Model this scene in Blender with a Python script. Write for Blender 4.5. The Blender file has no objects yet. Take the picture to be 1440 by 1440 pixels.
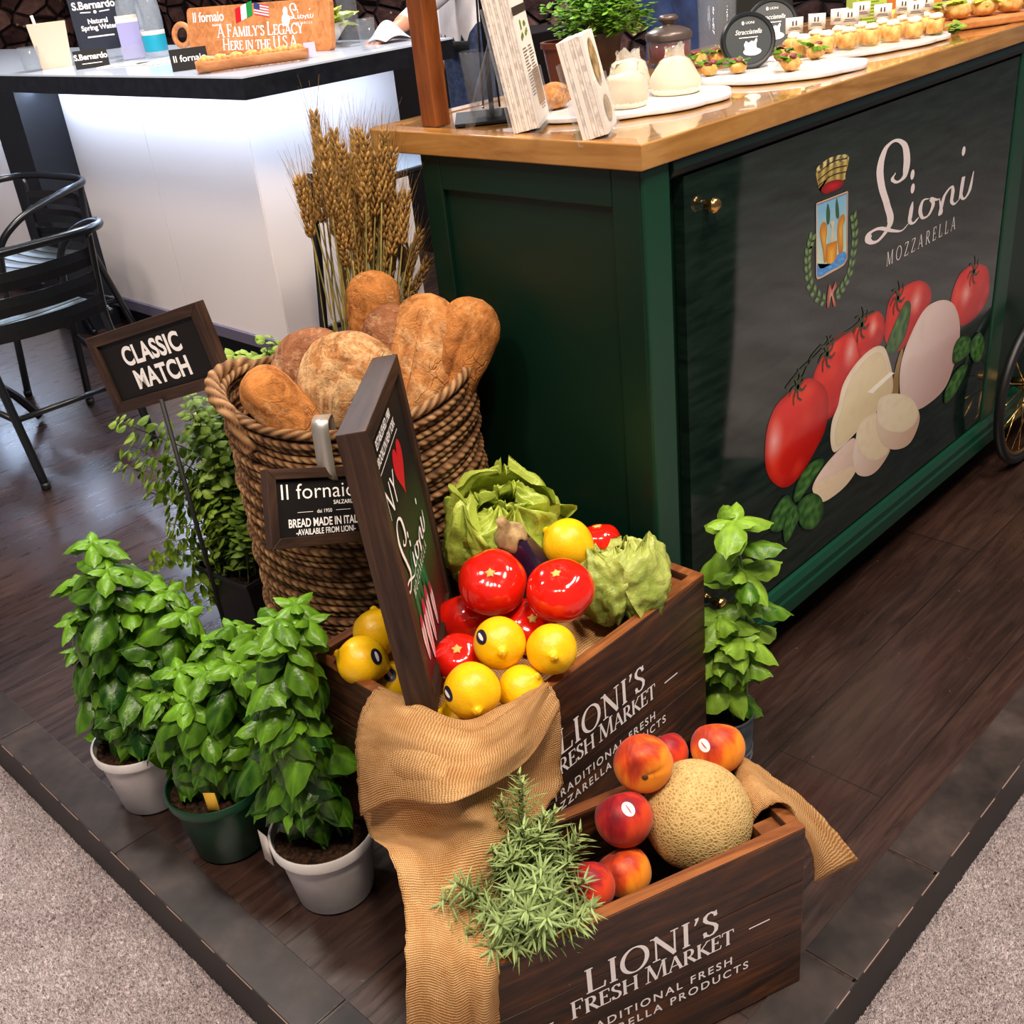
import bpy, bmesh, math, random
import numpy as np
from mathutils import Vector, Matrix, Euler, noise
PI = math.pi
SC = bpy.context.scene
COL = SC.collection
# ------------------------------------------------------------------ camera
cam_d = bpy.data.cameras.new('camera')
cam_d.sensor_fit = 'HORIZONTAL'
cam_d.sensor_width = 36.0
cam_d.lens = 36.0 * 1524.19 / 1440.0
cam_d.clip_start = 0.02
cam_o = bpy.data.objects.new('camera', cam_d)
COL.objects.link(cam_o)
right = Vector((0.68990601, -0.7171899, -0.09832775))
down = Vector((-0.39978431, -0.26424218, -0.87769503))
fwd = Vector((0.60349167, 0.64483698, -0.46902354))
cm = Matrix.Identity(4)
for i in range(3):
    cm[i][0], cm[i][1], cm[i][2] = right[i], -down[i], -fwd[i]
cm.translation = (0, 0, 1.3)
cam_o.matrix_world = cm
SC.camera = cam_o
# ------------------------------------------------------------------ world, lights, exposure
SC.view_settings.view_transform = 'Standard'
SC.view_settings.look = 'None'
SC.view_settings.gamma = 1.0
SC.view_settings.use_curve_mapping = False
SC.view_settings.exposure = 0.38
wd = bpy.data.worlds.new('hall')
SC.world = wd
wd.use_nodes = True
bg = wd.node_tree.nodes['Background']
bg.inputs[0].default_value = (0.80, 0.84, 1.0, 1)
bg.inputs[1].default_value = 0.13


def lamp(name, loc, target, size, power, color, shape='DISK'):
    d = bpy.data.lights.new(name, 'AREA')
    d.shape = shape
    d.size = size
    d.energy = power
    d.color = color
    o = bpy.data.objects.new(name, d)
    COL.objects.link(o)
    o.location = loc
    o.rotation_euler = (Vector(target) - Vector(loc)).to_track_quat('-Z', 'Y').to_euler()
    return o


WARM = (1.0, 0.86, 0.70)
NEUT = (1.0, 0.93, 0.86)
lamp('hall_spot', (0.1, -0.5, 3.6), (0.75, 0.95, 0.4), 0.38, 62, WARM)
lamp('hall_spot', (-0.9, 0.9, 3.7), (0.7, 1.1, 0.4), 0.38, 46, WARM)
lamp('hall_spot', (1.3, -0.2, 3.8), (0.9, 0.9, 0.4), 0.38, 34, WARM)
lamp('hall_spot', (1.7, 0.3, 3.6), (1.75, 1.3, 1.0), 0.5, 40, NEUT)
lamp('hall_spot', (3.2, 4.2, 3.4), (2.6, 3.6, 1.0), 0.7, 75, (0.90, 0.94, 1.0))
lamp('hall_spot', (0.6, 3.3, 3.6), (1.95, 3.7, 0.4), 0.5, 80, (1.0, 0.93, 0.88))
lamp('hall_spot', (2.6, -0.6, 3.8), (2.6, -0.4, -0.1), 0.9, 40, NEUT)
lamp('hall_spot', (-0.5, 0.3, 3.8), (0.0, 1.2, -0.1), 0.5, 22, (1.0, 0.90, 0.86))


# ------------------------------------------------------------------ helpers
def wmat(o):
    m = o.matrix_basis.copy()
    p = o.parent
    while p:
        m = p.matrix_basis @ m
        p = p.parent
    return m


def tag(o, label, cat, group=None, kind=None):
    if label:
        o['label'] = label
    if cat:
        o['category'] = cat
    if group:
        o['group'] = group
    if kind:
        o['kind'] = kind
    return o


def thing(name, label, cat, loc=(0, 0, 0), rotz=0.0, group=None):
    o = bpy.data.objects.new(name, None)
    o.empty_display_size = 0.05
    COL.objects.link(o)
    o.location = loc
    o.rotation_euler = (0, 0, rotz)
    return tag(o, label, cat, group)


def link(name, me, parent=None):
    o = bpy.data.objects.new(name, me)
    COL.objects.link(o)
    if parent:
        o.parent = parent
    return o


def put(name, bm, mats, parent=None, smooth=True, world=True, origin=None, ang=None, bevel=0, sub=0, solid=0):
    """link the bmesh as one mesh object; coordinates are world coordinates unless world=False (then the parent's own)"""
    me = bpy.data.meshes.new(name)
    bm.normal_update()
    bm.to_mesh(me)
    bm.free()
    if not isinstance(mats, (list, tuple)):
        mats = [mats]
    for m in mats:
        me.materials.append(m)
    if smooth:
        me.polygons.foreach_set('use_smooth', [True] * len(me.polygons))
        if ang:
            try:
                me.set_sharp_from_angle(angle=math.radians(ang))
            except Exception:
                pass
    o = link(name, me, parent)
    if parent and world:
        me.transform(wmat(parent).inverted())
    elif origin is not None and not parent:
        me.transform(Matrix.Translation(-Vector(origin)))
        o.location = origin
    if bevel:
        b = o.modifiers.new('b', 'BEVEL')
        b.width = bevel
        b.segments = 2
        b.limit_method = 'ANGLE'
        b.angle_limit = math.radians(40)
    if solid:
        s = o.modifiers.new('s', 'SOLIDIFY')
        s.thickness = solid
        s.offset = 0
    if sub:
        s = o.modifiers.new('s', 'SUBSURF')
        s.levels = sub
        s.render_levels = sub
    return o


def copy_tree(o, parent=None):
    c = o.copy()
    COL.objects.link(c)
    c.parent = parent
    for ch in list(o.children):
        copy_tree(ch, c)
    return c


def struct(name, bm, m, **k):
    o = put(name, bm, m, **k)
    o['kind'] = 'structure'
    return o


def BM():
    return bmesh.new()


def box(bm, lo, hi, mi=0, M=None):
    vs = []
    for z in (lo[2], hi[2]):
        for x, y in ((lo[0], lo[1]), (hi[0], lo[1]), (hi[0], hi[1]), (lo[0], hi[1])):
            p = Vector((x, y, z))
            vs.append(bm.verts.new(M @ p if M else p))
    for f in ((3, 2, 1, 0), (4, 5, 6, 7), (0, 1, 5, 4), (1, 2, 6, 5), (2, 3, 7, 6), (3, 0, 4, 7)):
        fc = bm.faces.new([vs[i] for i in f])
        fc.material_index = mi
    return vs


def tube(bm, pts, r, seg=10, mi=0, cap=True, closed=False):
    pts = [Vector(p) for p in pts]
    n = len(pts)
    rs = r if isinstance(r, (list, tuple)) else [r] * n
    rings = []
    up = None
    for i, p in enumerate(pts):
        if closed:
            t = pts[(i + 1) % n] - pts[i - 1]
        else:
            t = pts[min(i + 1, n - 1)] - pts[max(i - 1, 0)]
        t = t.normalized() if t.length > 1e-9 else Vector((0, 0, 1))
        if up is None:
            up = t.orthogonal().normalized()
        up = (up - t * up.dot(t))
        up = up.normalized() if up.length > 1e-6 else t.orthogonal().normalized()
        w = t.cross(up)
        ring = []
        for k in range(seg):
            a = 2 * PI * k / seg
            ring.append(bm.verts.new(p + (up * math.cos(a) + w * math.sin(a)) * max(rs[i], 1e-5)))
        rings.append(ring)
    m = n if closed else n - 1
    for i in range(m):
        A, B = rings[i], rings[(i + 1) % n]
        for k in range(seg):
            f = bm.faces.new((A[k], A[(k + 1) % seg], B[(k + 1) % seg], B[k]))
            f.material_index = mi
    if cap and not closed:
        f = bm.faces.new(rings[0][::-1]); f.material_index = mi
        f = bm.faces.new(rings[-1]); f.material_index = mi


def lathe(bm, prof, seg=40, M=None, mi=0, fn=None):
    """prof: list of (r, z)"""
    rings = []
    for r, z in prof:
        if r < 1e-6:
            p = Vector((0, 0, z))
            if fn:
                p = fn(p, 0)
            rings.append([bm.verts.new(M @ p if M else p)])
        else:
            ring = []
            for k in range(seg):
                a = 2 * PI * k / seg
                p = Vector((r * math.cos(a), r * math.sin(a), z))
                if fn:
                    p = fn(p, a)
                ring.append(bm.verts.new(M @ p if M else p))
            rings.append(ring)
    for A, B in zip(rings, rings[1:]):
        if len(A) == 1 and len(B) == 1:
            continue
        for k in range(seg):
            k2 = (k + 1) % seg
            if len(A) == 1:
                f = bm.faces.new((A[0], B[k], B[k2])) if False else bm.faces.new((A[0], B[k2], B[k]))
            elif len(B) == 1:
                f = bm.faces.new((A[k], A[k2], B[0]))
            else:
                f = bm.faces.new((A[k], A[k2], B[k2], B[k]))
            f.material_index = mi


def ball(bm, c, r, seg=32, rings=20, M=None, mi=0, fn=None, sc=(1, 1, 1)):
    """noise-shaped ellipsoid; fn(unit vector) -> radius factor"""
    vs = []
    c = Vector(c)
    for i in range(rings + 1):
        th = PI * i / rings
        row = []
        for k in range(seg if 0 < i < rings else 1):
            ph = 2 * PI * k / seg
            u = Vector((math.sin(th) * math.cos(ph), math.sin(th) * math.sin(ph), math.cos(th)))
            s = r * (fn(u) if fn else 1.0)
            p = Vector((u.x * s * sc[0], u.y * s * sc[1], u.z * s * sc[2]))
            if M:
                p = M @ p
            row.append(bm.verts.new(p + c))
        vs.append(row)
    for A, B in zip(vs, vs[1:]):
        for k in range(seg):
            k2 = (k + 1) % seg
            if len(A) == 1:
                f = bm.faces.new((A[0], B[k], B[k2]))
            elif len(B) == 1:
                f = bm.faces.new((A[k], B[0], A[k2]))
            else:
                f = bm.faces.new((A[k], B[k], B[k2], A[k2]))
            f.material_index = mi


def sheet(bm, grid, mi=0, uv=None, us=1.0, vs_=1.0):
    """grid[i][j] of points -> quads, with UVs"""
    V = [[bm.verts.new(p) for p in row] for row in grid]
    lay = bm.loops.layers.uv.verify()
    n, m = len(grid), len(grid[0])
    for i in range(n - 1):
        for j in range(m - 1):
            f = bm.faces.new((V[i][j], V[i][j + 1], V[i + 1][j + 1], V[i + 1][j]))
            f.material_index = mi
            for l, (a, b) in zip(f.loops, ((i, j), (i, j + 1), (i + 1, j + 1), (i + 1, j))):
                l[lay].uv = (b / (m - 1) * us, a / (n - 1) * vs_)
    return V


def poly(bm, pts, mi=0):
    f = bm.faces.new([bm.verts.new(Vector(p)) for p in pts])
    f.material_index = mi
    return f


def prism(bm, pts2, z0, z1, M, mi=0):
    a = [bm.verts.new(M @ Vector((x, y, z0))) for x, y in pts2]
    b = [bm.verts.new(M @ Vector((x, y, z1))) for x, y in pts2]
    n = len(pts2)
    for f in [bm.faces.new(a[::-1]), bm.faces.new(b)] + [bm.faces.new((a[i], a[(i + 1) % n], b[(i + 1) % n], b[i])) for i in range(n)]:
        f.material_index = mi


def spline(pts, n=8, closed=False):
    P = [Vector(p) for p in pts]
    out = []
    N = len(P)
    rng = N if closed else N - 1
    for i in range(rng):
        p0 = P[(i - 1) % N] if closed or i > 0 else P[0] * 2 - P[1]
        p1 = P[i]
        p2 = P[(i + 1) % N]
        p3 = P[(i + 2) % N] if closed or i + 2 < N else P[-1] * 2 - P[-2]
        for k in range(n):
            t = k / n
            out.append(0.5 * ((2 * p1) + (p2 - p0) * t + (2 * p0 - 5 * p1 + 4 * p2 - p3) * t * t + (3 * p1 - p0 - 3 * p2 + p3) * t ** 3))
    if not closed:
        out.append(P[-1].copy())
    return out


def frame(o, xa, ya, za):
    m = Matrix.Identity(4)
    for i in range(3):
        m[i][0], m[i][1], m[i][2], m[i][3] = xa[i], ya[i], za[i], o[i]
    return m


def ns(p, s=1.0, seed=0.0):
    return noise.noise(Vector((p[0] * s + seed, p[1] * s + seed * 1.7, p[2] * s - seed)))


# ------------------------------------------------------------------ materials
def srgb(r, g, b):
    return tuple(((c / 255) / 12.92 if c / 255 <= 0.04045 else ((c / 255 + 0.055) / 1.055) ** 2.4) for c in (r, g, b)) + (1.0,)


def mat(name, col=(0.5, 0.5, 0.5, 1), rough=0.5, metal=0.0, spec=0.5, coat=0.0, emit=None, estr=0.0, trans=0.0, ior=1.45, alpha=1.0, sss=0.0, coatrough=0.05):
    m = bpy.data.materials.new(name)
    m.use_nodes = True
    b = m.node_tree.nodes['Principled BSDF']
    b.inputs['Base Color'].default_value = col
    b.inputs['Roughness'].default_value = rough
    b.inputs['Metallic'].default_value = metal
    b.inputs['Specular IOR Level'].default_value = spec
    b.inputs['Coat Weight'].default_value = coat
    b.inputs['Coat Roughness'].default_value = coatrough
    b.inputs['Transmission Weight'].default_value = trans
    b.inputs['IOR'].default_value = ior
    b.inputs['Alpha'].default_value = alpha
    if sss:
        b.inputs['Subsurface Weight'].default_value = sss
        b.inputs['Subsurface Radius'].default_value = (0.02, 0.01, 0.005)
        b.inputs['Subsurface Scale'].default_value = 0.3
    if emit:
        b.inputs['Emission Color'].default_value = emit
        b.inputs['Emission Strength'].default_value = estr
    return m


class NT:
    def __init__(s, m):
        s.m = m
        s.t = m.node_tree
        s.b = s.t.nodes['Principled BSDF']

    def n(s, typ, **k):
        x = s.t.nodes.new(typ)
        for a, v in k.items():
            if a.startswith('i_'):
                x.inputs[a[2:].replace('_', ' ')].default_value = v
            else:
                setattr(x, a, v)
        return x

    def l(s, a, b):
        s.t.links.new(a, b)

    def coords(s, scale=(1, 1, 1), rot=(0, 0, 0), kind='Object'):
        tc = s.n('ShaderNodeTexCoord')
        mp = s.n('ShaderNodeMapping')
        mp.inputs['Scale'].default_value = scale
        mp.inputs['Rotation'].default_value = rot
        s.l(tc.outputs[kind], mp.inputs['Vector'])
        return mp.outputs['Vector']

    def noise(s, vec, scale=5, detail=6, rough=0.55, dist=0.0):
        x = s.n('ShaderNodeTexNoise')
        x.inputs['Scale'].default_value = scale
        x.inputs['Detail'].default_value = detail
        x.inputs['Roughness'].default_value = rough
        x.inputs['Distortion'].default_value = dist
        s.l(vec, x.inputs['Vector'])
        return x.outputs['Fac']

    def ramp(s, fac, stops, interp='LINEAR'):
        x = s.n('ShaderNodeValToRGB')
        x.color_ramp.interpolation = interp
        e = x.color_ramp.elements
        while len(e) < len(stops):
            e.new(0.5)
        for el, (p, c) in zip(e, stops):
            el.position = p
            el.color = c
        s.l(fac, x.inputs['Fac'])
        return x.outputs['Color']

    def mix(s, fac, a, b, blend='MIX'):
        x = s.n('ShaderNodeMix', data_type='RGBA', blend_type=blend)
        for sock, v in ((x.inputs[0], fac), (x.inputs[6], a), (x.inputs[7], b)):
            if hasattr(v, 'is_linked'):
                s.l(v, sock)
            else:
                sock.default_value = v
        return x.outputs[2]

    def math(s, op, a, b=0.0):
        x = s.n('ShaderNodeMath', operation=op)
        for sock, v in ((x.inputs[0], a), (x.inputs[1], b)):
            if hasattr(v, 'is_linked'):
                s.l(v, sock)
            else:
                sock.default_value = v
        return x.outputs[0]

    def bump(s, h, strength=0.3, dist=0.01):
        x = s.n('ShaderNodeBump')
        x.inputs['Strength'].default_value = strength
        x.inputs['Distance'].default_value = dist
        s.l(h, x.inputs['Height'])
        s.l(x.outputs['Normal'], s.b.inputs['Normal'])

    def color(s, c):
        s.l(c, s.b.inputs['Base Color'])

    def rough(s, c):
        s.l(c, s.b.inputs['Roughness'])


def grain(name, stops, axis=0, scale=6.0, stretch=14.0, rough=0.5, spec=0.4, coat=0.0, bump=0.15, dist=1.2, kind='Object', plank=None):
    """wood: noise drawn out along one axis"""
    m = mat(name, rough=rough, spec=spec, coat=coat, coatrough=0.12)
    t = NT(m)
    sc = [stretch] * 3
    sc[axis] = 1.0
    v = t.coords(tuple(sc), kind=kind)
    n1 = t.noise(v, scale, 8, 0.62, dist)
    n2 = t.noise(t.coords((1, 1, 1), kind=kind), 9, 3, 0.5)
    f = t.math('ADD', t.math('MULTIPLY', n1, 0.75), t.math('MULTIPLY', n2, 0.25))
    c = t.ramp(f, stops)
    t.color(c)
    t.bump(n1, bump, 0.004)
    return m


def speckle(name, stops, scale=40, rough=0.5, spec=0.5, bump=0.1, bd=0.002, coat=0.0, detail=5, sss=0.0, dist=0.0, bscale=None, coatrough=0.05):
    m = mat(name, rough=rough, spec=spec, coat=coat, sss=sss, coatrough=coatrough)
    t = NT(m)
    v = t.coords()
    n = t.noise(v, scale, detail, 0.6, dist)
    t.color(t.ramp(n, stops))
    if bump:
        t.bump(n if not bscale else t.noise(v, bscale, 4, 0.6), bump, bd)
    return m


K = lambda r, g, b: srgb(r, g, b)
# ------------------------------------------------------------------ lettering
def add_mesh(bm, me, M, mi=0):
    vs = [bm.verts.new(M @ v.co) for v in me.vertices]
    for p in me.polygons:
        try:
            f = bm.faces.new([vs[i] for i in p.vertices])
            f.material_index = mi
        except ValueError:
            pass


def text(bm, s, M, size, align='CENTER', xs=1.0, bold=0.0, shear=0.0, spacing=1.0, mi=0):
    c = bpy.data.curves.new('lettering', 'FONT')
    c.body = s
    c.size = 1.0
    c.align_x = align
    c.offset = bold
    c.shear = shear
    c.space_character = spacing
    c.resolution_u = 6
    o = bpy.data.objects.new('lettering', c)
    COL.objects.link(o)
    dg = bpy.context.evaluated_depsgraph_get()
    me = bpy.data.meshes.new_from_object(o.evaluated_get(dg))
    k = size / 0.7          # cap height of the built-in face is about 0.7
    add_mesh(bm, me, M @ Matrix.Diagonal((k * xs, k, k, 1)), mi)
    bpy.data.objects.remove(o)
    bpy.data.curves.remove(c)
    bpy.data.meshes.remove(me)


def ribbon(bm, pts, ws, M, z=0.0, mi=0, closed=False):
    n = len(pts)
    A, Bv = [], []
    for i in range(n):
        a = pts[(i - 1) % n] if closed or i > 0 else pts[0]
        b = pts[(i + 1) % n] if closed or i < n - 1 else pts[-1]
        d = (Vector(b) - Vector(a))
        d = d.normalized() if d.length > 1e-9 else Vector((1, 0))
        q = Vector((-d.y, d.x)) * ws[i] / 2
        p = Vector(pts[i])
        A.append(bm.verts.new(M @ Vector((p.x + q.x, p.y + q.y, z))))
        Bv.append(bm.verts.new(M @ Vector((p.x - q.x, p.y - q.y, z))))
    for i in range(n if closed else n - 1):
        j = (i + 1) % n
        f = bm.faces.new((Bv[i], Bv[j], A[j], A[i]))
        f.material_index = mi


TK, TN = 0.135, 0.05


def _el(cx, cy, rx, ry, a0, a1, n=22):
    return [(cx + rx * math.cos(math.radians(a0 + (a1 - a0) * i / n)), cy + ry * math.sin(math.radians(a0 + (a1 - a0) * i / n))) for i in range(n + 1)]


GL = {
    'L': (0.70, [[(.17, 0), (.17, 1)], [(.17, .025), (.62, .025)], [(.63, 0), (.66, .24)]], [(.17, 1), (.17, 0)]),
    'I': (0.36, [[(.18, 0), (.18, 1)]], [(.18, 1), (.18, 0)]),
    'O': (0.98, [_el(.49, .5, .41, .5, 0, 360, 40)], []),
    'C': (0.86, [_el(.49, .5, .41, .49, 42, 318, 34), [(.80, .70), (.80, .97)]], []),
    'G': (0.94, [_el(.49, .5, .41, .49, 42, 312, 34), [(.80, .70), (.80, .97)], [(.78, .02), (.78, .42)]], [(.78, .42)]),
    'N': (0.96, [[(.17, 0), (.17, 1), ], [(.13, 1), (.80, 0)], [(.80, 0), (.80, 1)]], [(.17, 0), (.80, 1), (.12, 1)]),
    'S': (0.62, [[(.50, .78), (.46, .90), (.34, .975), (.22, .95), (.13, .86), (.12, .74), (.20, .62), (.33, .52), (.45, .42), (.52, .30), (.50, .15), (.40, .04), (.27, .02), (.15, .08), (.10, .22)], [(.51, .76), (.51, .98)], [(.09, .02), (.09, .25)]], []),
    "'": (0.26, [[(.15, 1.0), (.16, .90), (.08, .72)]], []),
    'F': (0.64, [[(.17, 0), (.17, 1)], [(.17, .975), (.56, .975)], [(.57, 1), (.59, .78)], [(.17, .52), (.44, .52)], [(.45, .62), (.45, .42)]], [(.17, 0), (.17, 1)]),
    'E': (0.68, [[(.17, 0), (.17, 1)], [(.17, .975), (.57, .975)], [(.58, 1), (.60, .78)], [(.17, .52), (.45, .52)], [(.46, .62), (.46, .42)], [(.17, .025), (.60, .025)], [(.61, 0), (.64, .24)]], [(.17, 0), (.17, 1)]),
    'R': (0.80, [[(.17, 0), (.17, 1)], [(.17, .975), (.36, .975)] + _el(.36, .735, .22, .24, 90, -90, 14) + [(.17, .495)], [(.34, .49), (.74, 0)]], [(.17, 0), (.17, 1), (.74, 0)]),
    'H': (0.96, [[(.17, 0), (.17, 1)], [(.79, 0), (.79, 1)], [(.17, .51), (.79, .51)]], [(.17, 0), (.17, 1), (.79, 0), (.79, 1)]),
    'M': (1.12, [[(.15, 0), (.20, 1)], [(.20, 1), (.56, .02)], [(.56, .02), (.92, 1)], [(.92, 1), (.97, 0)]], [(.15, 0), (.97, 0), (.17, 1), (.95, 1)]),
    'A': (0.88, [[(.10, 0), (.43, 1)], [(.43, 1), (.78, 0)], [(.20, .34), (.66, .34)]], [(.10, 0), (.78, 0)]),
    'K': (0.84, [[(.17, 0), (.17, 1)], [(.70, 1), (.22, .46)], [(.30, .56), (.76, 0)]], [(.17, 0), (.17, 1), (.70, 1), (.76, 0)]),
    'T': (0.76, [[(.38, 0), (.38, 1)], [(.06, .975), (.70, .975)], [(.06, 1), (.04, .76)], [(.70, 1), (.72, .76)]], [(.38, 0)]),
    'Y': (0.82, [[(.41, 0), (.41, .48)], [(.41, .46), (.10, 1)], [(.41, .46), (.72, 1)]], [(.41, 0), (.10, 1), (.72, 1)]),
    'U': (0.92, [[(.17, 1), (.17, .32)] + _el(.46, .32, .29, .30, 180, 360, 14) + [(.75, 1)]], [(.17, 1), (.75, 1)]),
    'Z': (0.74, [[(.10, .975), (.62, .975)], [(.62, .98), (.08, .02)], [(.08, .025), (.64, .025)], [(.10, 1), (.08, .80)], [(.65, 0), (.67, .22)]], []),
    '.': (0.28, [[(.12, 0), (.12, .11)]], []),
    ' ': (0.34, [], []),
    '-': (0.95, [[(.0, .38), (.86, .38)]], []),
}
THIN_DIAG = {('A', 0), ('M', 0), ('N', 0), ('N', 2), ('K', 1), ('Y', 2), ('U', 9), ('M', 2)}


def serif(bm, s, M, h, xs=1.0, tk=TK, tn=TN, tracking=0.0, caps=None, sw=0.26):
    """roman capitals drawn with a broad nib; M's origin is the middle of the baseline. caps: dict index -> scale"""
    adv = []
    for i, ch in enumerate(s):
        k = (caps[i] if caps else 1.0)
        adv.append(GL[ch][0] * k + tracking)
    total = sum(adv) - tracking
    x = -total / 2
    Ms = M @ Matrix.Diagonal((h * xs, h, 1, 1))
    for i, ch in enumerate(s):
        k = (caps[i] if caps else 1.0)
        for si, st in enumerate(GL[ch][1]):
            pts, ws = [], []
            for j, (px, py) in enumerate(st):
                a = st[max(j - 1, 0)]
                b = st[min(j + 1, len(st) - 1)]
                dx, dy = b[0] - a[0], b[1] - a[1]
                L = math.hypot(dx, dy) or 1
                c = abs(dy) / L
                # a nib held at a slant: strokes falling to the right are thick
                if len(st) == 2:
                    if (ch, si) in THIN_DIAG:
                        w = tn * 1.15
                    elif L < 0.30:
                        w = tn
                    else:
                        w = tn + (tk - tn) * min(1, c * 1.15) if c > .25 else tn
                else:
                    w = tn + (tk - tn) * c ** 1.6
                if ch == "'":
                    w = tk * (1.0 - .35 * j)
                pts.append((x + px * k, py * k))
                ws.append(w)
            ribbon(bm, pts, ws, Ms, z=0.00002 * si, closed=False)
        for j, (px, py) in enumerate(GL[ch][2]):
            yy = py + (tn / 2 if py < .5 else -tn / 2)
            ribbon(bm, [(x + (px - sw / 2) * k, yy * k), (x + (px + sw / 2) * k, yy * k)], [tn * .9] * 2, Ms, z=0.00015)
        x += adv[i]
    return total * h * xs


def script_word(bm, strokes, M, dots, r):
    """strokes: (points, max width, min width) in the plane of M"""
    for si, (pts, wmax, wmin) in enumerate(strokes):
        P = spline([(p[0], p[1], 0) for p in pts], 9)
        n = len(P)
        ws = []
        for i in range(n):
            d = P[min(i + 1, n - 1)] - P[max(i - 1, 0)]
            L = d.length or 1
            c = abs(d.y) / L
            e = min(1.0, 6.0 * min(i, n - 1 - i) / n + .25)
            ws.append((wmin + (wmax - wmin) * c ** 2) * e)
        n0 = len(bm.verts)
        ribbon(bm, [(p.x, p.y) for p in P], ws, M @ Matrix.Translation((0, 0, .00006 * si)))
        bm.verts.ensure_lookup_table()
        zn = (M.to_3x3() @ Vector((0, 0, 1)))
        for q, v in enumerate(bm.verts[n0:]):
            v.co += zn * (q % n) * 1.2e-6
    for dx, dy in dots:
        poly(bm, [M @ Vector((dx + r * math.cos(a * PI / 9), dy + r * 1.15 * math.sin(a * PI / 9), 0)) for a in range(18)])


WHITE_PRINT = mat('white_print', K(250, 242, 238), rough=0.5)
SIGN_BLACK = mat('sign_black', K(22, 19, 18), rough=0.55, spec=0.3)
FRAME_WOOD = grain('frame_wood', [(0.30, K(26, 16, 11)), (0.5, K(52, 33, 23)), (0.7, K(76, 52, 38))], axis=1, scale=5, stretch=10, rough=0.55)
FRAME_WOOD_X = grain('frame_wood_across', [(0.30, K(26, 16, 11)), (0.5, K(52, 33, 23)), (0.7, K(76, 52, 38))], axis=0, scale=5, stretch=10, rough=0.55)
CRATE_X = grain('crate_wood', [(0.30, K(16, 9, 6)), (0.43, K(40, 21, 11)), (0.55, K(70, 38, 18)), (0.70, K(112, 64, 30))], axis=0, scale=4, stretch=11, rough=0.42, spec=0.45, dist=1.6)
CRATE_Y = grain('crate_wood_end', [(0.30, K(18, 10, 7)), (0.44, K(40, 23, 13)), (0.56, K(64, 37, 20)), (0.72, K(96, 58, 33))], axis=1, scale=4, stretch=11, rough=0.45, spec=0.45, dist=1.6)
CRATE_EDGE = grain('crate_rim_wood', [(0.3, K(66, 34, 14)), (0.5, K(112, 62, 28)), (0.7, K(146, 88, 44))], axis=0, scale=5, stretch=9, rough=0.45)
COUNTER_WOOD = grain('counter_wood', [(0.28, K(118, 78, 32)), (0.46, K(158, 110, 54)), (0.62, K(182, 134, 74)), (0.75, K(138, 92, 42))], axis=0, scale=3.2, stretch=9, rough=0.16, spec=0.5, coat=0.6, bump=0.03)
COUNTER_WOOD_Y = grain('counter_end_wood', [(0.28, K(118, 76, 32)), (0.46, K(156, 106, 52)), (0.62, K(178, 128, 70)), (0.75, K(138, 90, 42))], axis=1, scale=3.2, stretch=9, rough=0.25, spec=0.5, coat=0.3, bump=0.03)
for m_ in (COUNTER_WOOD,):
    m_.node_tree.nodes['Principled BSDF'].inputs['Coat Roughness'].default_value = 0.03
    m_.node_tree.nodes['Principled BSDF'].inputs['Coat Weight'].default_value = 0.8
POST_WOOD = grain('post_wood', [(0.3, K(98, 48, 20)), (0.55, K(136, 74, 34)), (0.72, K(156, 92, 46))], axis=2, scale=5, stretch=8, rough=0.35, coat=0.2)
BOARD_WOOD = grain('board_wood', [(0.3, K(150, 88, 44)), (0.5, K(192, 122, 70)), (0.7, K(210, 146, 92))], axis=0, scale=4, stretch=8, rough=0.5)
GREEN = mat('green_paint', K(8, 54, 36), rough=0.32, spec=0.5)
GREEN_SHADED = mat('green_shaded_end', K(5, 34, 22), rough=0.4, spec=0.45)  # same green paint, darkened to carry the shade on the cart's end
BLACK_METAL = mat('black_metal', K(16, 17, 20), rough=0.28, spec=0.6)
BLACK_MATT = mat('black_matt', K(15, 15, 16), rough=0.6)
CHROME = mat('brushed_steel', K(206, 198, 186), rough=0.42, metal=0.85)
BRASS = mat('brass', K(205, 160, 96), rough=0.2, metal=1.0)
GOLD = mat('gold_paint', K(196, 150, 70), rough=0.28, metal=1.0)
RUBBER = mat('tyre_rubber', K(14, 14, 14), rough=0.45)
WHITE_POT = speckle('white_pot', [(0.4, K(196, 188, 184)), (0.6, K(212, 206, 202))], 6, rough=0.45, bump=0)
GREEN_POT = mat('green_pot', K(14, 54, 33), rough=0.4)
BLACK_POT = mat('black_pot', K(20, 19, 20), rough=0.45)
TERRA = mat('brown_pot', K(92, 46, 30), rough=0.4)
DARK_TERRA = mat('dark_brown_pot', K(54, 32, 26), rough=0.35)
SOIL = speckle('soil', [(0.35, K(22, 14, 10)), (0.6, K(62, 42, 30)), (0.75, K(96, 74, 54))], 120, rough=0.95, spec=0.1, bump=0.8, bd=0.01)
GALV = speckle('galvanised', [(0.35, K(72, 80, 88)), (0.55, K(108, 116, 124)), (0.72, K(150, 156, 162))], 14, rough=0.4, bump=0.02)
GALV.node_tree.nodes['Principled BSDF'].inputs['Metallic'].default_value = 0.55
CLEAR = mat('clear_glass', (0.30, 0.33, 0.36, 1), rough=0.02, alpha=0.14, spec=1.0)
ACRYL = mat('clear_acrylic', (0.6, 0.62, 0.65, 1), rough=0.04, alpha=0.13, spec=1.0)
WATER = mat('water', (0.50, 0.55, 0.6, 1), rough=0.02, alpha=0.16, spec=1.0)
PAPER = mat('paper', K(226, 214, 202), rough=0.7)
PAPER_EDGE = speckle('paper_edges', [(0.42, K(190, 176, 166)), (0.6, K(228, 216, 206))], 90, rough=0.8, bump=0)
WHITE_CER = mat('white_ceramic', K(236, 230, 224), rough=0.22, coat=0.3)


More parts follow.
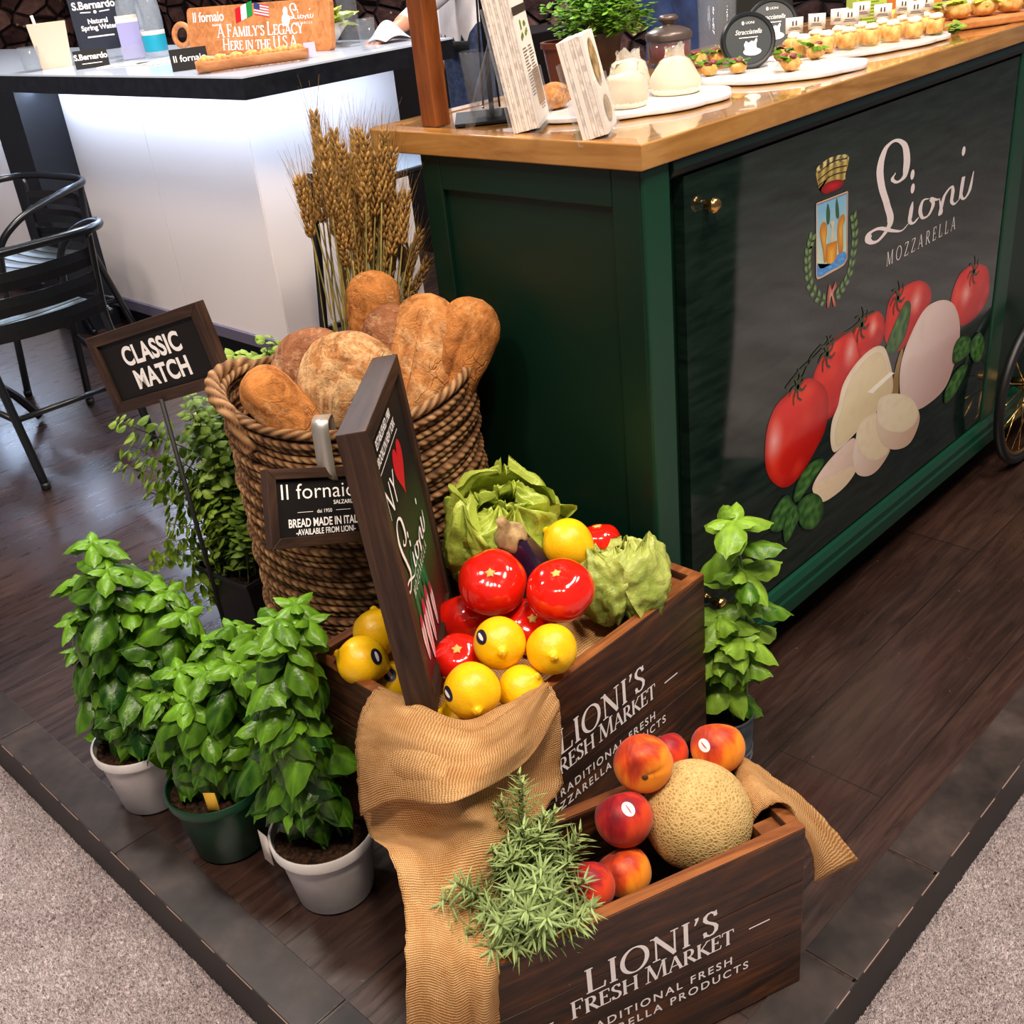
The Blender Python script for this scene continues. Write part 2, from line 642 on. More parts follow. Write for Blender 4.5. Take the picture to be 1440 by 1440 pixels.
def leafmat(name, c0, c1, rough=0.38, vb=0.25):
    m = mat(name, rough=rough, spec=0.45)
    t = NT(m)
    n = t.noise(t.coords(), 18, 3, 0.5)
    at = t.n('ShaderNodeAttribute', attribute_name='tone')
    f = t.math('ADD', t.math('MULTIPLY', n, 0.5), t.math('MULTIPLY', at.outputs['Fac'], 0.7))
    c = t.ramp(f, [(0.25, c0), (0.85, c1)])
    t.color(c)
    t.bump(t.noise(t.coords(), 55, 3, 0.6), vb, 0.004)
    # light passes through a leaf
    tr = t.n('ShaderNodeBsdfTranslucent')
    t.l(t.mix(1.0, c, (1.0, 1.0, 0.45, 1), 'MULTIPLY'), tr.inputs['Color'])
    mx = t.n('ShaderNodeMixShader')
    mx.inputs[0].default_value = 0.22
    out = [x for x in t.t.nodes if x.type == 'OUTPUT_MATERIAL'][0]
    t.l(t.b.outputs[0], mx.inputs[1])
    t.l(tr.outputs[0], mx.inputs[2])
    t.l(mx.outputs[0], out.inputs['Surface'])
    return m


BASIL = leafmat('basil_leaf', K(18, 58, 6), K(112, 160, 38), rough=0.33, vb=0.5)
BASIL_PALE = leafmat('pale_basil_leaf', K(44, 92, 12), K(142, 180, 56), vb=0.5)
HERB = leafmat('herb_leaf', K(50, 90, 24), K(152, 178, 66), rough=0.5)
ROSEMARY = leafmat('rosemary_needle', K(66, 92, 44), K(160, 180, 112), rough=0.5)
LETTUCE = leafmat('lettuce_leaf', K(84, 124, 10), K(206, 214, 92), rough=0.33, vb=0.8)
LETTUCE_B = leafmat('butter_lettuce_leaf', K(96, 122, 22), K(204, 208, 112), rough=0.38, vb=0.9)
PARSLEY = leafmat('parsley_leaf', K(38, 96, 18), K(128, 178, 58), rough=0.45)
STEM = mat('green_stem', K(104, 130, 62), rough=0.5)
STEM_BROWN = mat('brown_stem', K(88, 82, 48), rough=0.6)


def burlap_mat():
    m = mat('burlap', rough=0.95, spec=0.1)
    t = NT(m)
    uv = t.coords((1, 1, 1), kind='UV')
    nz = t.n('ShaderNodeTexNoise')
    nz.inputs['Scale'].default_value = 60
    t.l(uv, nz.inputs['Vector'])
    add = t.n('ShaderNodeVectorMath', operation='MULTIPLY_ADD')
    t.l(nz.outputs['Color'], add.inputs[0])
    add.inputs[1].default_value = (0.004, 0.004, 0)
    t.l(uv, add.inputs[2])
    ws = []
    for ax in ('X', 'Y'):
        w = t.n('ShaderNodeTexWave', wave_type='BANDS', bands_direction=ax, wave_profile='SIN')
        w.inputs['Scale'].default_value = 84
        w.inputs['Distortion'].default_value = 0.5
        t.l(add.outputs[0], w.inputs['Vector'])
        ws.append(w.outputs['Fac'])
    mx = t.math('MAXIMUM', ws[0], ws[1])
    ck = t.math('MULTIPLY', ws[0], ws[1])
    h = t.math('ADD', t.math('MULTIPLY', mx, 0.7), t.math('MULTIPLY', ck, 0.3))
    big = t.noise(uv, 14, 4, 0.6)
    base = t.ramp(h, [(0.12, K(116, 72, 32)), (0.5, K(184, 130, 76)), (0.95, K(224, 178, 122))])
    t.color(t.mix(0.35, base, t.ramp(big, [(0.35, K(160, 106, 56)), (0.7, K(232, 188, 134))]), 'MIX'))
    t.bump(h, 0.7, 0.003)
    return m


BURLAP = burlap_mat()


def wicker_mat():
    m = mat('seagrass_rope', rough=0.75, spec=0.2)
    t = NT(m)
    at = t.n('ShaderNodeAttribute', attribute_name='strand')
    n = t.noise(t.coords(), 26, 4, 0.6)
    f = t.math('ADD', t.math('MULTIPLY', at.outputs['Fac'], 0.55), t.math('MULTIPLY', n, 0.5))
    t.color(t.ramp(f, [(0.20, K(30, 18, 10)), (0.48, K(84, 54, 32)), (0.70, K(130, 92, 58)), (0.92, K(180, 142, 100))]))
    return m


WICKER = wicker_mat()


def bread_mat(name, crust, dark, flour, amount=0.5, fscale=9):
    m = mat(name, rough=0.8, spec=0.15)
    t = NT(m)
    v = t.coords()
    a = t.noise(v, 22, 8, 0.72, 1.2)
    fine = t.noise(v, 140, 4, 0.75)
    c = t.ramp(a, [(0.32, dark), (0.50, crust), (0.70, tuple(min(1, x * 1.5) for x in crust[:3]) + (1,))])
    fl = t.ramp(t.math('ADD', t.math('MULTIPLY', t.noise(v, fscale, 8, 0.72, 1.5), 0.7), t.math('MULTIPLY', fine, 0.3)), [(0.60 - amount * .25, (0, 0, 0, 1)), (0.70 - amount * .2, (1, 1, 1, 1))])
    vo = t.n('ShaderNodeTexVoronoi', feature='DISTANCE_TO_EDGE')
    vo.inputs['Scale'].default_value = 34
    nz = t.n('ShaderNodeTexNoise')
    nz.inputs['Scale'].default_value = 22
    t.l(v, nz.inputs['Vector'])
    add = t.n('ShaderNodeVectorMath', operation='MULTIPLY_ADD')
    t.l(nz.outputs['Color'], add.inputs[0])
    add.inputs[1].default_value = (0.05, 0.05, 0.05)
    t.l(v, add.inputs[2])
    t.l(add.outputs[0], vo.inputs['Vector'])
    crack = t.math('MULTIPLY', t.ramp(vo.outputs['Distance'], [(0.0, (1, 1, 1, 1)), (0.045, (0, 0, 0, 1))]), t.ramp(t.noise(v, 12, 3, 0.6), [(0.5, (0, 0, 0, 1)), (0.6, (1, 1, 1, 1))]))
    c = t.mix(t.math('MULTIPLY', fl, 0.8), c, flour)
    t.color(t.mix(t.math('MULTIPLY', crack, 0.25), c, dark))
    t.bump(t.math('SUBTRACT', t.math('ADD', t.math('MULTIPLY', a, 1.2), t.math('MULTIPLY', fine, 0.4)), t.math('MULTIPLY', crack, 0.4)), 0.9, 0.006)
    return m


BREAD_GOLD = bread_mat('golden_crust', K(174, 110, 56), K(122, 66, 28), K(212, 168, 116), 0.36)
BREAD_ROUND = bread_mat('floury_crust', K(160, 106, 60), K(108, 60, 30), K(212, 178, 130), 0.60, 7)
BREAD_DARK = bread_mat('dark_crust', K(134, 84, 54), K(88, 48, 28), K(186, 148, 112), 0.42)
BREAD_PALE = bread_mat('pale_crust', K(184, 122, 68), K(128, 72, 34), K(220, 180, 130), 0.5)
CRUMB = speckle('toasted_bread', [(0.35, K(190, 128, 56)), (0.6, K(228, 182, 108)), (0.75, K(240, 214, 158))], 60, rough=0.8, bump=0.4)


def fruit(name, stops, scale, rough, spec=0.5, coat=0.0, bump=0.0, bd=0.001, bscale=120, sss=0.05, grad=None, coatrough=0.08):
    m = mat(name, rough=rough, spec=spec, coat=coat, sss=sss, coatrough=coatrough)
    t = NT(m)
    v = t.coords()
    n = t.noise(v, scale, 5, 0.6, 0.4)
    c = t.ramp(n, stops)
    t.color(c)
    if bump:
        t.bump(t.noise(v, bscale, 3, 0.6), bump, bd)
    return m


LEMON = fruit('lemon_peel', [(0.3, K(216, 156, 4)), (0.55, K(236, 184, 12)), (0.75, K(244, 200, 34))], 14, 0.36, bump=0.35, bd=0.0014, bscale=260)
LEMON_TIP = mat('lemon_tip', K(202, 160, 30), rough=0.5)
TOMATO = fruit('tomato_skin', [(0.3, K(196, 14, 6)), (0.6, K(222, 30, 12)), (0.8, K(232, 58, 24))], 9, 0.12, coat=0.5)
TOM_SCAR = mat('tomato_scar', K(206, 164, 84), rough=0.7)
AUBERGINE = fruit('aubergine_skin', [(0.3, K(22, 10, 26)), (0.7, K(46, 24, 52))], 10, 0.2, coat=0.5)
AUB_CAP = speckle('aubergine_cap', [(0.35, K(120, 92, 58)), (0.7, K(186, 156, 106))], 60, rough=0.8)
STICKER_B = mat('dark_sticker', K(30, 26, 44), rough=0.4)
STICKER_W = mat('white_sticker', K(232, 214, 216), rough=0.4)
STICKER_R = mat('red_ink', K(186, 60, 50), rough=0.5)


def peach_mat(name, base, mid, dark):
    m = mat(name, rough=0.48, spec=0.3, sss=0.05)
    m.node_tree.nodes['Principled BSDF'].inputs['Sheen Weight'].default_value = 0.08
    t = NT(m)
    v = t.coords((1, 1, 0.45))
    n = t.noise(v, 26, 6, 0.62, 0.5)
    tc = t.coords()
    g = t.noise(tc, 9, 2, 0.4)
    f = t.math('ADD', t.math('MULTIPLY', n, 0.45), t.math('MULTIPLY', g, 0.62))
    t.color(t.ramp(f, [(0.42, dark), (0.51, mid), (0.60, base)]))
    return m


PEACH_O = peach_mat('orange_peach_skin', K(226, 132, 26), K(196, 66, 20), K(122, 20, 16))
PEACH_R = peach_mat('red_peach_skin', K(200, 60, 24), K(150, 20, 26), K(84, 8, 22))


def melon_mat():
    m = mat('netted_rind', rough=0.8, spec=0.2)
    t = NT(m)
    v = t.coords()
    nz = t.n('ShaderNodeTexNoise')
    nz.inputs['Scale'].default_value = 30
    t.l(v, nz.inputs['Vector'])
    add = t.n('ShaderNodeVectorMath', operation='MULTIPLY_ADD')
    t.l(nz.outputs['Color'], add.inputs[0])
    add.inputs[1].default_value = (0.012, 0.012, 0.012)
    t.l(v, add.inputs[2])
    vo = t.n('ShaderNodeTexVoronoi', feature='DISTANCE_TO_EDGE')
    vo.inputs['Scale'].default_value = 210
    t.l(add.outputs[0], vo.inputs['Vector'])
    c = t.ramp(vo.outputs['Distance'], [(0.0, K(206, 176, 118)), (0.2, K(184, 150, 92)), (0.42, K(132, 100, 56))])
    big = t.noise(v, 10, 3, 0.5)
    t.color(t.mix(0.30, c, t.ramp(big, [(0.35, K(150, 114, 62)), (0.7, K(206, 172, 112))])))
    t.bump(t.math('MULTIPLY', t.ramp(vo.outputs['Distance'], [(0.0, (1, 1, 1, 1)), (0.3, (0, 0, 0, 1))]), 1.0), 0.45, 0.002)
    return m


MELON = melon_mat()
WHEAT = speckle('wheat_ear', [(0.35, K(116, 84, 38)), (0.6, K(172, 130, 64)), (0.75, K(202, 164, 98))], 90, rough=0.7, bump=0)
STRAW = speckle('straw', [(0.4, K(112, 104, 52)), (0.65, K(170, 150, 84))], 20, rough=0.7, bump=0)
MOZZ = mat('mozzarella', K(244, 232, 206), rough=0.35, sss=0.1)
BAG = mat('clear_bag', K(244, 240, 228), rough=0.15, trans=0.75, ior=1.1)
BAGPRINT = mat('bag_print', K(150, 120, 70), rough=0.4)
SKIN = mat('skin', K(204, 140, 110), rough=0.55, sss=0.05)
CLOTH_W = speckle('white_cloth', [(0.4, K(206, 200, 206)), (0.7, K(226, 220, 222))], 12, rough=0.85, bump=0.15)
CLOTH_C = mat('cream_cloth', K(206, 186, 166), rough=0.9)
NAVY = speckle('navy_cloth', [(0.35, K(20, 30, 62)), (0.65, K(38, 58, 104))], 10, rough=0.8, bump=0.1)
JEANS = speckle('dark_jeans', [(0.35, K(28, 36, 58)), (0.65, K(52, 64, 92))], 60, rough=0.9, bump=0.1)
PRINT={"tom1":[[1.5626,0.5474],[1.6154,0.5539],[1.6624,0.5324],[1.6929,0.5007],[1.7007,0.4605],[1.689,0.4215],[1.6525,0.392],[1.6161,0.3685],[1.5794,0.3593],[1.5427,0.3681],[1.5065,0.3988],[1.4885,0.4328],[1.4859,0.4752],[1.4952,0.5121],[1.5199,0.5379]],"tom2":[[1.6429,0.5486],[1.6777,0.5801],[1.7138,0.5989],[1.7621,0.5964],[1.8095,0.5685],[1.8176,0.5394],[1.807,0.4945],[1.7746,0.4624],[1.7409,0.4474],[1.6873,0.4458],[1.6555,0.4949]],"tom3":[[1.7821,0.5927],[1.8205,0.6068],[1.8723,0.6016],[1.9017,0.5769],[1.9061,0.5432],[1.8722,0.5161],[1.8194,0.5227],[1.795,0.5626]],"tom4":[[1.9236,0.6129],[1.9877,0.6212],[2.0453,0.6132],[2.0907,0.5868],[2.1022,0.5556],[2.073,0.5191],[2.0184,0.4964],[1.9741,0.4881],[1.9139,0.5243],[1.9073,0.5752]],"tom5":[[2.2028,0.5437],[2.2342,0.5753],[2.2985,0.5782],[2.3722,0.5526],[2.3978,0.5065],[2.3927,0.4711],[2.3425,0.449],[2.2751,0.4481],[2.2295,0.4772],[2.2024,0.5148]],"mozz":[[2.0072,0.4943],[2.0689,0.5429],[2.1406,0.5445],[2.2079,0.519],[2.2503,0.4708],[2.263,0.4121],[2.2414,0.3571],[2.2085,0.3245],[2.1458,0.3157],[2.076,0.3227],[2.0104,0.3592],[1.9889,0.4026],[1.9853,0.4502]],"half":[[1.735,0.4586],[1.7516,0.4958],[1.7991,0.5224],[1.8598,0.5319],[1.9037,0.5203],[1.9294,0.4898],[1.9525,0.4424],[1.9524,0.4019],[1.888,0.3849],[1.8143,0.3727],[1.7632,0.3642],[1.7278,0.3643],[1.7124,0.3957],[1.7154,0.4332]],"face":[[1.7509,0.4473],[1.7675,0.4848],[1.8105,0.5105],[1.8633,0.5199],[1.8999,0.5079],[1.9199,0.479],[1.9366,0.4365],[1.9347,0.4083],[1.8762,0.3922],[1.8137,0.3787],[1.7677,0.371],[1.7372,0.3718],[1.7279,0.4008],[1.7358,0.4255]],"s1":[[1.8937,0.3828],[1.9011,0.4118],[1.9639,0.4007],[2.0391,0.3647],[2.0855,0.3171],[2.0911,0.2838],[2.0566,0.2532],[1.9951,0.2622],[1.9324,0.2966],[1.8982,0.346]],"s1f":[[1.8937,0.3828],[1.9011,0.4118],[1.9639,0.4007],[2.0391,0.3647],[2.0829,0.3181],[2.0687,0.2924],[2.0141,0.2949],[1.9458,0.3245],[1.906,0.3548]],"s2":[[1.8106,0.3569],[1.8234,0.3864],[1.8656,0.3904],[1.8998,0.3776],[1.9566,0.2869],[1.9592,0.2674],[1.9157,0.2483],[1.8703,0.2521],[1.8239,0.2778],[1.8038,0.3188]],"s2f":[[1.8139,0.3556],[1.8234,0.3864],[1.8656,0.3904],[1.8977,0.3766],[1.9224,0.3306],[1.9566,0.2869],[1.945,0.2701],[1.9011,0.2758],[1.8479,0.3067]],"s3":[[1.652,0.3223],[1.6846,0.3453],[1.7432,0.3609],[1.8047,0.3638],[1.8247,0.322],[1.8549,0.2919],[1.818,0.2833],[1.7718,0.2673],[1.6998,0.2694],[1.6685,0.2921]],"s3f":[[1.652,0.3223],[1.7062,0.319],[1.768,0.3103],[1.8108,0.3012],[1.818,0.2833],[1.7718,0.2673],[1.6998,0.2694],[1.6685,0.2921]],"lf1":[[1.5826,0.3273],[1.5978,0.3597],[1.6344,0.3774],[1.6729,0.3737],[1.6914,0.3594],[1.6653,0.3421],[1.6279,0.3243],[1.6,0.314]],"lf2":[[1.5809,0.3225],[1.557,0.347],[1.5213,0.3381],[1.5015,0.314],[1.5073,0.2957],[1.5366,0.2796],[1.5687,0.2828],[1.5864,0.3031]],"lf3":[[1.5888,0.3133],[1.5631,0.3081],[1.5484,0.2809],[1.558,0.2442],[1.5838,0.2556],[1.6062,0.2827]],"lf4":[[1.6001,0.3111],[1.6478,0.311],[1.687,0.281],[1.6936,0.2426],[1.6626,0.2273],[1.6224,0.2461],[1.6039,0.2722]],"lf5":[[1.9162,0.5071],[1.9336,0.54],[1.9672,0.5733],[1.9929,0.5874],[2.0124,0.5708],[2.0068,0.5338],[1.9884,0.506],[1.9515,0.4899]],"lf6":[[2.2373,0.3772],[2.2361,0.4146],[2.2665,0.4263],[2.318,0.4069],[2.3258,0.373],[2.2796,0.3662]],"lf7":[[2.3273,0.3661],[2.3269,0.3978],[2.3671,0.404],[2.4046,0.3666],[2.3916,0.332],[2.3548,0.3378]],"lf8":[[2.216,0.2868],[2.2099,0.3177],[2.2442,0.3435],[2.2825,0.3526],[2.3187,0.3435],[2.2982,0.312],[2.2556,0.2884]],"stem":[[1.9506,0.3987],[1.9624,0.4523],[1.98,0.4862],[1.992,0.4823],[1.9811,0.4402],[1.983,0.387]],"shard":[[1.8487,0.4449],[1.9396,0.4554],[1.9598,0.4467],[1.8713,0.434]],"vine1":[[1.5492,0.5588],[1.5963,0.5773],[1.6407,0.5848],[1.6766,0.5956],[1.7037,0.6071]],"vine2":[[1.677,0.5905],[1.7236,0.5958],[1.7815,0.598],[1.8205,0.6068],[1.8615,0.6048]],"vine3":[[1.5764,0.5323],[1.5884,0.5583],[1.606,0.5623],[1.6314,0.5887],[1.667,0.6021]],"cal1":[[1.5889,0.5481]],"cal2":[[1.6873,0.577]],"cal3":[[1.8118,0.5938]],"cal4":[[1.9517,0.6047]],"cal5":[[2.3022,0.5626]],"knob":[[1.3218,0.9259],[1.3306,0.2363]],"L":[[1.9761,0.8333]],"sL":[[1.9093,0.8499],[1.8984,0.8413],[1.919,0.8318],[1.9439,0.838],[1.9503,0.8638],[1.9355,0.8934],[1.901,0.9082],[1.8665,0.901],[1.8487,0.8725],[1.8579,0.8382],[1.8829,0.7995],[1.9002,0.7689],[1.8892,0.7519],[1.8583,0.7399],[1.8331,0.7428],[1.8189,0.7545],[1.8307,0.7627],[1.8627,0.7608],[1.9107,0.7452],[1.9487,0.736],[1.9743,0.7429]],"si":[[1.9726,0.7403],[1.9854,0.7614],[1.9866,0.781],[1.9813,0.7598],[1.9813,0.7462],[1.9955,0.7388],[2.0176,0.7448]],"so":[[2.0575,0.7712],[2.0315,0.7735],[2.021,0.7572],[2.0351,0.7397],[2.0597,0.7401],[2.075,0.7561],[2.0634,0.7699],[2.0875,0.7625],[2.1051,0.7606]],"sn":[[2.1019,0.7593],[2.1136,0.7343],[2.1095,0.7316],[2.1225,0.7609],[2.1494,0.7732],[2.1598,0.7631],[2.1587,0.745],[2.1728,0.735],[2.1926,0.7391]],"si2":[[2.1926,0.7391],[2.2004,0.7648],[2.2042,0.7808],[2.201,0.7621],[2.2008,0.7463],[2.2179,0.7356],[2.2399,0.7484],[2.2506,0.7833]],"dots":[[1.9772,0.833],[1.9825,0.8066],[2.1938,0.8335]],"M0":[[1.8202,0.6821],[2.2617,0.6809]],"M1":[[1.8295,0.7054],[2.2526,0.7039]],"crown":[[1.6286,0.9108],[1.6514,0.9205],[1.6841,0.9232],[1.7335,0.9146],[1.7255,0.8846],[1.7197,0.8773],[1.6458,0.8824],[1.6423,0.8749]],"crownred":[[1.6463,0.8761],[1.6581,0.884],[1.6872,0.8841],[1.7131,0.8791],[1.7201,0.8729],[1.7099,0.8666],[1.6844,0.8657],[1.6592,0.8674]],"shield":[[1.632,0.8573],[1.7347,0.8547],[1.7434,0.7367],[1.7307,0.7286],[1.6932,0.7272],[1.6479,0.7271],[1.6398,0.7349]],"water":[[1.6419,0.7544],[1.6554,0.7419],[1.6898,0.7417],[1.7109,0.752],[1.733,0.752],[1.743,0.7414],[1.7305,0.7309],[1.693,0.7295],[1.6499,0.7288],[1.6409,0.7369]],"barrel":[[1.6697,0.7804],[1.7066,0.7779],[1.707,0.7463],[1.6898,0.7417],[1.6744,0.7458]],"lionl":[[1.6466,0.8102],[1.6542,0.8213],[1.6671,0.8161],[1.6704,0.8],[1.6676,0.781],[1.6737,0.755],[1.6655,0.7504],[1.6597,0.7719],[1.6522,0.7892]],"lionr":[[1.71,0.8146],[1.7249,0.8188],[1.7303,0.8076],[1.7247,0.7957],[1.7282,0.7566],[1.7152,0.7532],[1.709,0.775],[1.705,0.796]],"tree1":[[1.6693,0.8155],[1.6657,0.8358],[1.6697,0.8498],[1.6785,0.8328],[1.6777,0.8157]],"tree2":[[1.7001,0.8191],[1.696,0.8374],[1.6991,0.8518],[1.707,0.8349],[1.7098,0.8169]],"fount":[[1.6848,0.7789],[1.6849,0.8053],[1.6799,0.8152],[1.695,0.8138],[1.6916,0.8014],[1.6956,0.7784]],"wl":[[1.6204,0.7994],[1.6114,0.7778],[1.6129,0.7511],[1.6229,0.7216],[1.6501,0.6935],[1.6865,0.6713]],"wr":[[1.7619,0.8024],[1.7695,0.7712],[1.766,0.7377],[1.7554,0.7057],[1.73,0.6846],[1.6997,0.6722]],"bow":[[1.6805,0.6917],[1.686,0.7063],[1.6957,0.6943],[1.7059,0.7053],[1.7112,0.6946],[1.7008,0.6859],[1.7117,0.6616],[1.7027,0.6618],[1.6944,0.683],[1.687,0.6641],[1.6801,0.6685]]}
PLANTS={"basilA":[[0.557,1.572,0.519],[0.545,1.643,0.429],[0.551,1.527,0.488],[0.609,1.584,0.432],[0.619,1.487,0.427],[0.502,1.612,0.388],[0.552,1.62,0.371],[0.577,1.54,0.403],[0.609,1.529,0.354],[0.622,1.446,0.401],[0.509,1.65,0.311],[0.535,1.597,0.311],[0.567,1.538,0.331],[0.622,1.549,0.288],[0.502,1.595,0.272],[0.546,1.575,0.255],[0.566,1.512,0.285],[0.505,1.606,0.198],[0.537,1.549,0.205],[0.58,1.516,0.208],[0.518,1.642,0.108],[0.633,1.469,0.329],[0.601,1.528,0.422]],"basilB":[[0.653,1.359,0.39],[0.624,1.383,0.37],[0.663,1.314,0.389],[0.558,1.387,0.352],[0.577,1.333,0.358],[0.609,1.288,0.373],[0.676,1.336,0.325],[0.529,1.411,0.311],[0.542,1.344,0.321],[0.599,1.361,0.277],[0.64,1.343,0.274],[0.655,1.307,0.267],[0.549,1.447,0.217],[0.549,1.327,0.269],[0.607,1.34,0.232],[0.541,1.393,0.184],[0.562,1.318,0.216],[0.624,1.34,0.191],[0.537,1.45,0.141],[0.563,1.39,0.124],[0.627,1.284,0.246]],"basilC":[[0.637,1.13,0.529],[0.606,1.131,0.52],[0.635,1.104,0.516],[0.595,1.162,0.472],[0.601,1.106,0.498],[0.637,1.127,0.462],[0.595,1.156,0.426],[0.617,1.143,0.431],[0.581,1.129,0.398],[0.614,1.147,0.381],[0.569,1.14,0.431],[0.576,1.124,0.36],[0.584,1.18,0.34],[0.6,1.166,0.277],[0.58,1.186,0.253],[0.582,1.15,0.236],[0.56,1.155,0.209],[0.589,1.106,0.373]],"basilD":[[1.198,0.801,0.499],[1.209,0.792,0.411],[1.183,0.821,0.323],[1.19,0.799,0.301],[1.205,0.783,0.292],[1.175,0.823,0.259],[1.19,0.813,0.198],[1.214,0.795,0.234]],"herb":[[0.805,1.927,0.552],[0.829,1.96,0.485],[0.861,1.997,0.414],[0.848,1.932,0.381],[0.886,1.924,0.447],[0.906,1.813,0.587],[0.949,1.879,0.511],[0.986,1.884,0.542],[0.991,1.865,0.483],[1.022,1.845,0.522],[1.017,1.813,0.485],[0.998,1.763,0.443],[0.967,1.877,0.426],[0.91,1.839,0.428],[1.0,1.857,0.402],[0.965,1.763,0.378],[0.971,1.883,0.325],[0.892,1.848,0.337],[0.867,1.907,0.298],[0.832,1.93,0.273],[0.82,2.002,0.203],[1.038,1.714,0.677],[1.019,1.768,0.643],[1.045,1.679,0.671],[1.025,1.74,0.646],[1.001,1.789,0.645],[0.945,1.789,0.331],[0.932,1.888,0.265],[0.863,1.911,0.213]],"rosemary":[[0.652,0.731,0.42],[0.619,0.746,0.38],[0.67,0.7,0.38],[0.677,0.668,0.36],[0.595,0.736,0.36],[0.649,0.663,0.34],[0.551,0.732,0.33],[0.531,0.729,0.36],[0.53,0.663,0.34],[0.552,0.638,0.36],[0.566,0.62,0.35],[0.608,0.61,0.32],[0.513,0.702,0.31],[0.517,0.666,0.31],[0.564,0.671,0.36],[0.601,0.66,0.37],[0.623,0.706,0.39],[0.634,0.69,0.38],[0.596,0.701,0.37],[0.594,0.64,0.35],[0.534,0.689,0.34],[0.557,0.639,0.31]],"eg":[[0.919,0.976,0.545],[0.964,0.981,0.455]],"wheat":[[1.053,1.473,1.078],[1.004,1.465,0.991],[1.041,1.443,1.044],[1.095,1.487,1.043],[1.087,1.463,1.024],[1.113,1.481,0.995],[1.104,1.434,1.043],[1.133,1.454,1.01],[1.121,1.42,1.003],[1.178,1.5,1.033],[1.145,1.424,1.031],[1.163,1.426,1.022],[1.156,1.407,1.007],[1.197,1.426,1.016],[1.264,1.476,1.007],[1.239,1.47,0.947],[1.211,1.413,0.939],[1.043,1.438,0.979],[1.061,1.442,0.947],[1.104,1.466,0.953],[1.105,1.446,0.931],[1.139,1.459,0.934],[1.177,1.484,0.9],[1.193,1.473,0.909],[1.185,1.437,0.902],[1.208,1.445,0.859],[1.033,1.437,0.937],[1.015,1.411,1.008],[1.137,1.42,0.971],[1.094,1.428,0.98],[1.204,1.431,0.812],[1.169,1.431,0.846],[1.083,1.458,0.889],[1.081,1.497,0.873],[1.178,1.477,0.851],[1.141,1.479,0.86]]}
# ================================================================== SETTING
R_ = random.Random(7)


def carpet_mat():
    m = mat('carpet', rough=1.0, spec=0.05)
    t = NT(m)
    v = t.coords()
    a = t.noise(v, 170, 3, 0.7)
    b = t.noise(v, 6, 4, 0.6)
    f = t.math('ADD', t.math('MULTIPLY', a, 0.8), t.math('MULTIPLY', b, 0.35))
    t.color(t.ramp(f, [(0.34, K(104, 88, 88)), (0.50, K(180, 162, 162)), (0.68, K(230, 214, 212))]))
    t.bump(a, 1.0, 0.012)
    return m


CARPET = carpet_mat()
bm = BM()
box(bm, (-6, -6, -0.16), (12, 12, -0.10))
fl = struct('floor', bm, CARPET, smooth=False)
# pile of the carpet near the platform: short leaning tufts
rg = np.random.default_rng(3)


def tufts(name, areas, n):
    pts = []
    for (x0, x1, y0, y1, frac) in areas:
        k = int(n * frac)
        pts.append(np.stack([rg.uniform(x0, x1, k), rg.uniform(y0, y1, k)], 1))
    P = np.concatenate(pts)
    k = len(P)
    base = np.zeros((k, 3)); base[:, :2] = P; base[:, 2] = -0.101
    ang = rg.uniform(0, 2 * PI, k)
    h = rg.uniform(0.006, 0.012, k)
    w = rg.uniform(0.0018, 0.003, k)
    lean = rg.normal(0, 0.0035, (k, 2))
    V = np.zeros((k, 4, 3))
    for i in range(3):
        a = ang + i * 2 * PI / 3
        V[:, i, :] = base
        V[:, i, 0] += np.cos(a) * w
        V[:, i, 1] += np.sin(a) * w
    V[:, 3, :] = base
    V[:, 3, :2] += lean
    V[:, 3, 2] += h
    F = np.array([[0, 1, 3], [1, 2, 3], [2, 0, 3]])
    faces = (np.arange(k)[:, None, None] * 4 + F[None]).reshape(-1)
    me = bpy.data.meshes.new(name)
    me.vertices.add(k * 4)
    me.vertices.foreach_set('co', V.reshape(-1))
    me.loops.add(len(faces))
    me.loops.foreach_set('vertex_index', faces)
    me.polygons.add(k * 3)
    me.polygons.foreach_set('loop_start', np.arange(0, k * 9, 3))
    me.update()
    me.materials.append(CARPET)
    o = link(name, me)
    return o


cp = tufts('carpet_pile', [(0.12, 0.412, 0.95, 2.15, 0.45), (0.85, 1.6, 0.12, 0.45, 0.55)], 90000)
tag(cp, 'grey-mauve cut-pile carpet beside the dark platform', 'carpet', kind='stuff')


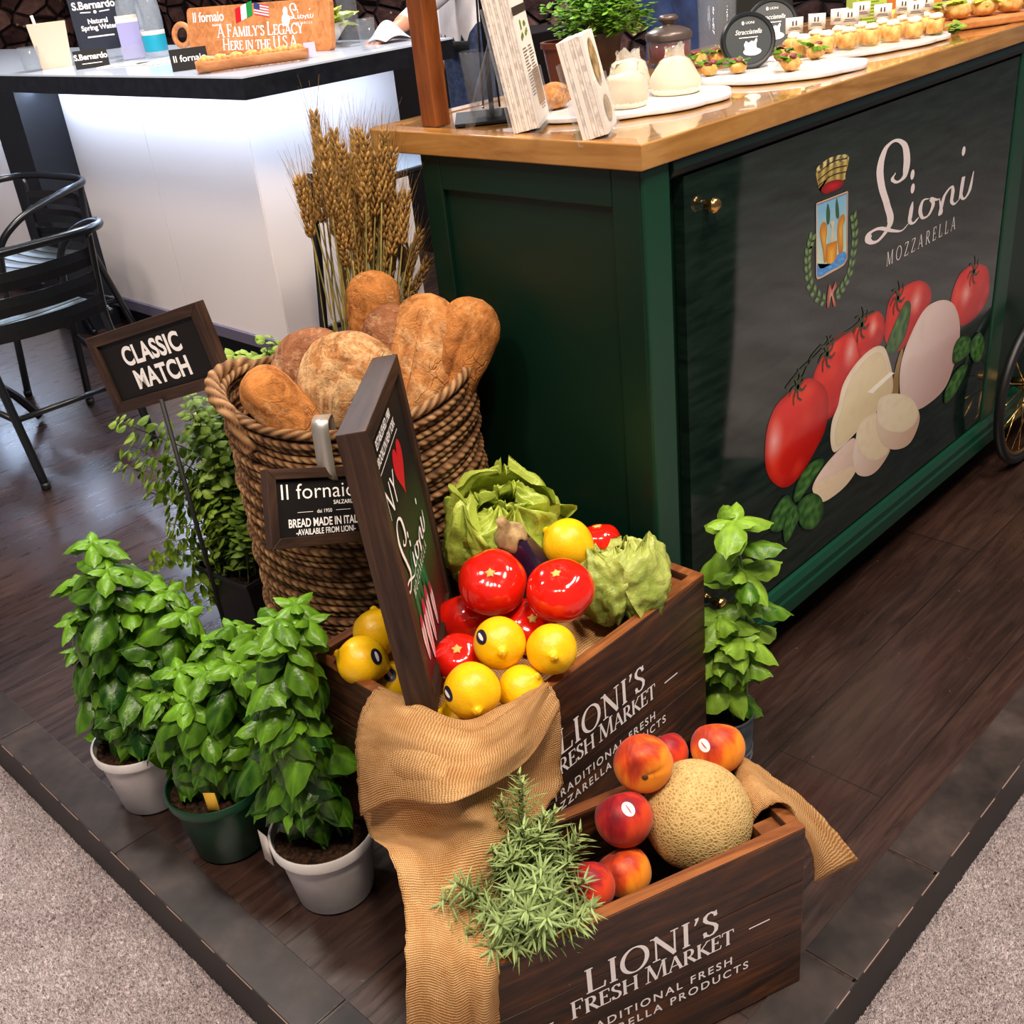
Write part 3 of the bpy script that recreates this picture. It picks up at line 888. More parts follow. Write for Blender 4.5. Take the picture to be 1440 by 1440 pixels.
def plank_floor():
    m = mat('dark_floorboards', rough=0.3, spec=1.0, coat=0.5, coatrough=0.2)
    t = NT(m)
    v = t.coords()
    br = t.n('ShaderNodeTexBrick')
    br.offset = 0.37
    br.inputs['Color1'].default_value = (0.2, 0.2, 0.2, 1)
    br.inputs['Color2'].default_value = (0.9, 0.9, 0.9, 1)
    br.inputs['Mortar'].default_value = (0, 0, 0, 1)
    br.inputs['Scale'].default_value = 1.0
    br.inputs['Mortar Size'].default_value = 0.0016
    br.inputs['Brick Width'].default_value = 1.3
    br.inputs['Row Height'].default_value = 0.195
    t.l(v, br.inputs['Vector'])
    n1 = t.noise(t.coords((1.5, 16, 16)), 4, 8, 0.6, 0.8)
    n2 = t.noise(v, 3.2, 5, 0.6)
    f = t.math('ADD', t.math('MULTIPLY', n1, 0.55), t.math('ADD', t.math('MULTIPLY', n2, 0.38), t.math('MULTIPLY', br.outputs['Color'], 0.12)))
    c = t.ramp(f, [(0.34, K(24, 14, 11)), (0.52, K(46, 29, 23)), (0.72, K(70, 46, 36))])
    c = t.mix(t.math('MULTIPLY', br.outputs['Fac'], 0.85), c, K(14, 9, 8))
    specks = t.ramp(t.noise(v, 70, 2, 0.5), [(0.74, (0, 0, 0, 1)), (0.78, (1, 1, 1, 1))])
    t.color(t.mix(t.math('MULTIPLY', specks, 0.25), c, K(150, 132, 120)))
    t.rough(t.ramp(n1, [(0.3, (0.24, 0.24, 0.24, 1)), (0.7, (0.36, 0.36, 0.36, 1))]))
    t.bump(t.math('SUBTRACT', t.math('MULTIPLY', n1, 0.06), br.outputs['Fac']), 0.10, 0.003)
    return m


FLOORB = plank_floor()
bm = BM()
box(bm, (0.413, 0.452, -0.10), (9.0, 9.5, -0.0005))
struct('platform_floor', bm, FLOORB, smooth=False)

EDGE_WOOD = speckle('edge_board', [(0.35, K(34, 28, 26)), (0.55, K(54, 45, 42)), (0.75, K(76, 64, 60))], 9, rough=0.36, spec=0.5, bump=0.04, detail=7)
EDGE_LINE = mat('worn_edge', K(140, 112, 100), rough=0.7)
RISER = mat('riser_board', K(24, 21, 20), rough=0.55)
bm = BM()
y = 0.449
segs = [(0.449, 0.97), (0.973, 1.505), (1.508, 1.985), (1.988, 2.48), (2.483, 3.0), (3.003, 3.6), (3.603, 4.4), (4.403, 5.4)]
for a, b in segs:
    box(bm, (0.410, a + 0.0015, -0.02), (0.487, b - 0.0015, 0.0012))
o = struct('trim_1', bm, EDGE_WOOD, smooth=False, bevel=0.0012)
bm = BM()
for a, b in [(0.490, 0.957), (0.960, 1.200), (1.203, 1.72), (1.723, 2.3), (2.303, 2.9), (2.903, 3.6), (3.603, 4.5), (4.503, 6)]:
    box(bm, (a + 0.0015, 0.447, -0.02), (b - 0.0015, 0.526, 0.0012))
struct('trim_2', bm, EDGE_WOOD, smooth=False, bevel=0.0012)
bm = BM()
box(bm, (0.4095, 0.4465, -0.1), (0.413, 9.0, -0.004))
box(bm, (0.413, 0.4465, -0.1), (9.0, 0.45, -0.004))
struct('trim_3', bm, RISER, smooth=False)
bm = BM()
for i in range(60):
    a = 0.46 + i * 0.09
    box(bm, (0.4090, a + R_.uniform(0, .03), -0.0035), (0.4105, a + R_.uniform(.05, .088), -0.0008))
    a = 0.43 + i * 0.09
    box(bm, (a + R_.uniform(0, .03), 0.4458, -0.0035), (a + R_.uniform(.05, .088), 0.4474, -0.0008))
struct('trim_4', bm, EDGE_LINE, smooth=False)


# back wall of stacked stone
def stone_mat():
    m = mat('stone_wall', rough=0.9, spec=0.2)
    t = NT(m)
    v = t.coords((1, 1, 1.5))
    vo = t.n('ShaderNodeTexVoronoi', feature='DISTANCE_TO_EDGE')
    vo.inputs['Scale'].default_value = 5.5
    t.l(v, vo.inputs['Vector'])
    vc = t.n('ShaderNodeTexVoronoi')
    vc.inputs['Scale'].default_value = 5.5
    t.l(v, vc.inputs['Vector'])
    n = t.noise(v, 9, 6, 0.65)
    c = t.ramp(t.math('ADD', t.math('MULTIPLY', n, 0.6), t.math('MULTIPLY', vc.outputs['Color'], 0.4)), [(0.3, K(38, 24, 24)), (0.52, K(84, 56, 52)), (0.75, K(138, 100, 90))])
    e = t.ramp(vo.outputs['Distance'], [(0.0, (0, 0, 0, 1)), (0.10, (1, 1, 1, 1))])
    dots = t.n('ShaderNodeTexVoronoi')
    dots.inputs['Scale'].default_value = 11
    t.l(v, dots.inputs['Vector'])
    dm = t.math('MULTIPLY', t.ramp(dots.outputs['Distance'], [(0.10, (1, 1, 1, 1)), (0.16, (0, 0, 0, 1))]), t.ramp(t.noise(v, 1.6, 2, 0.5), [(0.5, (0, 0, 0, 1)), (0.56, (1, 1, 1, 1))]))
    t.color(t.mix(dm, t.mix(e, K(16, 10, 11), c), K(216, 176, 140)))
    t.bump(t.math('ADD', t.math('MULTIPLY', e, 1.0), t.math('MULTIPLY', n, 0.4)), 0.8, 0.05)
    return m


bm = BM()
box(bm, (4.3, 1.0, -0.1), (4.5, 9.2, 3.0))
STONE = stone_mat()
struct('wall_back', bm, STONE, smooth=False)
bm = BM()
box(bm, (0.4, 9.1, -0.1), (4.3, 9.3, 3.0))
struct('wall_left', bm, STONE, smooth=False)

# ================================================================== WHITE SERVING BAR
BAR_WHITE = mat('bar_panel', K(226, 212, 204), rough=0.28, spec=0.5)
BAR_TOP = mat('bar_top_stone', K(214, 222, 236), rough=0.12, spec=0.5)
BAR_EDGE = speckle('bar_edge', [(0.4, K(18, 20, 26)), (0.7, K(30, 32, 38))], 30, rough=0.4, bump=0)
LED = mat('led_strip', K(200, 220, 255), emit=(0.56, 0.72, 1.0, 1), estr=48)
bar = thing('serving_bar', 'white panelled serving bar with a black edge lit from under its lip', 'bar', (1.97, 2.98, 0))
bm = BM()
# body panels with open seams
for a, b in [(3.13, 3.79), (3.793, 4.45), (4.453, 5.0), (5.003, 5.6), (5.604, 6.6)]:
    box(bm, (1.97, a, 0.10), (2.02, b, 0.955))
for a, b in [(1.974, 2.60)]:
    box(bm, (a, 3.128, 0.10), (b, 3.16, 0.955))
put('panel', bm, BAR_WHITE, bar, smooth=False)
bm = BM()
box(bm, (2.0201, 3.1601, 0.0), (2.5999, 6.6, 0.955))
put('core', bm, BLACK_MATT, bar, smooth=False)
bm = BM()
box(bm, (2.0, 3.15, 0.0), (2.59, 6.6, 0.1))
put('kickboard', bm, mat('kick_board', K(30, 26, 36), rough=0.4), bar, smooth=False)
bm = BM()
box(bm, (1.955, 3.11, 0.085), (1.97, 6.6, 0.125))
box(bm, (1.955, 3.11, 0.085), (2.6, 3.128, 0.125))
put('plinth_strip', bm, mat('plinth_strip', K(96, 88, 104), rough=0.4), bar, smooth=False)
bm = BM()
box(bm, (1.80, 2.83, 0.957), (2.62, 6.7, 1.0145))
put('edge_band', bm, BAR_EDGE, bar, smooth=False)
bm = BM()
box(bm, (1.803, 2.833, 1.0145), (2.617, 6.69, 1.02))
put('bar_top', bm, BAR_TOP, bar, smooth=False)
bm = BM()
box(bm, (1.860, 2.95, 0.949), (1.882, 6.5, 0.9565))
box(bm, (1.90, 2.955, 0.949), (2.55, 2.977, 0.9565))
put('light_strip', bm, LED, bar, smooth=False)
bm = BM()
box(bm, (1.80, 4.40, 0.0), (1.969, 4.66, 0.957))
put('post', bm, mat('bar_post', K(20, 22, 28), rough=0.4), bar, smooth=False)

# ================================================================== CART
CX0, CY0 = 1.175, 0.93
cart = thing('market_cart', 'dark green vending cart with a wooden counter, printed front panel and spoked wheel', 'cart', (1.8, 1.15, 0))
bm = BM()
box(bm, (1.185, 0.95, 0.096), (3.1, 1.37, 1.004))
put('body', bm, GREEN_SHADED, cart, smooth=False)
bm = BM()
box(bm, (1.176, 0.935, 0.096), (1.186, 0.985, 1.004))
box(bm, (1.176, 1.335, 0.096), (1.186, 1.378, 1.004))
box(bm, (1.176, 0.985, 0.096), (1.186, 1.335, 0.17))
box(bm, (1.176, 0.985, 0.95), (1.186, 1.335, 1.004))
put('end_frame', bm, GREEN_SHADED, cart, smooth=False, bevel=0.002)
bm = BM()
box(bm, (1.178, 0.928, 0.096), (1.235, 0.951, 1.004))
put('corner_post', bm, GREEN, cart, smooth=False, bevel=0.003)
bm = BM()
box(bm, (2.432, 0.926, 0.096), (2.50, 0.951, 1.004))
put('corner_post', bm, GREEN, cart, smooth=False, bevel=0.003)
# moulded base rail and top rail
bm = BM()
prof = [(0.951, 0.094), (0.914, 0.094), (0.914, 0.126), (0.9175, 0.130), (0.9175, 0.145), (0.924, 0.158), (0.932, 0.160), (0.951, 0.160)]
Mx = frame((1.178, 0, 0), (0, 1, 0), (0, 0, 1), (1, 0, 0))
prism(bm, prof, 0.0, 1.92, Mx)
put('base_rail', bm, GREEN, cart, smooth=False, bevel=0.0015)
bm = BM()
prof = [(0.951, 1.004), (0.924, 1.004), (0.922, 0.992), (0.927, 0.983), (0.935, 0.978), (0.951, 0.978)]
prism(bm, prof, 0.06, 1.92, Mx)
put('top_rail', bm, mat('top_rail_shaded', K(6, 24, 22), rough=0.4), cart, smooth=False, bevel=0.0015)  # shade under the counter is put into the rail's green

# printed front panel
PANEL = mat('panel_board', K(16, 22, 20), rough=0.06, spec=1.0, coat=0.0)
t = NT(PANEL)
t.color(t.ramp(t.noise(t.coords((2, 2, 14)), 5, 6, 0.6), [(0.35, K(12, 24, 19)), (0.7, K(28, 43, 36))]))
bm = BM()
box(bm, (1.268, 0.93, 0.165), (2.431, 0.948, 0.977))
panel = put('front_panel', bm, PANEL, cart, smooth=False)
INK = mat('print_ink', rough=0.08, spec=0.5)
t = NT(INK)
at = t.n('ShaderNodeAttribute', attribute_name='print')
t.color(at.outputs['Color'])


def lin(c):
    return srgb(*[max(0, min(255, x)) for x in c])


def mixc(a, b, f):
    f = max(0, min(1, f))
    return tuple(a[i] + (b[i] - a[i]) * f for i in range(3))


def pfill(bm, out, fn, M, z, sm=6, rings=9, smooth=True):
    """fill an outline (star-shaped about its middle) with printed colour fn(u, v)"""
    lay = bm.loops.layers.float_color.get('print') or bm.loops.layers.float_color.new('print')
    P = [(p.x, p.y) for p in spline([(a, b, 0) for a, b in out], sm, closed=True)] if smooth else list(out)
    cx = sum(p[0] for p in P) / len(P)
    cy = sum(p[1] for p in P) / len(P)
    x0, x1 = min(p[0] for p in P), max(p[0] for p in P)
    y0, y1 = min(p[1] for p in P), max(p[1] for p in P)
    info = {}
    prev = None
    for r in range(rings + 1):
        tt = (r / rings) ** 0.8
        row = []
        for p in (P if r else P[:1]):
            q = (cx + (p[0] - cx) * tt, cy + (p[1] - cy) * tt)
            v = bm.verts.new(M @ Vector((q[0], q[1], z)))
            info[v] = lin(fn((q[0] - (x0 + x1) / 2) / ((x1 - x0) / 2), (q[1] - (y0 + y1) / 2) / ((y1 - y0) / 2), tt))
            row.append(v)
        if prev:
            n = len(row)
            for i in range(n):
                j = (i + 1) % n
                try:
                    f = bm.faces.new((prev[0], row[i], row[j])) if len(prev) == 1 else bm.faces.new((prev[i], row[i], row[j], prev[j]))
                except ValueError:
                    continue
                for l in f.loops:
                    l[lay] = info[l.vert]
        prev = row


def pline(bm, pts, w, colr, M, z, taper=True):
    lay = bm.loops.layers.float_color.get('print') or bm.loops.layers.float_color.new('print')
    P = spline([(a, b, 0) for a, b in pts], 6)
    n0 = len(bm.faces)
    ribbon(bm, [(p.x, p.y) for p in P], [w * (1 - .5 * i / len(P)) if taper else w for i in range(len(P))], M, z=z)
    bm.faces.ensure_lookup_table()
    for f in bm.faces[n0:]:
        for l in f.loops:
            l[lay] = lin(colr)


# the panel's own plane: x along the cart, y up, normal towards the aisle
MP = frame((0, 0.93, 0), (1, 0, 0), (0, 0, 1), (0, -1, 0))


def tomato_print(hx, hy, seed):
    def f(u, v, t):
        c = mixc((212, 34, 20), (150, 10, 8), (0.45 * (u * 0.7 - v * 0.8) + 0.25))
        n = noise.noise(Vector((u * 2 + seed, v * 2, 0)))
        c = mixc(c, (232, 76, 44), max(0, n) * 0.9)
        d = math.hypot((u - hx) * 1.6, (v - hy))
        c = mixc(c, (238, 190, 184), max(0, 0.85 - d * 1.6))
        return mixc(c, (110, 6, 6), max(0, t - 0.86) * 3.2)
    return f


def cheese_print(a, b, seed=0.0):
    def f(u, v, t):
        c = mixc(a, b, 0.5 + 0.45 * (u * 0.75 - v * 0.6))
        n = noise.noise(Vector((u * 4 + seed, v * 4, 1)))
        return mixc(c, (200, 176, 150), max(0, n) * .35 + max(0, t - .9) * 2.5)
    return f


def leaf_print(seed):
    def f(u, v, t):
        n = noise.noise(Vector((u * 3 + seed, v * 3, 2)))
        c = mixc((40, 78, 34), (96, 140, 66), 0.4 + n * 0.8 - abs(u) * .25)
        return mixc(c, (20, 46, 22), max(0, t - .8) * 3)
    return f


Pd = PRINT
bm = BM()
for k, hx, hy in (('tom3', .2, .3), ('tom5', -.25, .1), ('tom4', .3, .3), ('tom2', .5, .4), ('tom1', -.72, .15)):
    pfill(bm, Pd[k], tomato_print(hx, hy, len(k) + ord(k[-1])), MP, 0.0003 + 0.0001 * ord(k[-1]) % 0.0005)
put('printed_tomatoes', bm, INK, panel)
bm = BM()
CR, PK = (240, 228, 208), (206, 170, 156)
pfill(bm, Pd['lf5'], leaf_print(5), MP, 0.0009)
pfill(bm, Pd['stem'], lambda u, v, t: (150, 116, 70), MP, 0.0010)
pfill(bm, Pd['mozz'], cheese_print((236, 214, 206), (186, 146, 140)), MP, 0.0011)
pfill(bm, Pd['half'], cheese_print((240, 226, 202), (214, 190, 160)), MP, 0.0012)
pfill(bm, Pd['face'], cheese_print((230, 212, 176), (216, 194, 150), 4), MP, 0.0013)
pfill(bm, Pd['shard'], lambda u, v, t: (246, 238, 220), MP, 0.0014, smooth=False)
pfill(bm, Pd['s3'], cheese_print((240, 216, 200), (208, 172, 156)), MP, 0.0014)
pfill(bm, Pd['s3f'], cheese_print((234, 210, 176), (222, 196, 164)), MP, 0.0015)
pfill(bm, Pd['s2'], cheese_print((238, 220, 206), (204, 168, 148)), MP, 0.0016)
pfill(bm, Pd['s2f'], cheese_print((236, 218, 186), (226, 204, 168)), MP, 0.0017)
pfill(bm, Pd['s1'], cheese_print((232, 208, 186), (200, 164, 140)), MP, 0.0018)
pfill(bm, Pd['s1f'], cheese_print((236, 220, 192), (228, 208, 174), 2), MP, 0.0019)
put('printed_cheese', bm, INK, panel)
bm = BM()
for i, k in enumerate(('lf1', 'lf2', 'lf4', 'lf3')):
    pfill(bm, Pd[k], leaf_print(i), MP, 0.0020 + 0.0001 * i)
put('printed_basil', bm, INK, panel)
bm = BM()
for i, k in enumerate(('lf6', 'lf7', 'lf8')):
    pfill(bm, Pd[k], leaf_print(i + 4), MP, 0.0024 + 0.0001 * i)
put('printed_basil', bm, INK, panel)
bm = BM()
pline(bm, Pd['vine1'], 0.006, (44, 50, 30), MP, 0.0012)
pline(bm, Pd['vine2'], 0.006, (48, 52, 30), MP, 0.0012)
pline(bm, Pd['vine3'], 0.006, (40, 46, 28), MP, 0.0012)
for k in ('cal1', 'cal2', 'cal3', 'cal4', 'cal5'):
    x, z = Pd[k][0]
    for q in range(7):
        a = q * 2 * PI / 7 + 0.3
        pline(bm, [(x, z), (x + .018 * math.cos(a), z + .02 * math.sin(a)), (x + .030 * math.cos(a + .4), z + .034 * math.sin(a + .4))], 0.006, (46, 58, 30), MP, 0.0013)
put('printed_vine', bm, INK, panel)
# town crest: mural crown, shield, laurel
bm = BM()
pfill(bm, Pd['crown'], lambda u, v, t: mixc((190, 168, 96), (120, 98, 44), 0.5 + .5 * math.sin(u * 14)) if v < .45 else mixc((206, 190, 130), (70, 58, 28), (math.sin(u * 16) > 0) * 1.0), MP, 0.0004)
cr = Pd['crown']
for a, b, dz in ((0, 3, 0.0), (0, 3, -0.012), (0, 3, -0.022)):
    pline(bm, [(cr[0][0] + .006, cr[0][1] + dz - .004), ((cr[0][0] + cr[3][0]) / 2, cr[2][1] + dz - .008), (cr[3][0] - .005, cr[3][1] + dz - .003)], 0.0018, (54, 44, 20), MP, 0.0007, taper=False)
pfill(bm, Pd['crownred'], lambda u, v, t: mixc((186, 26, 28), (120, 10, 14), t), MP, 0.0008)
pfill(bm, Pd['shield'], lambda u, v, t: mixc((112, 164, 196), (196, 206, 170), .5 - .5 * v + .3 * noise.noise(Vector((u * 3, v * 3, 0)))), MP, 0.0005, smooth=False)
sh = Pd['shield']
pline(bm, [sh[0], sh[1]], 0.0025, (206, 160, 130), MP, 0.0012, taper=False)
for a, b in ((1, 2), (6, 0)):
    pline(bm, [sh[a], sh[b]], 0.0025, (206, 160, 130), MP, 0.0012, taper=False)
pline(bm, [sh[2], sh[3], sh[4], sh[5], sh[6]], 0.0025, (206, 160, 130), MP, 0.0012, taper=False)
pfill(bm, Pd['tree1'], lambda u, v, t: (40, 84, 56), MP, 0.0007)
pfill(bm, Pd['tree2'], lambda u, v, t: (40, 84, 56), MP, 0.0007)
pfill(bm, Pd['water'], lambda u, v, t: mixc((50, 116, 190), (110, 176, 220), noise.noise(Vector((u * 5, v * 5, 0))) + .3), MP, 0.0007)
pfill(bm, Pd['fount'], lambda u, v, t: (196, 180, 150), MP, 0.0008)
pfill(bm, Pd['lionl'], lambda u, v, t: mixc((222, 162, 50), (160, 92, 20), t * .8), MP, 0.0009)
pfill(bm, Pd['lionr'], lambda u, v, t: mixc((222, 162, 50), (160, 92, 20), t * .8), MP, 0.0009)
pfill(bm, Pd['barrel'], lambda u, v, t: mixc((232, 170, 44), (176, 106, 20), abs(u)), MP, 0.0010, smooth=False)
for wk, sgn in (('wl', 1), ('wr', -1)):
    W = spline([(a, b, 0) for a, b in Pd[wk]], 4)
    pline(bm, [(p.x, p.y) for p in W], 0.0016, (70, 92, 50), MP, 0.0004)
    for i in range(1, len(W), 2):
        d = (W[i] - W[i - 1]).normalized()
        for s in (-1, 1):
            q = Vector((-d.y, d.x, 0)) * s
            a = W[i] - d * .004
            e = W[i] - d * .019 + q * .011
            mid = (a + e) / 2
            w = q * .0045 + d * .004
            pfill(bm, [(a.x, a.y), (mid.x + w.x, mid.y + w.y), (e.x, e.y), (mid.x - w.x, mid.y - w.y)], lambda u, v, t: mixc((128, 148, 96), (58, 84, 46), t), MP, 0.0005, sm=3, rings=3)
pfill(bm, Pd['bow'], lambda u, v, t: mixc((206, 160, 140), (150, 60, 50), t), MP, 0.0009, rings=4)
put('emblem', bm, INK, panel)
INKW = mat('panel_white_ink', K(222, 208, 206), rough=0.1, spec=0.5)
bm = BM()
script_word(bm, [(Pd['sL'], .026, .005), (Pd['si'][2:], .017, .004), (Pd['so'], .016, .004), (Pd['sn'], .016, .004), (Pd['si2'], .016, .004)], frame((0, 0.9296, 0), (1, 0, 0), (0, 0, 1), (0, -1, 0)), Pd['dots'][:1] + Pd['dots'][1:2] + Pd['dots'][2:], 0.008)
serif(bm, 'MOZZARELLA', frame((2.041, 0.9296, 0.6815), (1, 0, 0), (0, 0, 1), (0, -1, 0)), 0.0265, xs=0.92, tk=.115, tn=.05, tracking=0.42, sw=.2)
put('lettering', bm, INKW, panel, smooth=False)

# fixing knobs on the front
for x, z in ((1.322, 0.926), (1.330, 0.236)):
    bm = BM()
    lathe(bm, [(0, 0), (.007, 0), (.007, .008), (.011, .011), (.012, .016), (.009, .021), (0, .023)], 20, frame((x, 0.93, z), (1, 0, 0), (0, 0, 1), (0, -1, 0)))
    put('knob', bm, BRASS, cart)
# counter
bm = BM()
box(bm, (1.199, 0.952, 1.006), (3.2, 1.46, 1.0385), 0)
box(bm, (1.1635, 0.9195, 1.0055), (3.2, 0.952, 1.040), 0)
put('counter_top', bm, COUNTER_WOOD, cart, smooth=False, bevel=0.002)
bm = BM()
Me = frame((0, 0, 0), (1, 0, 0), (0, 1, 0), (0, 0, 1))
prism(bm, [(1.1625, 0.9188), (1.1985, 0.9535), (1.1985, 1.46), (1.22, 1.46), (1.22, 1.494), (1.183, 1.494), (1.168, 1.488), (1.1625, 1.474)], 1.0052, 1.0404, Me)
put('counter_end', bm, COUNTER_WOOD_Y, cart, smooth=False, bevel=0.002)
bm = BM()
box(bm, (1.22, 1.46, 1.0055), (3.2, 1.494, 1.040))
put('counter_back', bm, COUNTER_WOOD, cart, smooth=False, bevel=0.002)
bm = BM()
tube(bm, [(1.2155, 1.374, 1.040), (1.2155, 1.374, 2.3)], 0.0235, 4, cap=True)
put('canopy_post', bm, POST_WOOD, cart, smooth=False, bevel=0.002)
for x, yy in ((1.28, 1.0), (1.28, 1.3), (3.0, 1.3)):
    bm = BM()
    tube(bm, [(x, yy, 0.0), (x, yy, 0.1)], 0.03, 12)
    put('leg', bm, BLACK_MATT, cart)
# spoked wheel
wx, wz, wr, wy = 2.607, 0.203, 0.2, 0.882
wheel = bpy.data.objects.new('wheel', None)
COL.objects.link(wheel)
wheel.parent = cart
wheel.location = (wx - 1.8, wy - 1.15, wz)
ring = lambda r, n=64: [(wx + r * math.cos(2 * PI * i / n), wy, wz + r * math.sin(2 * PI * i / n)) for i in range(n)]
bm = BM()
tube(bm, ring(wr - .011), 0.0115, 12, closed=True)
put('tyre', bm, RUBBER, wheel)
bm = BM()
tube(bm, ring(wr - .026), 0.007, 8, closed=True)
put('rim', bm, BRASS, wheel)
bm = BM()
tube(bm, [(wx, wy - .035, wz), (wx, wy - .03, wz), (wx, wy - .022, wz), (wx, wy + .02, wz), (wx, wy + .05, wz)], [.008, .012, .017, .017, .01], 16)
put('hub', bm, BRASS, wheel)
bm = BM()
for i in range(18):
    a = 2 * PI * i / 18
    b = a + (0.25 if i % 2 else -0.25)
    yy = wy + (.015 if i % 2 else -.015)
    tube(bm, [(wx + .016 * math.cos(b), yy, wz + .016 * math.sin(b)), (wx + (wr - .03) * math.cos(a), wy, wz + (wr - .03) * math.sin(a))], 0.0017, 6)
put('spokes', bm, BRASS, wheel)
# ================================================================== CRATES
def crate_letters(parent, L, face_y):
    M = lambda z: frame((L / 2, face_y - 0.0004, z), (1, 0, 0), (0, 0, 1), (0, -1, 0))
    W = wmat(parent)
    bm = BM()
    serif(bm, "LIONI'S", W @ M(.171), .042, xs=1.02, tk=.15, tn=.055, tracking=.05)
    serif(bm, 'FRESH MARKET', W @ M(.139), .0272, xs=1.02, tk=.16, tn=.06, tracking=.02, caps={0: 1.12, 6: 1.12, **{i: .94 for i in range(12) if i not in (0, 6)}})
    for sx in (-1, 1):
        Mb = W @ M(.151)
        ribbon(bm, [(sx * .147, 0), (sx * .178, 0)], [.0022, .0022], Mb)
    text(bm, 'TRADITIONAL FRESH', W @ M(.1005), .0135, bold=.012, spacing=1.35)
    text(bm, 'MOZZARELLA PRODUCTS', W @ M(.0785), .0135, bold=.012, spacing=1.35)
    put('lettering', bm, WHITE_PRINT, parent, smooth=False)


def make_crate(name, label, loc, rotz, L, D, H, zb, planks_end=3):
    """origin at the left front bottom corner"""
    t = thing(name, label, 'crate', loc, rotz)
    W = wmat(t)
    T = .017

    def bx(bm, lo, hi):
        box(bm, lo, hi, 0, W)
    bm = BM()
    hs = [0, H * .36, H * .68, H]
    for a, b in zip(hs, hs[1:]):
        bx(bm, (0, 0, a + .0006), (L, T, b - .0006))
    front = put('front_panel', bm, CRATE_X, t, smooth=False, bevel=.0015)
    bm = BM()
    for a, b in zip(hs, hs[1:]):
        bx(bm, (0, D - T, a + .0006), (L, D, b - .0006))
    put('back_panel', bm, CRATE_X, t, smooth=False, bevel=.0015)
    for x0 in (0.0005, L - T - .0005):
        bm = BM()
        for a, b in zip(hs, hs[1:]):
            bx(bm, (x0, T + .0006, a + .0012), (x0 + T, D - T - .0006, b - .0014))
        put('end_panel', bm, CRATE_Y, t, smooth=False, bevel=.0015)
    bm = BM()
    bx(bm, (T, T, .004), (L - T, D - T, .016))
    put('bottom', bm, CRATE_X, t, smooth=False)
    for cx, cy in ((T, T), (L - T - .03, T), (T, D - T - .03), (L - T - .03, D - T - .03)):
        bm = BM()
        bx(bm, (cx, cy, .016), (cx + .03, cy + .03, H - .012))
        put('corner_block', bm, CRATE_EDGE, t, smooth=False)
    bm = BM()      # sawn rim of the boards
    bx(bm, (0.0005, .0005, H), (L - .0005, T - .0005, H + .0012))
    bx(bm, (0.0005, D - T + .0005, H), (L - .0005, D - .0005, H + .0012))
    bx(bm, (.0005, T, H - .0012), (T, D - T, H + .0010))
    bx(bm, (L - T, T, H - .0012), (L - .0005, D - T, H + .0010))
    put('rim', bm, CRATE_EDGE, t, smooth=False)
    crate_letters(front, L, 0.0) if False else None
    # lettering belongs to the front board
    M0 = W
    bm = BM()
    Mz = lambda z: M0 @ frame((L / 2, -0.0006, z), (1, 0, 0), (0, 0, 1), (0, -1, 0))
    serif(bm, "LIONI'S", Mz(.171), .042, xs=1.0, tk=.15, tn=.055, tracking=.05)
    serif(bm, 'FRESH MARKET', Mz(.139), .0272, xs=.97, tk=.16, tn=.06, tracking=.0, caps={0: 1.12, 6: 1.12, **{i: .94 for i in range(12) if i not in (0, 6)}})
    for sx in (-1, 1):
        ribbon(bm, [(sx * .140, 0), (sx * .172, 0)], [.0022, .0022], Mz(.150))
    text(bm, 'TRADITIONAL FRESH', Mz(.1005), .0135, bold=.012, spacing=1.3)
    text(bm, 'MOZZARELLA PRODUCTS', Mz(.0785), .0135, bold=.012, spacing=1.3)
    put('lettering', bm, WHITE_PRINT, front, smooth=False)
    return t


BX0, BX1, BY0, BY1, BZ0, BZ1 = 0.648, 1.140, 0.815, 1.150, 0.142, 0.430
make_crate('wooden_crate', 'dark wooden crate heaped with tomatoes, lemons and lettuce, beside the green cart', (BX0, BY0, BZ0), 0, BX1 - BX0, BY1 - BY0, BZ1 - BZ0 - .0012, BZ0)
a_ = math.radians(-21.6)
FO = Vector((0.912 - .45 * math.cos(a_), 0.505 - .45 * math.sin(a_), 0.0))
make_crate('wooden_crate', 'low dark wooden crate in front holding a melon, peaches and rosemary', (FO.x, FO.y, 0.0014), a_, .45, .182, .282, 0)
# block that lifts the rear crate
bm = BM()
box(bm, (.70, .85, .0015), (1.10, 1.10, BZ0))
rb = put('riser_box', bm, mat('riser_paint', K(24, 20, 18), rough=0.7), smooth=False, origin=(.9, .97, .0015), bevel=.003)
tag(rb, 'plain dark riser box under the crate of tomatoes and lemons', 'box')

# filling of hay paper that the produce lies on
def inner(u, v):
    return Vector((BX0 + .02 + u * (BX1 - BX0 - .04), BY0 + .02 + v * (BY1 - BY0 - .04), 0))


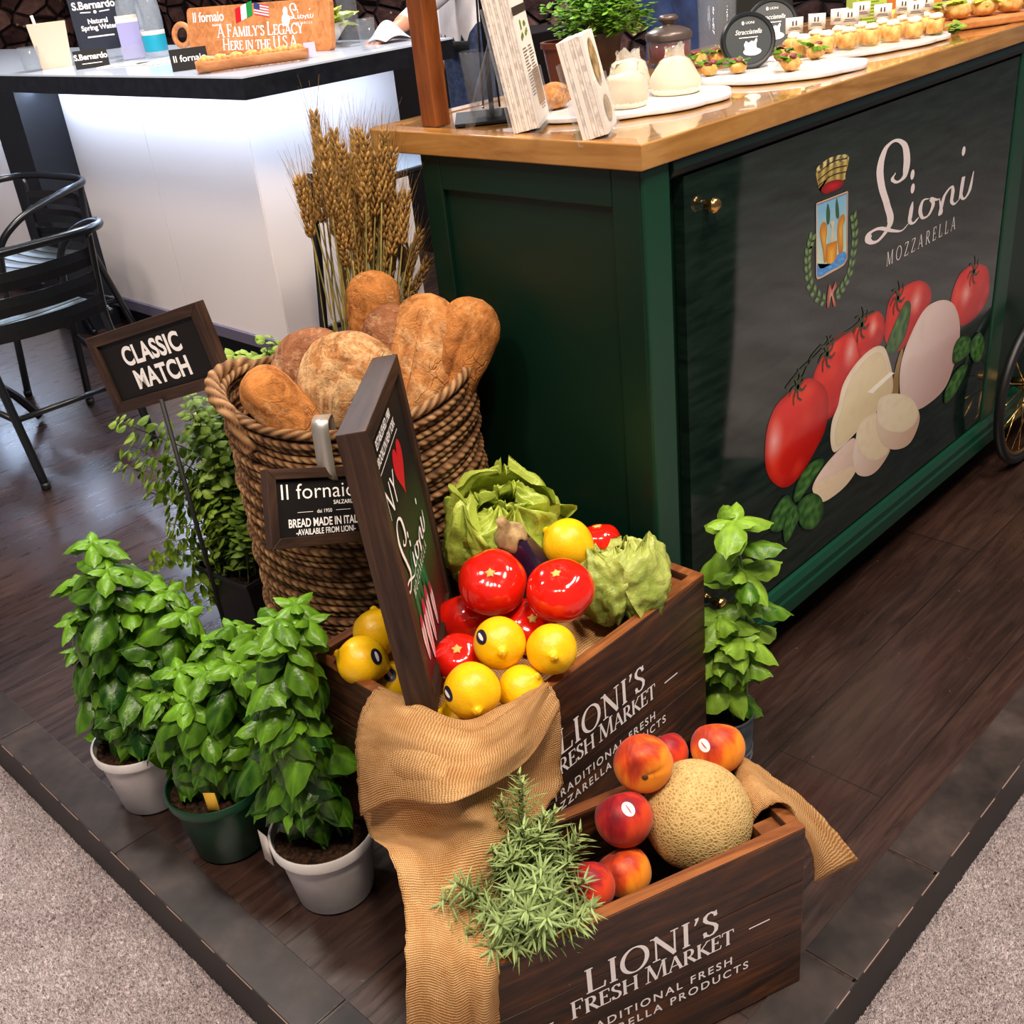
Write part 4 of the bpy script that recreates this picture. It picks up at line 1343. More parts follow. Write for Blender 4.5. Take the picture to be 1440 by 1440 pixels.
# ================================================================== FRAMED SIGNS
def framed_sign(root, c, R, w, h, fw, depth=.022, both=False):
    """frame and black board; returns the matrix of the board's face"""
    rx, uy, nz = [Vector((R[0][i], R[1][i], R[2][i])) for i in range(3)]
    M = frame(Vector(c) - nz * depth * .5, rx, uy, nz)
    for sy in (1, -1):
        bm = BM()
        a = [(-w / 2, sy * h / 2), (w / 2, sy * h / 2), (w / 2 - fw, sy * (h / 2 - fw)), (-w / 2 + fw, sy * (h / 2 - fw))]
        prism(bm, a if sy < 0 else a[::-1], -depth / 2, depth / 2, Matrix.Identity(4))
        bm.transform(Matrix.Identity(4))
        o = put('frame_rail', bm, FRAME_WOOD_X, root, smooth=False, world=False, bevel=.001)
        o.matrix_basis = wmat(root).inverted() @ M
    for sx in (1, -1):
        bm = BM()
        a = [(sx * w / 2, -h / 2), (sx * w / 2, h / 2), (sx * (w / 2 - fw), h / 2 - fw), (sx * (w / 2 - fw), -h / 2 + fw)]
        prism(bm, a if sx > 0 else a[::-1], -depth / 2, depth / 2, Matrix.Identity(4))
        o = put('frame_stile', bm, FRAME_WOOD, root, smooth=False, world=False, bevel=.001)
        o.matrix_basis = wmat(root).inverted() @ M
    bm = BM()
    d = depth / 2 - .006
    box(bm, (-w / 2 + fw * .7, -h / 2 + fw * .7, -d), (w / 2 - fw * .7, h / 2 - fw * .7, d))
    o = put('board', bm, SIGN_BLACK, root, smooth=False, world=False)
    o.matrix_basis = wmat(root).inverted() @ M
    return M @ Matrix.Translation((0, 0, d + .0003)), o


# sign on a stake
c1 = (0.81075, 1.72693, 0.70877)
R1 = ((0.33394773, -0.01583589, -0.94245856), (-0.9008928, 0.28873882, -0.32407106), (0.27725633, 0.95727693, 0.08215723))
s1 = thing('stake_sign', 'black sign reading CLASSIC MATCH on a thin stake above the basil', 'sign', (0.80, 1.70, 0.0015))
Mf, bd = framed_sign(s1, c1, R1, .2813, .1429, .0195)
bm = BM()
text(bm, 'CLASSIC', Mf @ Matrix.Translation((-.002, .0055, 0)), .0325, bold=.032, xs=.82, spacing=1.03)
text(bm, 'MATCH', Mf @ Matrix.Translation((.002, -.0385, 0)), .0325, bold=.032, xs=.84, spacing=1.03)
put('lettering', bm, WHITE_PRINT, bd, smooth=False)
bm = BM()
tube(bm, [(0.803, 1.722, .642), (0.800, 1.700, .0)], .0045, 8)
put('stake', bm, mat('stake_paint', K(20, 16, 15), rough=.6), s1)
bm = BM()
lathe(bm, [(0, 0), (.06, 0), (.06, .006), (.012, .010), (.010, .03), (0, .03)], 32, frame((.80, 1.70, .0015), (1, 0, 0), (0, 1, 0), (0, 0, 1)))
put('foot', bm, BLACK_METAL, s1)

# sign hung on the basket
k = .862
c2 = Vector((0, 0, 1.3)) + (Vector((0.90019, 1.39945, 0.48140)) - Vector((0, 0, 1.3))) * k
R2 = ((0.93893834, 0.34016724, 0.05177877), (-0.05770663, 0.30402728, -0.95091396), (-0.33921194, 0.8898616, 0.30509277))
s2 = thing('hanging_sign', 'black framed bakery sign clipped to the front of the bread basket', 'sign', c2)
Mf, bd = framed_sign(s2, c2, R2, .2469 * k, .1307 * k, .0175 * k, depth=.016)
bm = BM()
T_ = lambda x, y: Mf @ Matrix.Diagonal((k, k, 1, 1)) @ Matrix.Translation((x, y, 0))
text(bm, 'Il fornaio', T_(-.098, .0145), .0255, align='LEFT', xs=1.12, bold=-.004, spacing=1.02)
text(bm, 'SALZARULO', T_(.006, .0025), .0068, align='LEFT', bold=.016)
text(bm, 'dai 1950', T_(-.013, -.0105), .0062)
ribbon(bm, [(-.066, -.0078), (-.036, -.0078)], [.0007] * 2, T_(0, 0))
ribbon(bm, [(.010, -.0078), (.040, -.0078)], [.0007] * 2, T_(0, 0))
text(bm, 'BREAD MADE IN ITALY', T_(-.012, -.032), .0135, bold=.022, xs=.74)
text(bm, '-AVAILABLE FROM LIONI-', T_(-.012, -.0455), .0098, bold=.018, xs=.75)
put('lettering', bm, WHITE_PRINT, bd, smooth=False)

# tall sign standing in the rear crate
R3 = ((0.72407635, -0.00326167, 0.68971212), (0.68589932, 0.10851227, -0.71956042), (-0.07249525, 0.99408976, 0.08080835))
c3 = Vector((.77922, 1.02228, .61446))
s3 = thing('market_sign', 'tall framed sign with a red heart standing edge-on among the lemons', 'sign', c3 - Vector((0, 0.02, .2)))
W3, H3 = .3204, .3934
Mf, bd = framed_sign(s3, c3, R3, W3, H3, .022, depth=.036)
INK3 = mat('sign_print', rough=.55, spec=.3)
t = NT(INK3)
t.color(t.n('ShaderNodeAttribute', attribute_name='print').outputs['Color'])
bm = BM()
g = [(-.138, -.174), (.138, -.174), (.138, .06), (-.138, .06)]
def fade(u, v, tt):
    if v > 0:
        return mixc((46, 70, 28), (24, 20, 18), v)
    return mixc((46, 70, 28), (92, 20, 16), -v * 1.1)
lay = bm.loops.layers.float_color.new('print')
rows = []
for i in range(13):
    y = -.174 + .234 * i / 12
    rows.append((y, lin(fade(0, (y + .057) / .117, 0))))
for (ya, ca), (yb, cb) in zip(rows, rows[1:]):
    vs = [bm.verts.new(Mf @ Vector(p)) for p in ((-.138, ya, 0), (.138, ya, 0), (.138, yb, 0), (-.138, yb, 0))]
    f = bm.faces.new(vs)
    for l, c in zip(f.loops, (ca, ca, cb, cb)):
        l[lay] = c
heart = []
for i in range(40):
    a = 2 * PI * i / 40
    heart.append((.012 + .0026 * 16 * math.sin(a) ** 3 * .95, .086 + .0026 * (13 * math.cos(a) - 5 * math.cos(2 * a) - 2 * math.cos(3 * a) - math.cos(4 * a)) * .95))
pfill(bm, heart, lambda u, v, t: (196, 22, 34), Mf, .0004, sm=1, smooth=False, rings=3)
# bunch of pink radishes
for i, (x, y, an) in enumerate(((-.088, -.066, .35), (-.062, -.050, .15), (-.038, -.056, -.1), (-.012, -.052, -.25), (.016, -.070, -.5))):
    lf = [(x + .004, y - .045), (x - .013 + an * .02, y), (x + an * .05 - .009, y + .035), (x + an * .06 + .005, y + .040), (x + .014 + an * .02, y)]
    pfill(bm, lf, lambda u, v, t: mixc((64, 150, 84), (22, 78, 44), max(t, .5 + .5 * math.sin(u * 9))), Mf, .0006 + .0001 * i, rings=6)
for i, (x, y, w_, l_) in enumerate(((-.090, -.118, .013, .034), (.018, -.126, .012, .034), (-.022, -.120, .014, .044), (-.056, -.124, .016, .046))):
    rd = [(x + w_ * math.cos(q * PI / 8) * (1 if math.sin(q * PI / 8) > -.2 else .8), y + l_ * math.sin(q * PI / 8)) for q in range(16)]
    pfill(bm, rd, lambda u, v, t: mixc(mixc((228, 184, 190), (240, 222, 216), .5 + .5 * math.sin(u * 5)), (176, 26, 44), max(0, .75 - abs(u - .1) * 2.6) if v < .5 else .85), Mf, .0012 + .0001 * i, rings=8, sm=2)
put('printed_picture', bm, INK3, bd, smooth=False)
bm = BM()
Mt = Mf @ Matrix.Translation((0, 0, .0022))
text(bm, 'ESTABLISHED 1980', Mt @ Matrix.Translation((-.045, .153, 0)), .0115, xs=.98, bold=.018)
text(bm, 'BROOKLYN NEW YORK', Mt @ Matrix.Translation((-.045, .1345, 0)), .0115, xs=.92, bold=.018)
ribbon(bm, [(-.13, .126), (.045, .126)], [.0012] * 2, Mt)
text(bm, 'NY', Mt @ Matrix.Translation((-.088, .066, 0)), .040, bold=-.006, xs=1.1)
LX = lambda p: ((p[0] - 2.07) * .50 - .004, (p[1] - .80) * .52 - .004)
sc3 = lambda k: [LX(p) for p in Pd[k]]
script_word(bm, [(sc3('sL'), .010, .003), (sc3('si')[2:], .010, .002), (sc3('so'), .010, .002), (sc3('sn'), .010, .002), (sc3('si2'), .010, .002)], Mt, [LX(p) for p in Pd['dots']], .0040)
serif(bm, 'MOZZARELLA', Mt @ Matrix.Translation((-.020, -.056, 0)), .0125, xs=1.0, tk=.13, tn=.07, tracking=.45, sw=.2)
put('lettering', bm, WHITE_PRINT, bd, smooth=False)

# ================================================================== BASKET
BC = Vector((0.957, 1.372, 0))
BR, BH = 0.195, 0.692


def rim_z(a):
    """the rim rises towards the two handles"""
    return 0.012 * math.cos(2 * (a - math.radians(140)))


bk = thing('bread_basket', 'round woven seagrass basket filled with loaves of bread', 'basket', (BC.x, BC.y, .0015))
ROWS, PER, SEG = 60, 7, 680
nv = ROWS * PER + 1
th = np.linspace(0, 2 * PI, SEG, endpoint=False)
co = np.zeros((nv, SEG, 3))
st = np.zeros((nv, SEG))
rngb = np.random.default_rng(5)
for i in range(nv):
    row, fr = divmod(i, PER)
    f = fr / PER
    z = .002 + BH * i / (nv - 1)
    zz = z / BH
    R = BR * (0.985 + .03 * math.sin(zz * PI * .9)) + (0.004 * math.sin(row * 2.3))
    prof = math.sqrt(max(0, 1 - (2 * f - 1) ** 2)) if fr else 0.0
    ph = th * 78 + f * 4.2 + row * 1.9 + 0.9 * np.sin(th * 3 + row) + 0.5 * np.sin(th * 11 + row * 3)
    strand = np.abs(np.cos(ph / 2)) ** .55
    r = R + .0044 * prof + .0022 * strand * (prof > 0) + .0025 * np.sin(th * 5 + row * .7)
    dz = np.array([rim_z(a) for a in th]) * zz
    co[i, :, 0] = BC.x + r * np.cos(th)
    co[i, :, 1] = BC.y + r * np.sin(th)
    co[i, :, 2] = z + dz + .0015
    st[i] = strand * (0.25 + .75 * prof) + 0.13 * np.sin(th * 31 + row * 5) + .12 * np.sin(th * 7.0 + row * 2.7)
me = bpy.data.meshes.new('woven_body')
me.vertices.add(nv * SEG)
me.vertices.foreach_set('co', co.reshape(-1))
idx = np.arange(nv * SEG).reshape(nv, SEG)
A = idx[:-1]; Bq = idx[1:]
F = np.stack([A, np.roll(A, -1, 1), np.roll(Bq, -1, 1), Bq], -1).reshape(-1)
me.loops.add(len(F))
me.loops.foreach_set('vertex_index', F)
me.polygons.add(len(F) // 4)
me.polygons.foreach_set('loop_start', np.arange(0, len(F), 4))
me.update()
me.validate()
at = me.attributes.new('strand', 'FLOAT', 'POINT')
at.data.foreach_set('value', st.reshape(-1).astype(np.float32))
me.polygons.foreach_set('use_smooth', [True] * len(me.polygons))
me.materials.append(WICKER)
me.transform(wmat(bk).inverted())
link('woven_body', me, bk)


def rope(name, pts, r, parent, strands=3, twist=55):
    bm = BM()
    P = spline(pts, 14)
    n = len(P)
    Ls = [0]
    for a, b in zip(P, P[1:]):
        Ls.append(Ls[-1] + (b - a).length)
    up = None
    rings = []
    SG = 18
    vals = []
    for i, p in enumerate(P):
        t = (P[min(i + 1, n - 1)] - P[max(i - 1, 0)]).normalized()
        if up is None:
            up = t.orthogonal().normalized()
        up = (up - t * up.dot(t)).normalized()
        w = t.cross(up)
        ring = []
        for k in range(SG):
            a = 2 * PI * k / SG
            s = abs(math.cos(strands * (a + Ls[i] * twist) / 2)) ** .6
            vv = bm.verts.new(p + (up * math.cos(a) + w * math.sin(a)) * r * (.68 + .42 * s))
            vals.append(s)
            ring.append(vv)
        rings.append(ring)
    for a, b in zip(rings, rings[1:]):
        for k in range(SG):
            bm.faces.new((a[k], a[(k + 1) % SG], b[(k + 1) % SG], b[k]))
    bm.faces.new(rings[0][::-1]); bm.faces.new(rings[-1])
    o = put(name, bm, WICKER, parent)
    at = o.data.attributes.new('strand', 'FLOAT', 'POINT')
    at.data.foreach_set('value', vals)
    return o


def rimp(deg, out=0.0, dz=0.0):
    a = math.radians(deg)
    return BC + Vector(((BR + .004 + out) * math.cos(a), (BR + .004 + out) * math.sin(a), BH + rim_z(a) + dz))


rope('rim_rope', [rimp(d, 0, .004) for d in range(0, 361, 12)], .0075, bk, twist=95)
rope('handle', [rimp(98, .006, -.045), rimp(104, .006, .0), rimp(118, .010, .014), rimp(138, .012, .018), rimp(158, .010, .014), rimp(174, .006, .002), rimp(182, .003, -.045)], .0115, bk, twist=60)
rope('handle', [rimp(-32, .002, -.03), rimp(-24, .004, .02), rimp(-8, .004, .052), rimp(10, .004, .066), rimp(28, .004, .052), rimp(44, .004, .02), rimp(52, .002, -.03)], .0115, bk, twist=60)
bm = BM()
lathe(bm, [(0, .45), (BR * .94, .45), (BR * .94, .44), (0, .44)], 48, Matrix.Translation((BC.x, BC.y, 0)))
put('lining', bm, mat('dark_lining', K(60, 40, 24), rough=.9), bk)
# steel clip that carries the sign
bm = BM()
d = Vector((-.75, -.66, 0)).normalized()
tan = Vector((-d.y, d.x, 0))
prof = [(BR - .02, BH - .02), (BR - .014, BH + .016), (BR + .004, BH + .0215), (BR + .020, BH + .016), (BR + .026, BH - .02), (BR + .030, BH - .055), (BR + .024, BH - .070)]
Q = spline([(r, z, 0) for r, z in prof], 6)
sheet(bm, [[BC + d * p.x + Vector((0, 0, p.y)) + tan * s for s in (-.0125, .0125)] for p in Q])
cl = put('sign_clip', bm, CHROME, s2, solid=.0014)
# ================================================================== PLANTS
def leaf(bm, o, d, up, L, W, tone, droop=.35, cup=.5, nl=8, nw=6, ripple=.012, lay=None, fold=0.0, tipexp=.8, seed=0.0):
    d = Vector(d).normalized()
    up = Vector(up)
    up = (up - d * up.dot(d))
    up = up.normalized() if up.length > 1e-5 else d.orthogonal().normalized()
    sd = d.cross(up)
    V = []
    for i in range(nl + 1):
        t = i / nl
        w = W * max(0.02, math.sin(PI * min(1, (t * .93 + .04)) ** tipexp)) ** .85
        if t > .85:
            w *= (1 - (t - .85) / .15 * .85)
        row = []
        for j in range(nw + 1):
            s = 2 * j / nw - 1
            z = -droop * L * t ** 1.8 - cup * w * s * s + .16 * w * abs(s) * (1 - abs(s)) * 2
            z += ripple * L * math.cos(t * 19 - abs(s) * 4.0) * (0.3 + abs(s))
            z += fold * w * abs(s)
            z += .03 * L * noise.noise(Vector((t * 3 + seed, s * 2, seed)))
            x = L * t * (1 - .12 * droop * t)
            v = bm.verts.new(Vector(o) + d * x + sd * (w * s) + up * z)
            if lay:
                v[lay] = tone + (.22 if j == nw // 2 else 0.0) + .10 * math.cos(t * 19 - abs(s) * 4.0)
            row.append(v)
        V.append(row)
    for a, b in zip(V, V[1:]):
        for j in range(nw):
            bm.faces.new((a[j], a[j + 1], b[j + 1], b[j]))


def pot_round(root, c, rt, rb, h, m, lip=.012, liph=.018, seg=48, ribs=0, z0=.0015, wall=.003):
    bm = BM()
    prof = [(0, z0), (rb - .004, z0), (rb, z0 + .004), (rt - lip * .5, h - liph), (rt, h - liph + .001), (rt + .001, h - .002), (rt - .001, h), (rt - wall, h - .001), (rt - wall - .003, h - .02), (rb, z0 + .02), (0, z0 + .02)]
    fn = (lambda p, a: Vector((p.x, p.y, p.z)) * 1.0 if abs(p.z) > h - liph else Vector((p.x * (1 + .012 * math.cos(a * ribs)), p.y * (1 + .012 * math.cos(a * ribs)), p.z))) if ribs else None
    lathe(bm, prof, max(seg, ribs * 4), Matrix.Translation((c[0], c[1], 0)), fn=fn)
    put('pot', bm, m, root, ang=50)
    bm = BM()
    n = 14
    lathe(bm, [(0, h - .018)] + [((rt - .006) * i / 6, h - .018 + .004 * math.sin(i * 2.2)) for i in range(1, 7)], 28, Matrix.Translation((c[0], c[1], 0)), fn=lambda p, a: p + Vector((0, 0, .006 * noise.noise(p * 60))))
    put('soil', bm, SOIL, root)


def basil(root, c, h, tips, seed, m=BASIL, big=.068, young=.042, every=.033, low=.10, xmax=9.0, dr=(.55, 1.05)):
    rr = random.Random(seed)
    sb = BM()
    fb = BM()
    lay = fb.verts.layers.float.new('tone')
    for ti, tp in enumerate(tips):
        T = Vector(tp)
        b = Vector((c[0] + rr.uniform(-.03, .03), c[1] + rr.uniform(-.03, .03), h - .02))
        if T.z < h + .03:
            b = Vector((c[0], c[1], h - .015)) + (Vector((T.x, T.y, 0)) - Vector((c[0], c[1], 0))) * .5
        mid = b.lerp(T, .55) + Vector((rr.uniform(-.012, .012), rr.uniform(-.012, .012), .02))
        P = spline([b, mid, T], 8)
        tube(sb, P, [.0028 - .0014 * i / len(P) for i in range(len(P))], 6)
        L = (T - b).length
        nn = max(2, int((L * (1 - low)) / every))
        base_a = rr.uniform(0, PI)
        for k in range(nn):
            f = 1 - k * every / L
            if f < .05:
                break
            i = min(len(P) - 2, int(f * (len(P) - 1)))
            p = P[i].lerp(P[i + 1], f * (len(P) - 1) - i)
            t = (P[i + 1] - P[i]).normalized()
            sz = young + (big - young) * min(1, .12 + k * .55)
            for s in range(2):
                a = base_a + k * PI / 2 + s * PI + rr.uniform(-.35, .35)
                side = t.orthogonal().normalized()
                side = Matrix.Rotation(a, 3, t) @ side
                el = .42 if k == 0 else rr.uniform(-.40, .32)
                d = side * math.cos(el) + t * math.sin(el)
                q = sz * rr.uniform(.8, 1.15)
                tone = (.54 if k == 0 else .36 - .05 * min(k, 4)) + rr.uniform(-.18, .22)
                if (p + d * q).x > xmax or p.x + .3 * q > xmax:
                    continue
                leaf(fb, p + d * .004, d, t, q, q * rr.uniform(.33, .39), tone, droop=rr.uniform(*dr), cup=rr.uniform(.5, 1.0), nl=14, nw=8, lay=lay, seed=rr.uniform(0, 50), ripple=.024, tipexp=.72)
            if k == 0:      # cupped young leaves crowding the tip
                for s in range(6):
                    a = base_a + PI / 4 + s * PI / 3
                    side = Matrix.Rotation(a, 3, t) @ t.orthogonal().normalized()
                    d = side * (.9 if s % 2 else .55) + t * (.35 if s % 2 else .8)
                    ql = young * (.95 if s % 2 else .62)
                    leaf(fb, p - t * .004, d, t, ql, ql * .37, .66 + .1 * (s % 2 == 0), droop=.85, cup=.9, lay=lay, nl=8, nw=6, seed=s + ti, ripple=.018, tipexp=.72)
    put('stems', sb, STEM, root)
    put('foliage', fb, m, root)


P_ = PLANTS
t1 = thing('basil_plant', 'bushy basil in a tapered white pot, farthest back of the basil by the platform edge', 'plant', (.532, 1.585, 0), 0, 'basil plants by the platform edge')
pot_round(t1, (.532, 1.585), .077, .056, .135, WHITE_POT)
basil(t1, (.532, 1.585), .135, P_['basilA'], 11)
t2 = thing('basil_plant', 'bushy basil in a dark green plastic pot, between two white pots of basil', 'plant', (.56, 1.38, 0), 0, 'basil plants by the platform edge')
pot_round(t2, (.56, 1.375), .082, .060, .135, GREEN_POT)
basil(t2, (.56, 1.375), .135, P_['basilB'], 12)
bm = BM()
sheet(bm, [[(.512 + i * .004, 1.318 - i * .005 + j * .002, .125 + j * .045) for i in range(4)] for j in range(2)])
put('plant_label', bm, mat('yellow_label', K(196, 150, 40), rough=.5), t2, solid=.0006)
t3 = thing('basil_plant', 'basil in a ribbed white pot, right against the wooden crate', 'plant', (.608, 1.150, 0), 0, 'basil plants by the platform edge')
pot_round(t3, (.608, 1.150), .082, .060, .132, WHITE_POT, lip=.014, liph=.02)
basil(t3, (.608, 1.150), .132, P_['basilC'], 13, xmax=.645)
bm = BM()
sheet(bm, [[(.542 - .0006 * j, 1.205 + i * .012, .125 - j * .03) for i in range(3)] for j in range(3)])
put('plant_label', bm, PAPER, t3, solid=.0006)
t4 = thing('basil_plant', 'tall pale basil in a galvanised metal pot beside the cart', 'plant', (1.207, .832, 0))
c4 = (1.207, .832)
bm = BM()
hh = .128
lathe(bm, [(0, .0015), (.046, .0015), (.047, .006), (.0485, .030), (.051, .033), (.0485, .036), (.0495, .046), (.052, .049), (.0495, .052), (.0545, hh - .004), (.0575, hh - .002), (.0575, hh), (.0535, hh - .001), (.048, .02), (0, .02)], 48, Matrix.Translation((c4[0], c4[1], 0)))
put('pot', bm, GALV, t4, ang=50)
bm = BM()
lathe(bm, [(0, hh - .02), (.02, hh - .018), (.05, hh - .021)], 28, Matrix.Translation((c4[0], c4[1], 0)))
put('soil', bm, SOIL, t4)
bm = BM()
for s in (-1, 1):
    tube(bm, spline([(c4[0] + s * .056, c4[1], hh - .01), (c4[0] + s * .064, c4[1], hh - .016), (c4[0] + s * .066, c4[1] - .004, hh - .035), (c4[0] + s * .056, c4[1], hh - .045)], 5), .0018, 6)
put('handles', bm, GALV, t4)
basil(t4, c4, hh, P_['basilD'][:7], 15, m=BASIL_PALE, big=.070, young=.056, every=.066, dr=(.25, .7))

# tall herb in a square black pot
hx, hy, ht = .965, 1.845, .20
herb = thing('herb_plant', 'tall small-leaved herb in a square black pot behind the basil', 'plant', (hx, hy, .0015))
Mh = Matrix.Translation((hx, hy, 0)) @ Matrix.Rotation(math.radians(6), 4, 'Z')
bm = BM()


def sqring(z, s):
    return [Mh @ Vector((sx * s, sy * s, z)) for sx, sy in ((-1, -1), (1, -1), (1, 1), (-1, 1))]


rings = [sqring(.0015, .058), sqring(ht - .012, .084), sqring(ht - .012, .09), sqring(ht, .09), sqring(ht, .084), sqring(.02, .056)]
vs = [[bm.verts.new(p) for p in r] for r in rings]
for a, b in zip(vs, vs[1:]):
    for k in range(4):
        bm.faces.new((a[k], a[(k + 1) % 4], b[(k + 1) % 4], b[k]))
bm.faces.new(vs[0][::-1])
bm.faces.new(vs[-1])
put('pot', bm, BLACK_POT, herb, smooth=False, bevel=.002)
bm = BM()
sheet(bm, [[Mh @ Vector((-.08 + .16 * i / 12, -.08 + .16 * j / 12, ht - .022 + .006 * noise.noise(Vector((i * .9, j * .9, 0))))) for i in range(13)] for j in range(13)])
put('soil', bm, SOIL, herb)
rr = random.Random(21)
sb, fb = BM(), BM()
lay = fb.verts.layers.float.new('tone')
tl = list(P_['herb'])
for tp in list(tl):
    tl.append([tp[0] + rr.uniform(-.03, .03), tp[1] + rr.uniform(-.03, .03), tp[2] - rr.uniform(.02, .12)])
for tp in tl:
    T = Vector(tp)
    b = Mh @ Vector((rr.uniform(-.065, .065), rr.uniform(-.065, .065), ht - .02))
    side = Vector((T.x - b.x, T.y - b.y, 0))
    mid = b.lerp(T, .5) + Vector((rr.uniform(-.02, .02), rr.uniform(-.02, .02), .03)) - side * .12
    P = spline([b, mid, T], 10)
    tube(sb, P, [.0017 - .0008 * i / len(P) for i in range(len(P))], 5)
    L = sum((q - p).length for p, q in zip(P, P[1:]))
    n = int(L / .016)
    for k in range(n):
        f = 1 - k / n
        if f < .22 and rr.random() < .8:
            continue
        i = min(len(P) - 2, int(f * (len(P) - 1)))
        p = P[i].lerp(P[i + 1], f * (len(P) - 1) - i)
        t = (P[i + 1] - P[i]).normalized()
        for s in range(3 if k else 5):
            a = k * 1.1 + s * (2.1 if k else 1.26) + rr.uniform(-.6, .6)
            sd = Matrix.Rotation(a, 3, t) @ t.orthogonal().normalized()
            d = sd + t * rr.uniform(-.2, .7)
            q = rr.uniform(.018, .033) * (.75 if k < 2 else 1)
            leaf(fb, p + sd * rr.uniform(.002, .012), d, t, q, q * .44, rr.uniform(.12, .6) + (.25 if k < 3 else 0), droop=rr.uniform(.1, .5), cup=.4, nl=4, nw=4, lay=lay, ripple=0, seed=rr.uniform(0, 9))
put('stems', sb, STEM_BROWN, herb)
put('foliage', fb, HERB, herb)

# rosemary lying in the front crate
ros = thing('rosemary', 'sprawling green rosemary leaning out of the left end of the low front crate', 'plant', (.60, .70, .22))
rr = random.Random(5)
sb, fb = BM(), BM()
lay = fb.verts.layers.float.new('tone')
tl = [Vector(p) for p in P_['rosemary']]
for p in list(tl):
    tl.append(p + Vector((rr.uniform(-.02, .02), rr.uniform(-.02, .02), rr.uniform(-.03, .012))))
for T in tl:
    b = Vector((.615 + rr.uniform(-.04, .04), .695 + rr.uniform(-.015, .02), .15))
    mid = b.lerp(T, .55) + Vector((0, 0, .03))
    P = spline([b, mid, T], 10)
    tube(sb, P, [.0022 - .001 * i / len(P) for i in range(len(P))], 5)
    L = sum((q - p).length for p, q in zip(P, P[1:]))
    n = int(L / .0058)
    for k in range(n):
        f = 1 - k / n
        if f < .25:
            break
        i = min(len(P) - 2, int(f * (len(P) - 1)))
        p = P[i].lerp(P[i + 1], f * (len(P) - 1) - i)
        t = (P[i + 1] - P[i]).normalized()
        for s in range(2):
            a = k * 2.4 + s * PI + rr.uniform(-.3, .3)
            sd = Matrix.Rotation(a, 3, t) @ t.orthogonal().normalized()
            d = sd + t * rr.uniform(.35, 1.1)
            q = rr.uniform(.022, .040) * min(1, .55 + k * .06)
            leaf(fb, p, d, t, q, .0016, rr.uniform(.25, .65) + (.2 if k < 6 else 0), droop=rr.uniform(-.1, .5), cup=.5, nl=4, nw=2, lay=lay, ripple=0, tipexp=.6)
put('stems', sb, STEM_BROWN, ros)
put('needles', fb, ROSEMARY, ros)

# wheat: a sheaf standing in the back of the bread basket
sheaf = thing('wheat_sheaf', 'sheaf of dried bearded wheat standing behind the loaves in the basket', 'wheat', (1.045, 1.475, .5))
rr = random.Random(9)
ear_me = {}


def ear_mesh(bm, P, L):
    """P: spline of the ear's axis, awns included"""
    n = 11
    for i in range(n):
        f = i / (n - 1)
        k = min(len(P) - 2, int(f * (len(P) - 1)))
        p = P[k].lerp(P[k + 1], f * (len(P) - 1) - k)
        t = (P[k + 1] - P[k]).normalized()
        o1 = t.orthogonal().normalized()
        for s in range(4):
            sd = Matrix.Rotation(s * PI / 2 + i * .55, 3, t) @ o1
            d = (sd * .42 + t).normalized()
            q = p + sd * .0030
            r = .0032 * (1 - .35 * abs(f - .4))
            pts = [q, q + d * .005, q + d * .010, q + d * .014]
            tube(bm, pts, [.0008, r, r * .85, .0004], 5)
            if rr.random() < .62:
                e = d * .7 + t * .6 + Vector((rr.uniform(-.12, .12), rr.uniform(-.12, .12), 0))
                tube(bm, [q + d * .013, q + d * .013 + e.normalized() * rr.uniform(.035, .06)], [.00035, .00012], 3, cap=False)


rw = random.Random(44)
WT = list(P_['wheat']) + [[p[0] + rw.uniform(-.02, .012), p[1] + rw.uniform(-.02, .03), p[2] - rw.uniform(.0, .09)] for p in P_['wheat'][:18]]
for wi, tp in enumerate(WT):
    T = Vector(tp)
    if T.z > .9:
        T.x = min(T.x, 1.145)
    b = Vector((1.045 + rr.uniform(-.035, .035), 1.475 + rr.uniform(-.025, .025), .47))
    mid = b.lerp(T, .5) + Vector((rr.uniform(-.01, .01), rr.uniform(-.01, .01), .02))
    P = spline([b, mid, T], 14)
    L = sum((q - p).length for p, q in zip(P, P[1:]))
    el = rr.uniform(.085, .115)
    cut = max(2, int(len(P) * (1 - el / L)))
    bm = BM()
    tube(bm, P[:cut + 1], .0015, 5)
    st = put('stalk', bm, STRAW, sheaf)
    bm = BM()
    ear_mesh(bm, P[cut:], el)
    put('ear', bm, WHEAT, st)
bm = BM()
for q in range(40):       # loose straw between the stalks
    b = Vector((1.045 + rr.uniform(-.04, .04), 1.475 + rr.uniform(-.03, .03), .47))
    T = Vector(P_['wheat'][q % len(P_['wheat'])]) + Vector((rr.uniform(-.03, .03), rr.uniform(-.03, .03), -rr.uniform(.1, .25)))
    T.x = min(T.x, 1.15)
    tube(bm, spline([b, b.lerp(T, .5) + Vector((0, 0, .01)), T], 6), .0011, 4)
o = put('loose_straw', bm, STRAW, sheaf)
o['kind'] = 'stuff'
